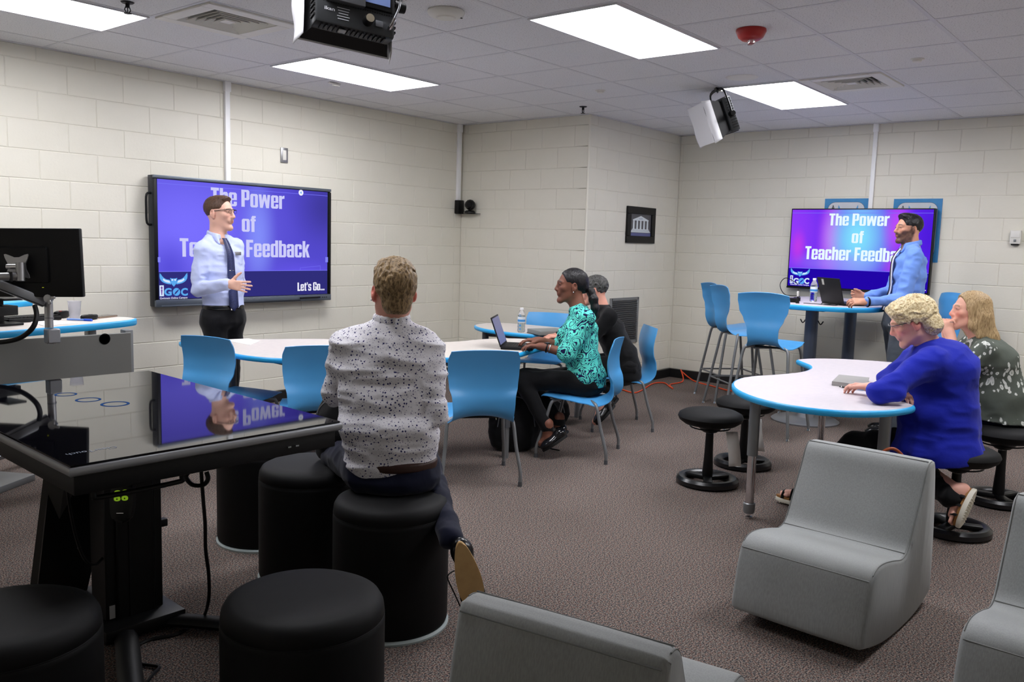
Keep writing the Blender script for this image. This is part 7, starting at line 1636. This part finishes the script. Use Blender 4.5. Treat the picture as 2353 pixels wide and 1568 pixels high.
    kL = D3(1962, 1024, 4.95); kR = D3(2080, 1050, 4.95)
    limb_pants(P, pL, kL, aL+ZZ*0.07, 0.082, 0.076, 0.062); limb_pants(P, pR, kR, aR+RR*-0.02, 0.082, 0.074, 0.058)
    part(r, 'trousers', P, 0.0085, M_BLACKCLOTH, folds(0.010, (9, 9, 9), 18))
    sandal(r, hL_, tL, ZZ); sandal(r, hR_, tR, uR)
    link('spectacles', tube([Vector(hd.p(x, y, z)-V(r.location)) for x, y, z in ((-0.080, 0.0, 0.016), (-0.068, 0.06, 0.022), (-0.048, 0.098, 0.024), (0, 0.108, 0.026), (0.048, 0.098, 0.024))], 0.0022, 5), M_GREYDK, r)
woman_blue()

# ---------------------------------------------------------------- 7: woman in grey green
def woman_green():
    D = 5.30; base = V(3.22, -4.06, 0); r = person('woman with long straight blond hair in grey green leaf-print top at the right edge', base)
    Fd = nz(-RR*0.93+FF*0.36); Rt = np.cross(Fd, ZZ)
    hd = Head(D3(2228, 716, D), nz(-RR*0.98+FF*0.12+ZZ*0.02), ZZ+0.04*RR, 1.02)
    nb = D3(2250, 775, D); chest = D3(2268, 830, D); waist = D3(2286, 915, D); pel = D3(2296, 985, D)
    shL = D3(2262, 806, D-0.16); shR = D3(2236, 790, D+0.19); elL = D3(2196, 855, D-0.16); elR = D3(2180, 850, D+0.2); wrL = D3(2184, 772, D-0.06); wrR = D3(2176, 768, D+0.06)
    B = Field(); hd.add(B, True, nb, 0.052)
    B.loft([(nb-ZZ*0.03, 0.09, 0.06), (chest, 0.15, 0.10), (waist, 0.14, 0.10)], Rt)
    B.cone(shL, elL, 0.046, 0.040); B.cone(elL, wrL, 0.038, 0.026); B.cone(shR, elR, 0.046, 0.040); B.cone(elR, wrR, 0.038, 0.026)
    hand(B, wrL, nz(ZZ*0.8-RR*0.25+FF*0.3), RR, -FF, (45, 48, 50, 52), 2, 25, 0.95); hand(B, wrR, nz(ZZ*0.8-RR*0.25-FF*0.3), RR, -RR, (45, 48, 50, 52), 2, 25, 0.95)
    part(r, 'body', B, 0.0055, SKIN, color=lambda P_: hd.color(P_, (228, 172, 150), (196, 112, 108), (140, 108, 80), None, 0, 0.3)); hd.eyes(r)
    H = Field(); H.ell(hd.p(0, -0.018, 0.040), (0.088, 0.106, 0.090), hd)
    H.ell(hd.p(0, -0.045, -0.03), (0.090, 0.080, 0.085), hd, 0.04)
    for x in (-0.055, 0, 0.055): H.cone(hd.p(x, -0.065, -0.04), hd.p(x, -0.115, -0.15), 0.046, 0.042, 0.05); H.cone(hd.p(x, -0.115, -0.15), hd.p(x*0.9, -0.185, -0.245), 0.040, 0.016, 0.04)
    for q in (-1, 1): H.cone(hd.p(q*0.072, 0.020, 0.03), hd.p(q*0.074, 0.010, -0.085), 0.016, 0.016, 0.03); H.cone(hd.p(q*0.076, 0.0, -0.08), hd.p(q*0.085, -0.04, -0.14), 0.020, 0.022, 0.04)
    def hc(P_):
        q = hd.loc(P_); x, y, z = np.abs(q[:, 0]), q[:, 1], q[:, 2]
        return np.where(x < 0.064, y-(0.060+0.4*(z-0.08)) , y-0.052)
    part(r, 'hair', H, 0.0055, M_HLONG, lambda P_: 0.004*(np.abs(vnoise(hd.loc(P_)*V(55, 55, 7)))*1.6-0.5), hc)
    S = Field()
    S.loft([(nb-ZZ*0.02, 0.10, 0.075), (nb*0.4+chest*0.6, 0.185, 0.125), (chest+RR*0.015, 0.195, 0.150), (waist+RR*0.01, 0.195, 0.165), (pel+RR*0.01, 0.215, 0.195), (pel-ZZ*0.03+RR*0.01, 0.22, 0.20)], Rt, 0.06)
    for sh, el in ((shL, elL), (shR, elR)): S.cone(sh, sh+(el-sh)*0.75, 0.074, 0.064, 0.05)
    part(r, 'top', S, 0.008, M_LEAFY, folds(0.012, (6, 6, 9), 20), lambda P_: np.maximum((P_-nb)@ZZ-0.03, -(P_[:, 2]-(0.495-0.05*((P_-pel)@RR)))))
    P = Field(); pL, pR = pel-Rt*0.09, pel+Rt*0.09; pL[2] = pR[2] = 0.545
    P.loft([(V(pel[0], pel[1], 0.56), 0.15, 0.12), (V(pel[0], pel[1], 0.52), 0.17, 0.14)], Rt)
    kL = pL+Fd*0.40; kR = pR+Fd*0.40; aL = kL+Fd*0.0; aL[2] = 0.10; aR = kR+Fd*0.05; aR[2] = 0.1
    limb_pants(P, pL-ZZ*0.02, kL-ZZ*0.01, aL, 0.070, 0.066, 0.055); limb_pants(P, pR-ZZ*0.02, kR-ZZ*0.01, aR, 0.070, 0.066, 0.055)
    part(r, 'trousers', P, 0.009, M_TROU_NAVY, folds(0.006, (9, 9, 9), 21))
    for a in (aL, aR): shoe(r, V(a[0], a[1], 0.013)-Fd*0.05, V(a[0], a[1], 0.013)+Fd*0.2, ZZ, M_SHOEBLK, 0.04)
    link('ring', tube([Vector(wrL+ZZ*0.085+0.0105*(math.cos(a)*RR+math.sin(a)*FF)-V(r.location)) for a in np.linspace(0, 2*math.pi, 14)[:-1]], 0.002, 5, closed=True), M_CHROME, r)
woman_green()
# ================================================================== small things on tables and floor
def laptop(label, hinge, rgt, back_tilt, w=0.33, d=0.23, screen=None, sticker=False):
    """hinge = middle of the hinge line on the table; rgt = user's right; the user sits on the -Y side of the local frame"""
    rg = Vector(rgt).normalized(); t = thing('laptop', label, 'laptop', (0, 0, 0)); t.matrix_world = frame_mtx(hinge, rg, Vector((-rg.y, rg.x, 0)))
    link('base', box((0, -d/2, 0.009), (w, d, 0.018), 0.004), M_BLACKM, t)
    ks = [((-w/2+0.03+0.0195*i, -0.035-0.019*j, 0.0188), (0.0165, 0.016, 0.002)) for i in range(int((w-0.05)/0.0195)) for j in range(5)]
    o = link('keys', boxes(ks), M_BLACK, t); o['kind'] = 'stuff'
    link('touch_pad', box((0, -d+0.045, 0.0184), (0.1, 0.06, 0.001)), M_GREYDK, t)
    m = T(0, 0, 0.014) @ R('X', -back_tilt)
    lid = link('lid', box((0, 0, 0.112), (w, 0.008, 0.222), 0.003), M_BLACKM, t, m)
    link('lid_display', box((0, -0.0045, 0.114), (w-0.02, 0.001, 0.196)), screen, lid)
    if sticker: link('lid_sticker', box((w*0.25, 0.0046, 0.185), (0.03, 0.001, 0.05)), mat('sticker_pale', (190, 190, 180), 0.5), lid)
    link('hinge', tube([(-w/2+0.04, 0, 0.012), (w/2-0.04, 0, 0.012)], 0.007, 8), M_BLACK, t)
    return t
laptop('open black laptop with dim blue screen in front of the turquoise blouse woman', Vector((2.12, -0.99, 0.7405)), FF*0.97+RR*0.12, 20, screen=mat('laptop_screen', (40, 40, 70), 0.25, emit=(84, 86, 132), es=0.8))
laptop('open dark laptop with pale sticker on the tall table by the bearded man', Vector((4.80, -2.44, 1.0505)), FF*0.97-RR*0.22, 16, screen=mat('laptop_screen_dim', (30, 30, 40), 0.25), sticker=True)
def bottle(label, loc, h=0.21, r=0.032):
    t = thing('water_bottle', label, 'bottle', loc)
    pr = [(0, 0.004), (r*0.8, 0.0), (r, 0.01), (r, 0.03), (r*0.95, 0.036), (r, 0.042), (r, 0.062), (r*0.95, 0.068), (r, 0.074), (r, h*0.66), (r*0.93, h*0.74), (r*0.55, h*0.88), (0.0125, h*0.92), (0.0125, h*0.955)]
    link('bottle_wall', lathe(pr, 28), M_CLEAR, t)
    link('water', lathe([(0, 0.006), (r*0.78, 0.003), (r*0.93, 0.012), (r*0.93, 0.16*h/0.21*0.9), (0, 0.16*h/0.21*0.9)], 24), M_WATER, t)
    link('bottle_label', lathe([(r*1.01, h*0.40), (r*1.02, h*0.41), (r*1.02, h*0.63), (r*1.01, h*0.64)], 28), M_LABELW, t)
    link('label_stripe', lathe([(r*1.025, h*0.44), (r*1.03, h*0.45), (r*1.03, h*0.52), (r*1.025, h*0.53)], 28), M_LABELB, t)
    link('cap', lathe([(0, h), (0.0145, h), (0.0155, h-0.003), (0.0155, h-0.017), (0.013, h-0.018)], 20), M_PAPER, t)
p = atz(1190, 763, 0.74)
bottle('clear water bottle with white cap on the small far table', (3.02, -0.43, 0.7405))
bottle('clear water bottle behind the laptop on the tall table', (5.05, -2.18, 1.0505))
# binder and papers on the far table
t = thing('ring_binder', 'grey closed ring binder lying beside the water bottle', 'binder', (3.10, -0.66, 0.7405), facing(0.75, -0.35)+90)
link('binder_cover', box((0, 0, 0.02), (0.28, 0.24, 0.036), 0.004), mat('binder_grey', (128, 132, 130), 0.5), t); link('binder_pages', box((0.008, 0, 0.018), (0.272, 0.225, 0.026)), M_PAPER, t)
link('binder_foot', box((0, 0, 0.002), (0.285, 0.245, 0.004)), M_BLACK, t)
tag(link('paper_stack', prism([(3.02, -0.78), (3.24, -0.90), (3.32, -0.74), (3.25, -0.84)][:2]+[(3.30, -0.80), (3.12, -0.70)], 0.7405, 0.746), M_PAPER), 'thin stack of white papers at the near edge of the small far table', 'papers')
# paper on the left table
tag(link('handout', prism([tuple(atz(px, py, 0.742)[:2]) for px, py in ((512, 781), (572, 778.5), (597, 784), (575, 793))], 0.7405, 0.743), M_PAPER), 'white handout lying on the long table in front of the standing man', 'paper')
# notebook and pen on the right table
nb_ = [tuple(atz(px, py, 0.74)[:2]) for px, py in ((1911, 886), (1927, 870), (1997, 877), (1990, 896))]
c_ = (sum(p[0] for p in nb_)/4, sum(p[1] for p in nb_)/4)
t = thing('notebook', 'grey hardback notebook beside the woman in the blue cardigan', 'notebook', (c_[0], c_[1], 0.7405))
rel = [(p[0]-c_[0], p[1]-c_[1]) for p in nb_]
link('notebook_pages', prism([(x*0.97, y*0.97) for x, y in rel], 0.003, 0.021), M_PAPER, t); link('cover', prism(rel, 0.020, 0.024, None, 0.001, 1), M_NOTE, t); link('back_cover', prism(rel, 0, 0.004, None, 0.001, 1), M_NOTE, t)
link('spine', prism([rel[0], rel[3], (rel[3][0]*0.97, rel[3][1]*0.97), (rel[0][0]*0.97, rel[0][1]*0.97)], 0.0, 0.023), M_NOTE, t)
a, b = atz(1929, 889, 0.746), atz(1992, 897, 0.746)
t = thing('ballpoint_pen', 'blue and black pen lying in front of the grey notebook', 'pen', a); d = b-a
link('pen_barrel', cyl(d*0.3, d, 0.005, n=10), mat('pen_light_blue', (110, 160, 210), 0.3), t); link('pen_tip', cyl(d*0.0, d*0.3, 0.003, 0.005, n=10), M_BLACK, t); link('pen_clip', cyl(d*0.06, d*0.10, 0.0056, n=10), M_CHROME, t)
# tall table gadgets
def on(px, py): return atz(px, py, 1.0505)
p = on(1840, 691); t = thing('hub_box', 'flat black box on the tall table at its left end', 'device', (4.72, -2.08, 1.0505), -60)
link('hub_body', box((0, 0, 0.018), (0.17, 0.10, 0.034), 0.004), M_BLACK, t); link('hub_lid', box((0, 0, 0.036), (0.16, 0.09, 0.003), 0.001), M_BLACKM, t)
t = thing('antenna_adapter', 'small black cone shaped adapter with a white tag on the tall table', 'adapter', (4.62, -2.20, 1.0505))
link('adapter_cone', lathe([(0, 0), (0.016, 0.0), (0.006, 0.06), (0, 0.062)], 14), M_BLACK, t); link('adapter_tag', box((-0.002, 0, 0.083), (0.02, 0.012, 0.045), 0.002), M_WHITE, t)
t = thing('power_brick', 'black power brick on the tall table left of the laptop', 'power brick', (5.00, -2.05, 1.0505), 20)
link('brick_body', box((0, 0, 0.016), (0.12, 0.06, 0.03), 0.005), M_BLACK, t); link('brick_lead', tube(smooth_path([(-0.06, 0, 0.012), (-0.12, 0.02, 0.006), (-0.15, -0.02, 0.004)], 5), 0.004, 6), M_BLACK, t)
t = thing('headset', 'dark coiled headset lying near the hands of the bearded man', 'headset', (5.20, -2.52, 1.0505))
link('headband', tube(smooth_path([(-0.05, 0, 0.02), (-0.05, 0.0, 0.07), (0.0, 0.0, 0.095), (0.05, 0, 0.07), (0.05, 0, 0.02)], 5), 0.007, 6), M_BLACK, t)
for q in (-1, 1): link('ear_pad', lathe([(0, -0.012), (0.026, -0.01), (0.03, 0), (0.026, 0.01), (0, 0.012)], 16), M_BLACK, t, T(q*0.05, 0, 0.03) @ R('Y', 90))
cp = [(4.66, -2.24), (4.60, -2.33), (4.66, -2.40), (4.58, -2.45), (4.64, -2.52), (4.75, -2.50), (4.66, -2.40), (4.78, -2.36)]
tag(link('charging_cable', tube(smooth_path([(x, y, 1.0545+0.003*(k % 2)) for k, (x, y) in enumerate(cp)], 5), 0.0032, 6), M_BLACK), 'thin black cable curled on the tall table by the laptop', 'cable')
tag(link('screen_cable', tube(smooth_path([(6.03, -1.66, 1.16), (5.98, -1.55, 1.22), (5.88, -1.53, 1.15), (5.80, -1.62, 1.058), (5.70, -1.80, 1.056), (5.3, -1.95, 1.056), (4.9, -2.1, 1.056)], 6), 0.004, 6), M_BLACK), 'thin dark cable looping from the right screen down to the tall table', 'cable')
tag(link('open_booklet', prism([(4.88, -2.40), (5.35, -2.42), (5.36, -2.60), (4.92, -2.60)], 1.0505, 1.056), M_PAPER), 'open white booklet under the hands at the tall table', 'booklet')
# orange extension cord along the back wall
oc = [atz(px, py, 0.008) for px, py in ((1385, 880), (1402, 890), (1430, 896), (1456, 903), (1475, 897), (1500, 882), (1525, 880), (1538, 888), (1546, 893), (1540, 884))]
oc += [Vector((5.85, -0.50, 0.02)), Vector((5.95, -0.42, 0.12)), Vector((6.05, -0.38, 0.09)), Vector((6.02, -0.55, 0.01)), Vector((5.86, -0.85, 0.01)), Vector((5.72, -1.15, 0.01)), Vector((5.85, -1.5, 0.01)), Vector((5.95, -2.0, 0.01))]
tag(link('extension_cord', tube(smooth_path(oc, 6), 0.007, 8), M_ORANGE), 'orange extension cord on the carpet along the back wall', 'cord')
# soft bags
def bag(name, label, cat, c, rt, w, h, d, lean=0.0, seed=1, strap=True, tassel=False):
    r = thing(name, label, cat, c); c = V(c); rt = nz(rt); fr = nz(np.cross(ZZ, rt)); up = nz(ZZ+fr*lean); B = Field(); ax = np.array([rt, fr, up])
    B.ell(c+up*h*0.35, (w*0.56, d*0.60, h*0.42), ax, 0.06); B.loft([(c+up*h*0.12, w*0.48, d*0.48), (c+up*h*0.6, w*0.48, d*0.46), (c+up*h*0.85, w*0.38, d*0.34)], rt, 0.05, 0.7)
    B.ell(c+up*h*0.32-fr*d*0.40, (w*0.36, d*0.28, h*0.26), ax, 0.02)
    part(r, 'bag_body', B, 0.010, M_BLACKCLOTH, folds(0.010, (9, 9, 9), seed), lambda P_: -(P_[:, 2]-c[2]-0.006))
    o = c
    def lp(a, b, e): return Vector(rt*a+fr*b+up*e)
    link('grab_handle', tube(smooth_path([lp(-0.05, 0, h*0.97), lp(-0.04, 0, h*1.03), lp(0.04, 0, h*1.03), lp(0.05, 0, h*0.97)], 5), 0.009, 6), M_BLACK, r)
    link('zip', tube(smooth_path([lp(-w*0.40, -d*0.50, h*0.40), lp(-w*0.30, -d*0.52, h*0.72), lp(0, -d*0.50, h*0.86), lp(w*0.30, -d*0.52, h*0.72), lp(w*0.40, -d*0.50, h*0.40)], 5), 0.004, 5), M_GREYDK, r)
    if strap:
        link('shoulder_strap', tube(smooth_path([lp(w*0.2, d*0.45, h*0.9), lp(w*0.42, d*0.6, h*0.5), lp(w*0.50, d*0.3, 0.03), lp(w*0.75, -d*0.1, 0.015), lp(w*0.95, -d*0.4, 0.012)], 5), 0.010, 6, flat=(1, 0.5)), M_BLACK, r)
    if tassel:
        for k in range(3): link('pale_cord', tube(smooth_path([lp(-w*0.42, -d*0.5, h*0.80), lp(-w*0.46+0.01*k, -d*0.62, h*0.68), lp(-w*0.44+0.03*k, -d*0.62, h*(0.52+0.04*k))], 4), 0.0025, 5), mat('cord_cream', (206, 206, 170), 0.7) if 'cord_cream' not in bpy.data.materials else bpy.data.materials['cord_cream'], r)
    return r
bag('backpack', 'black backpack with pale cords on the floor beside the chrome grey table leg', 'backpack', (2.09, -1.14, 0.0), RR*0.97+FF*0.15, 0.34, 0.47, 0.18, 0.08, 31, True, True)
bag('duffel_bag', 'low black bag on the floor beyond the turquoise blouse woman', 'bag', (3.05, -0.72, 0.0), RR, 0.34, 0.26, 0.22, 0, 32, False)
bag('rucksack', 'black rucksack resting on the ottoman left of the man in the floral shirt', 'backpack', (-0.235, -2.02, 0.515), RR*0.9-FF*0.3, 0.20, 0.33, 0.17, 0.05, 33, False)
# handbag behind the lounge chair
t = thing('handbag', 'handbag with brown leather loop handle behind the grey lounge chair', 'handbag', (1.62, -3.84, 0.0), facing(0.775, 0.632))
link('handbag_body', box((0, 0, 0.19), (0.34, 0.13, 0.38), 0.04, 3), mottled('handbag_leather', (96, 52, 30), (84, 44, 26), 10, 0.45, 0.2, 80, 0.001), t)
link('loop_handle', tube(smooth_path([(-0.085, 0, 0.36), (-0.085, 0, 0.46), (-0.055, 0, 0.54), (0, 0, 0.575), (0.055, 0, 0.54), (0.085, 0, 0.46), (0.085, 0, 0.36)], 6), 0.0075, 8), mat('tan_handle', (156, 74, 40), 0.35), t)
for q in (-1, 1): link('handle_ring', tube([(q*0.085+0.014*math.cos(a), 0, 0.365+0.014*math.sin(a)) for a in np.linspace(0, 2*math.pi, 12)[:-1]], 0.003, 5, closed=True), M_CHROME, t)
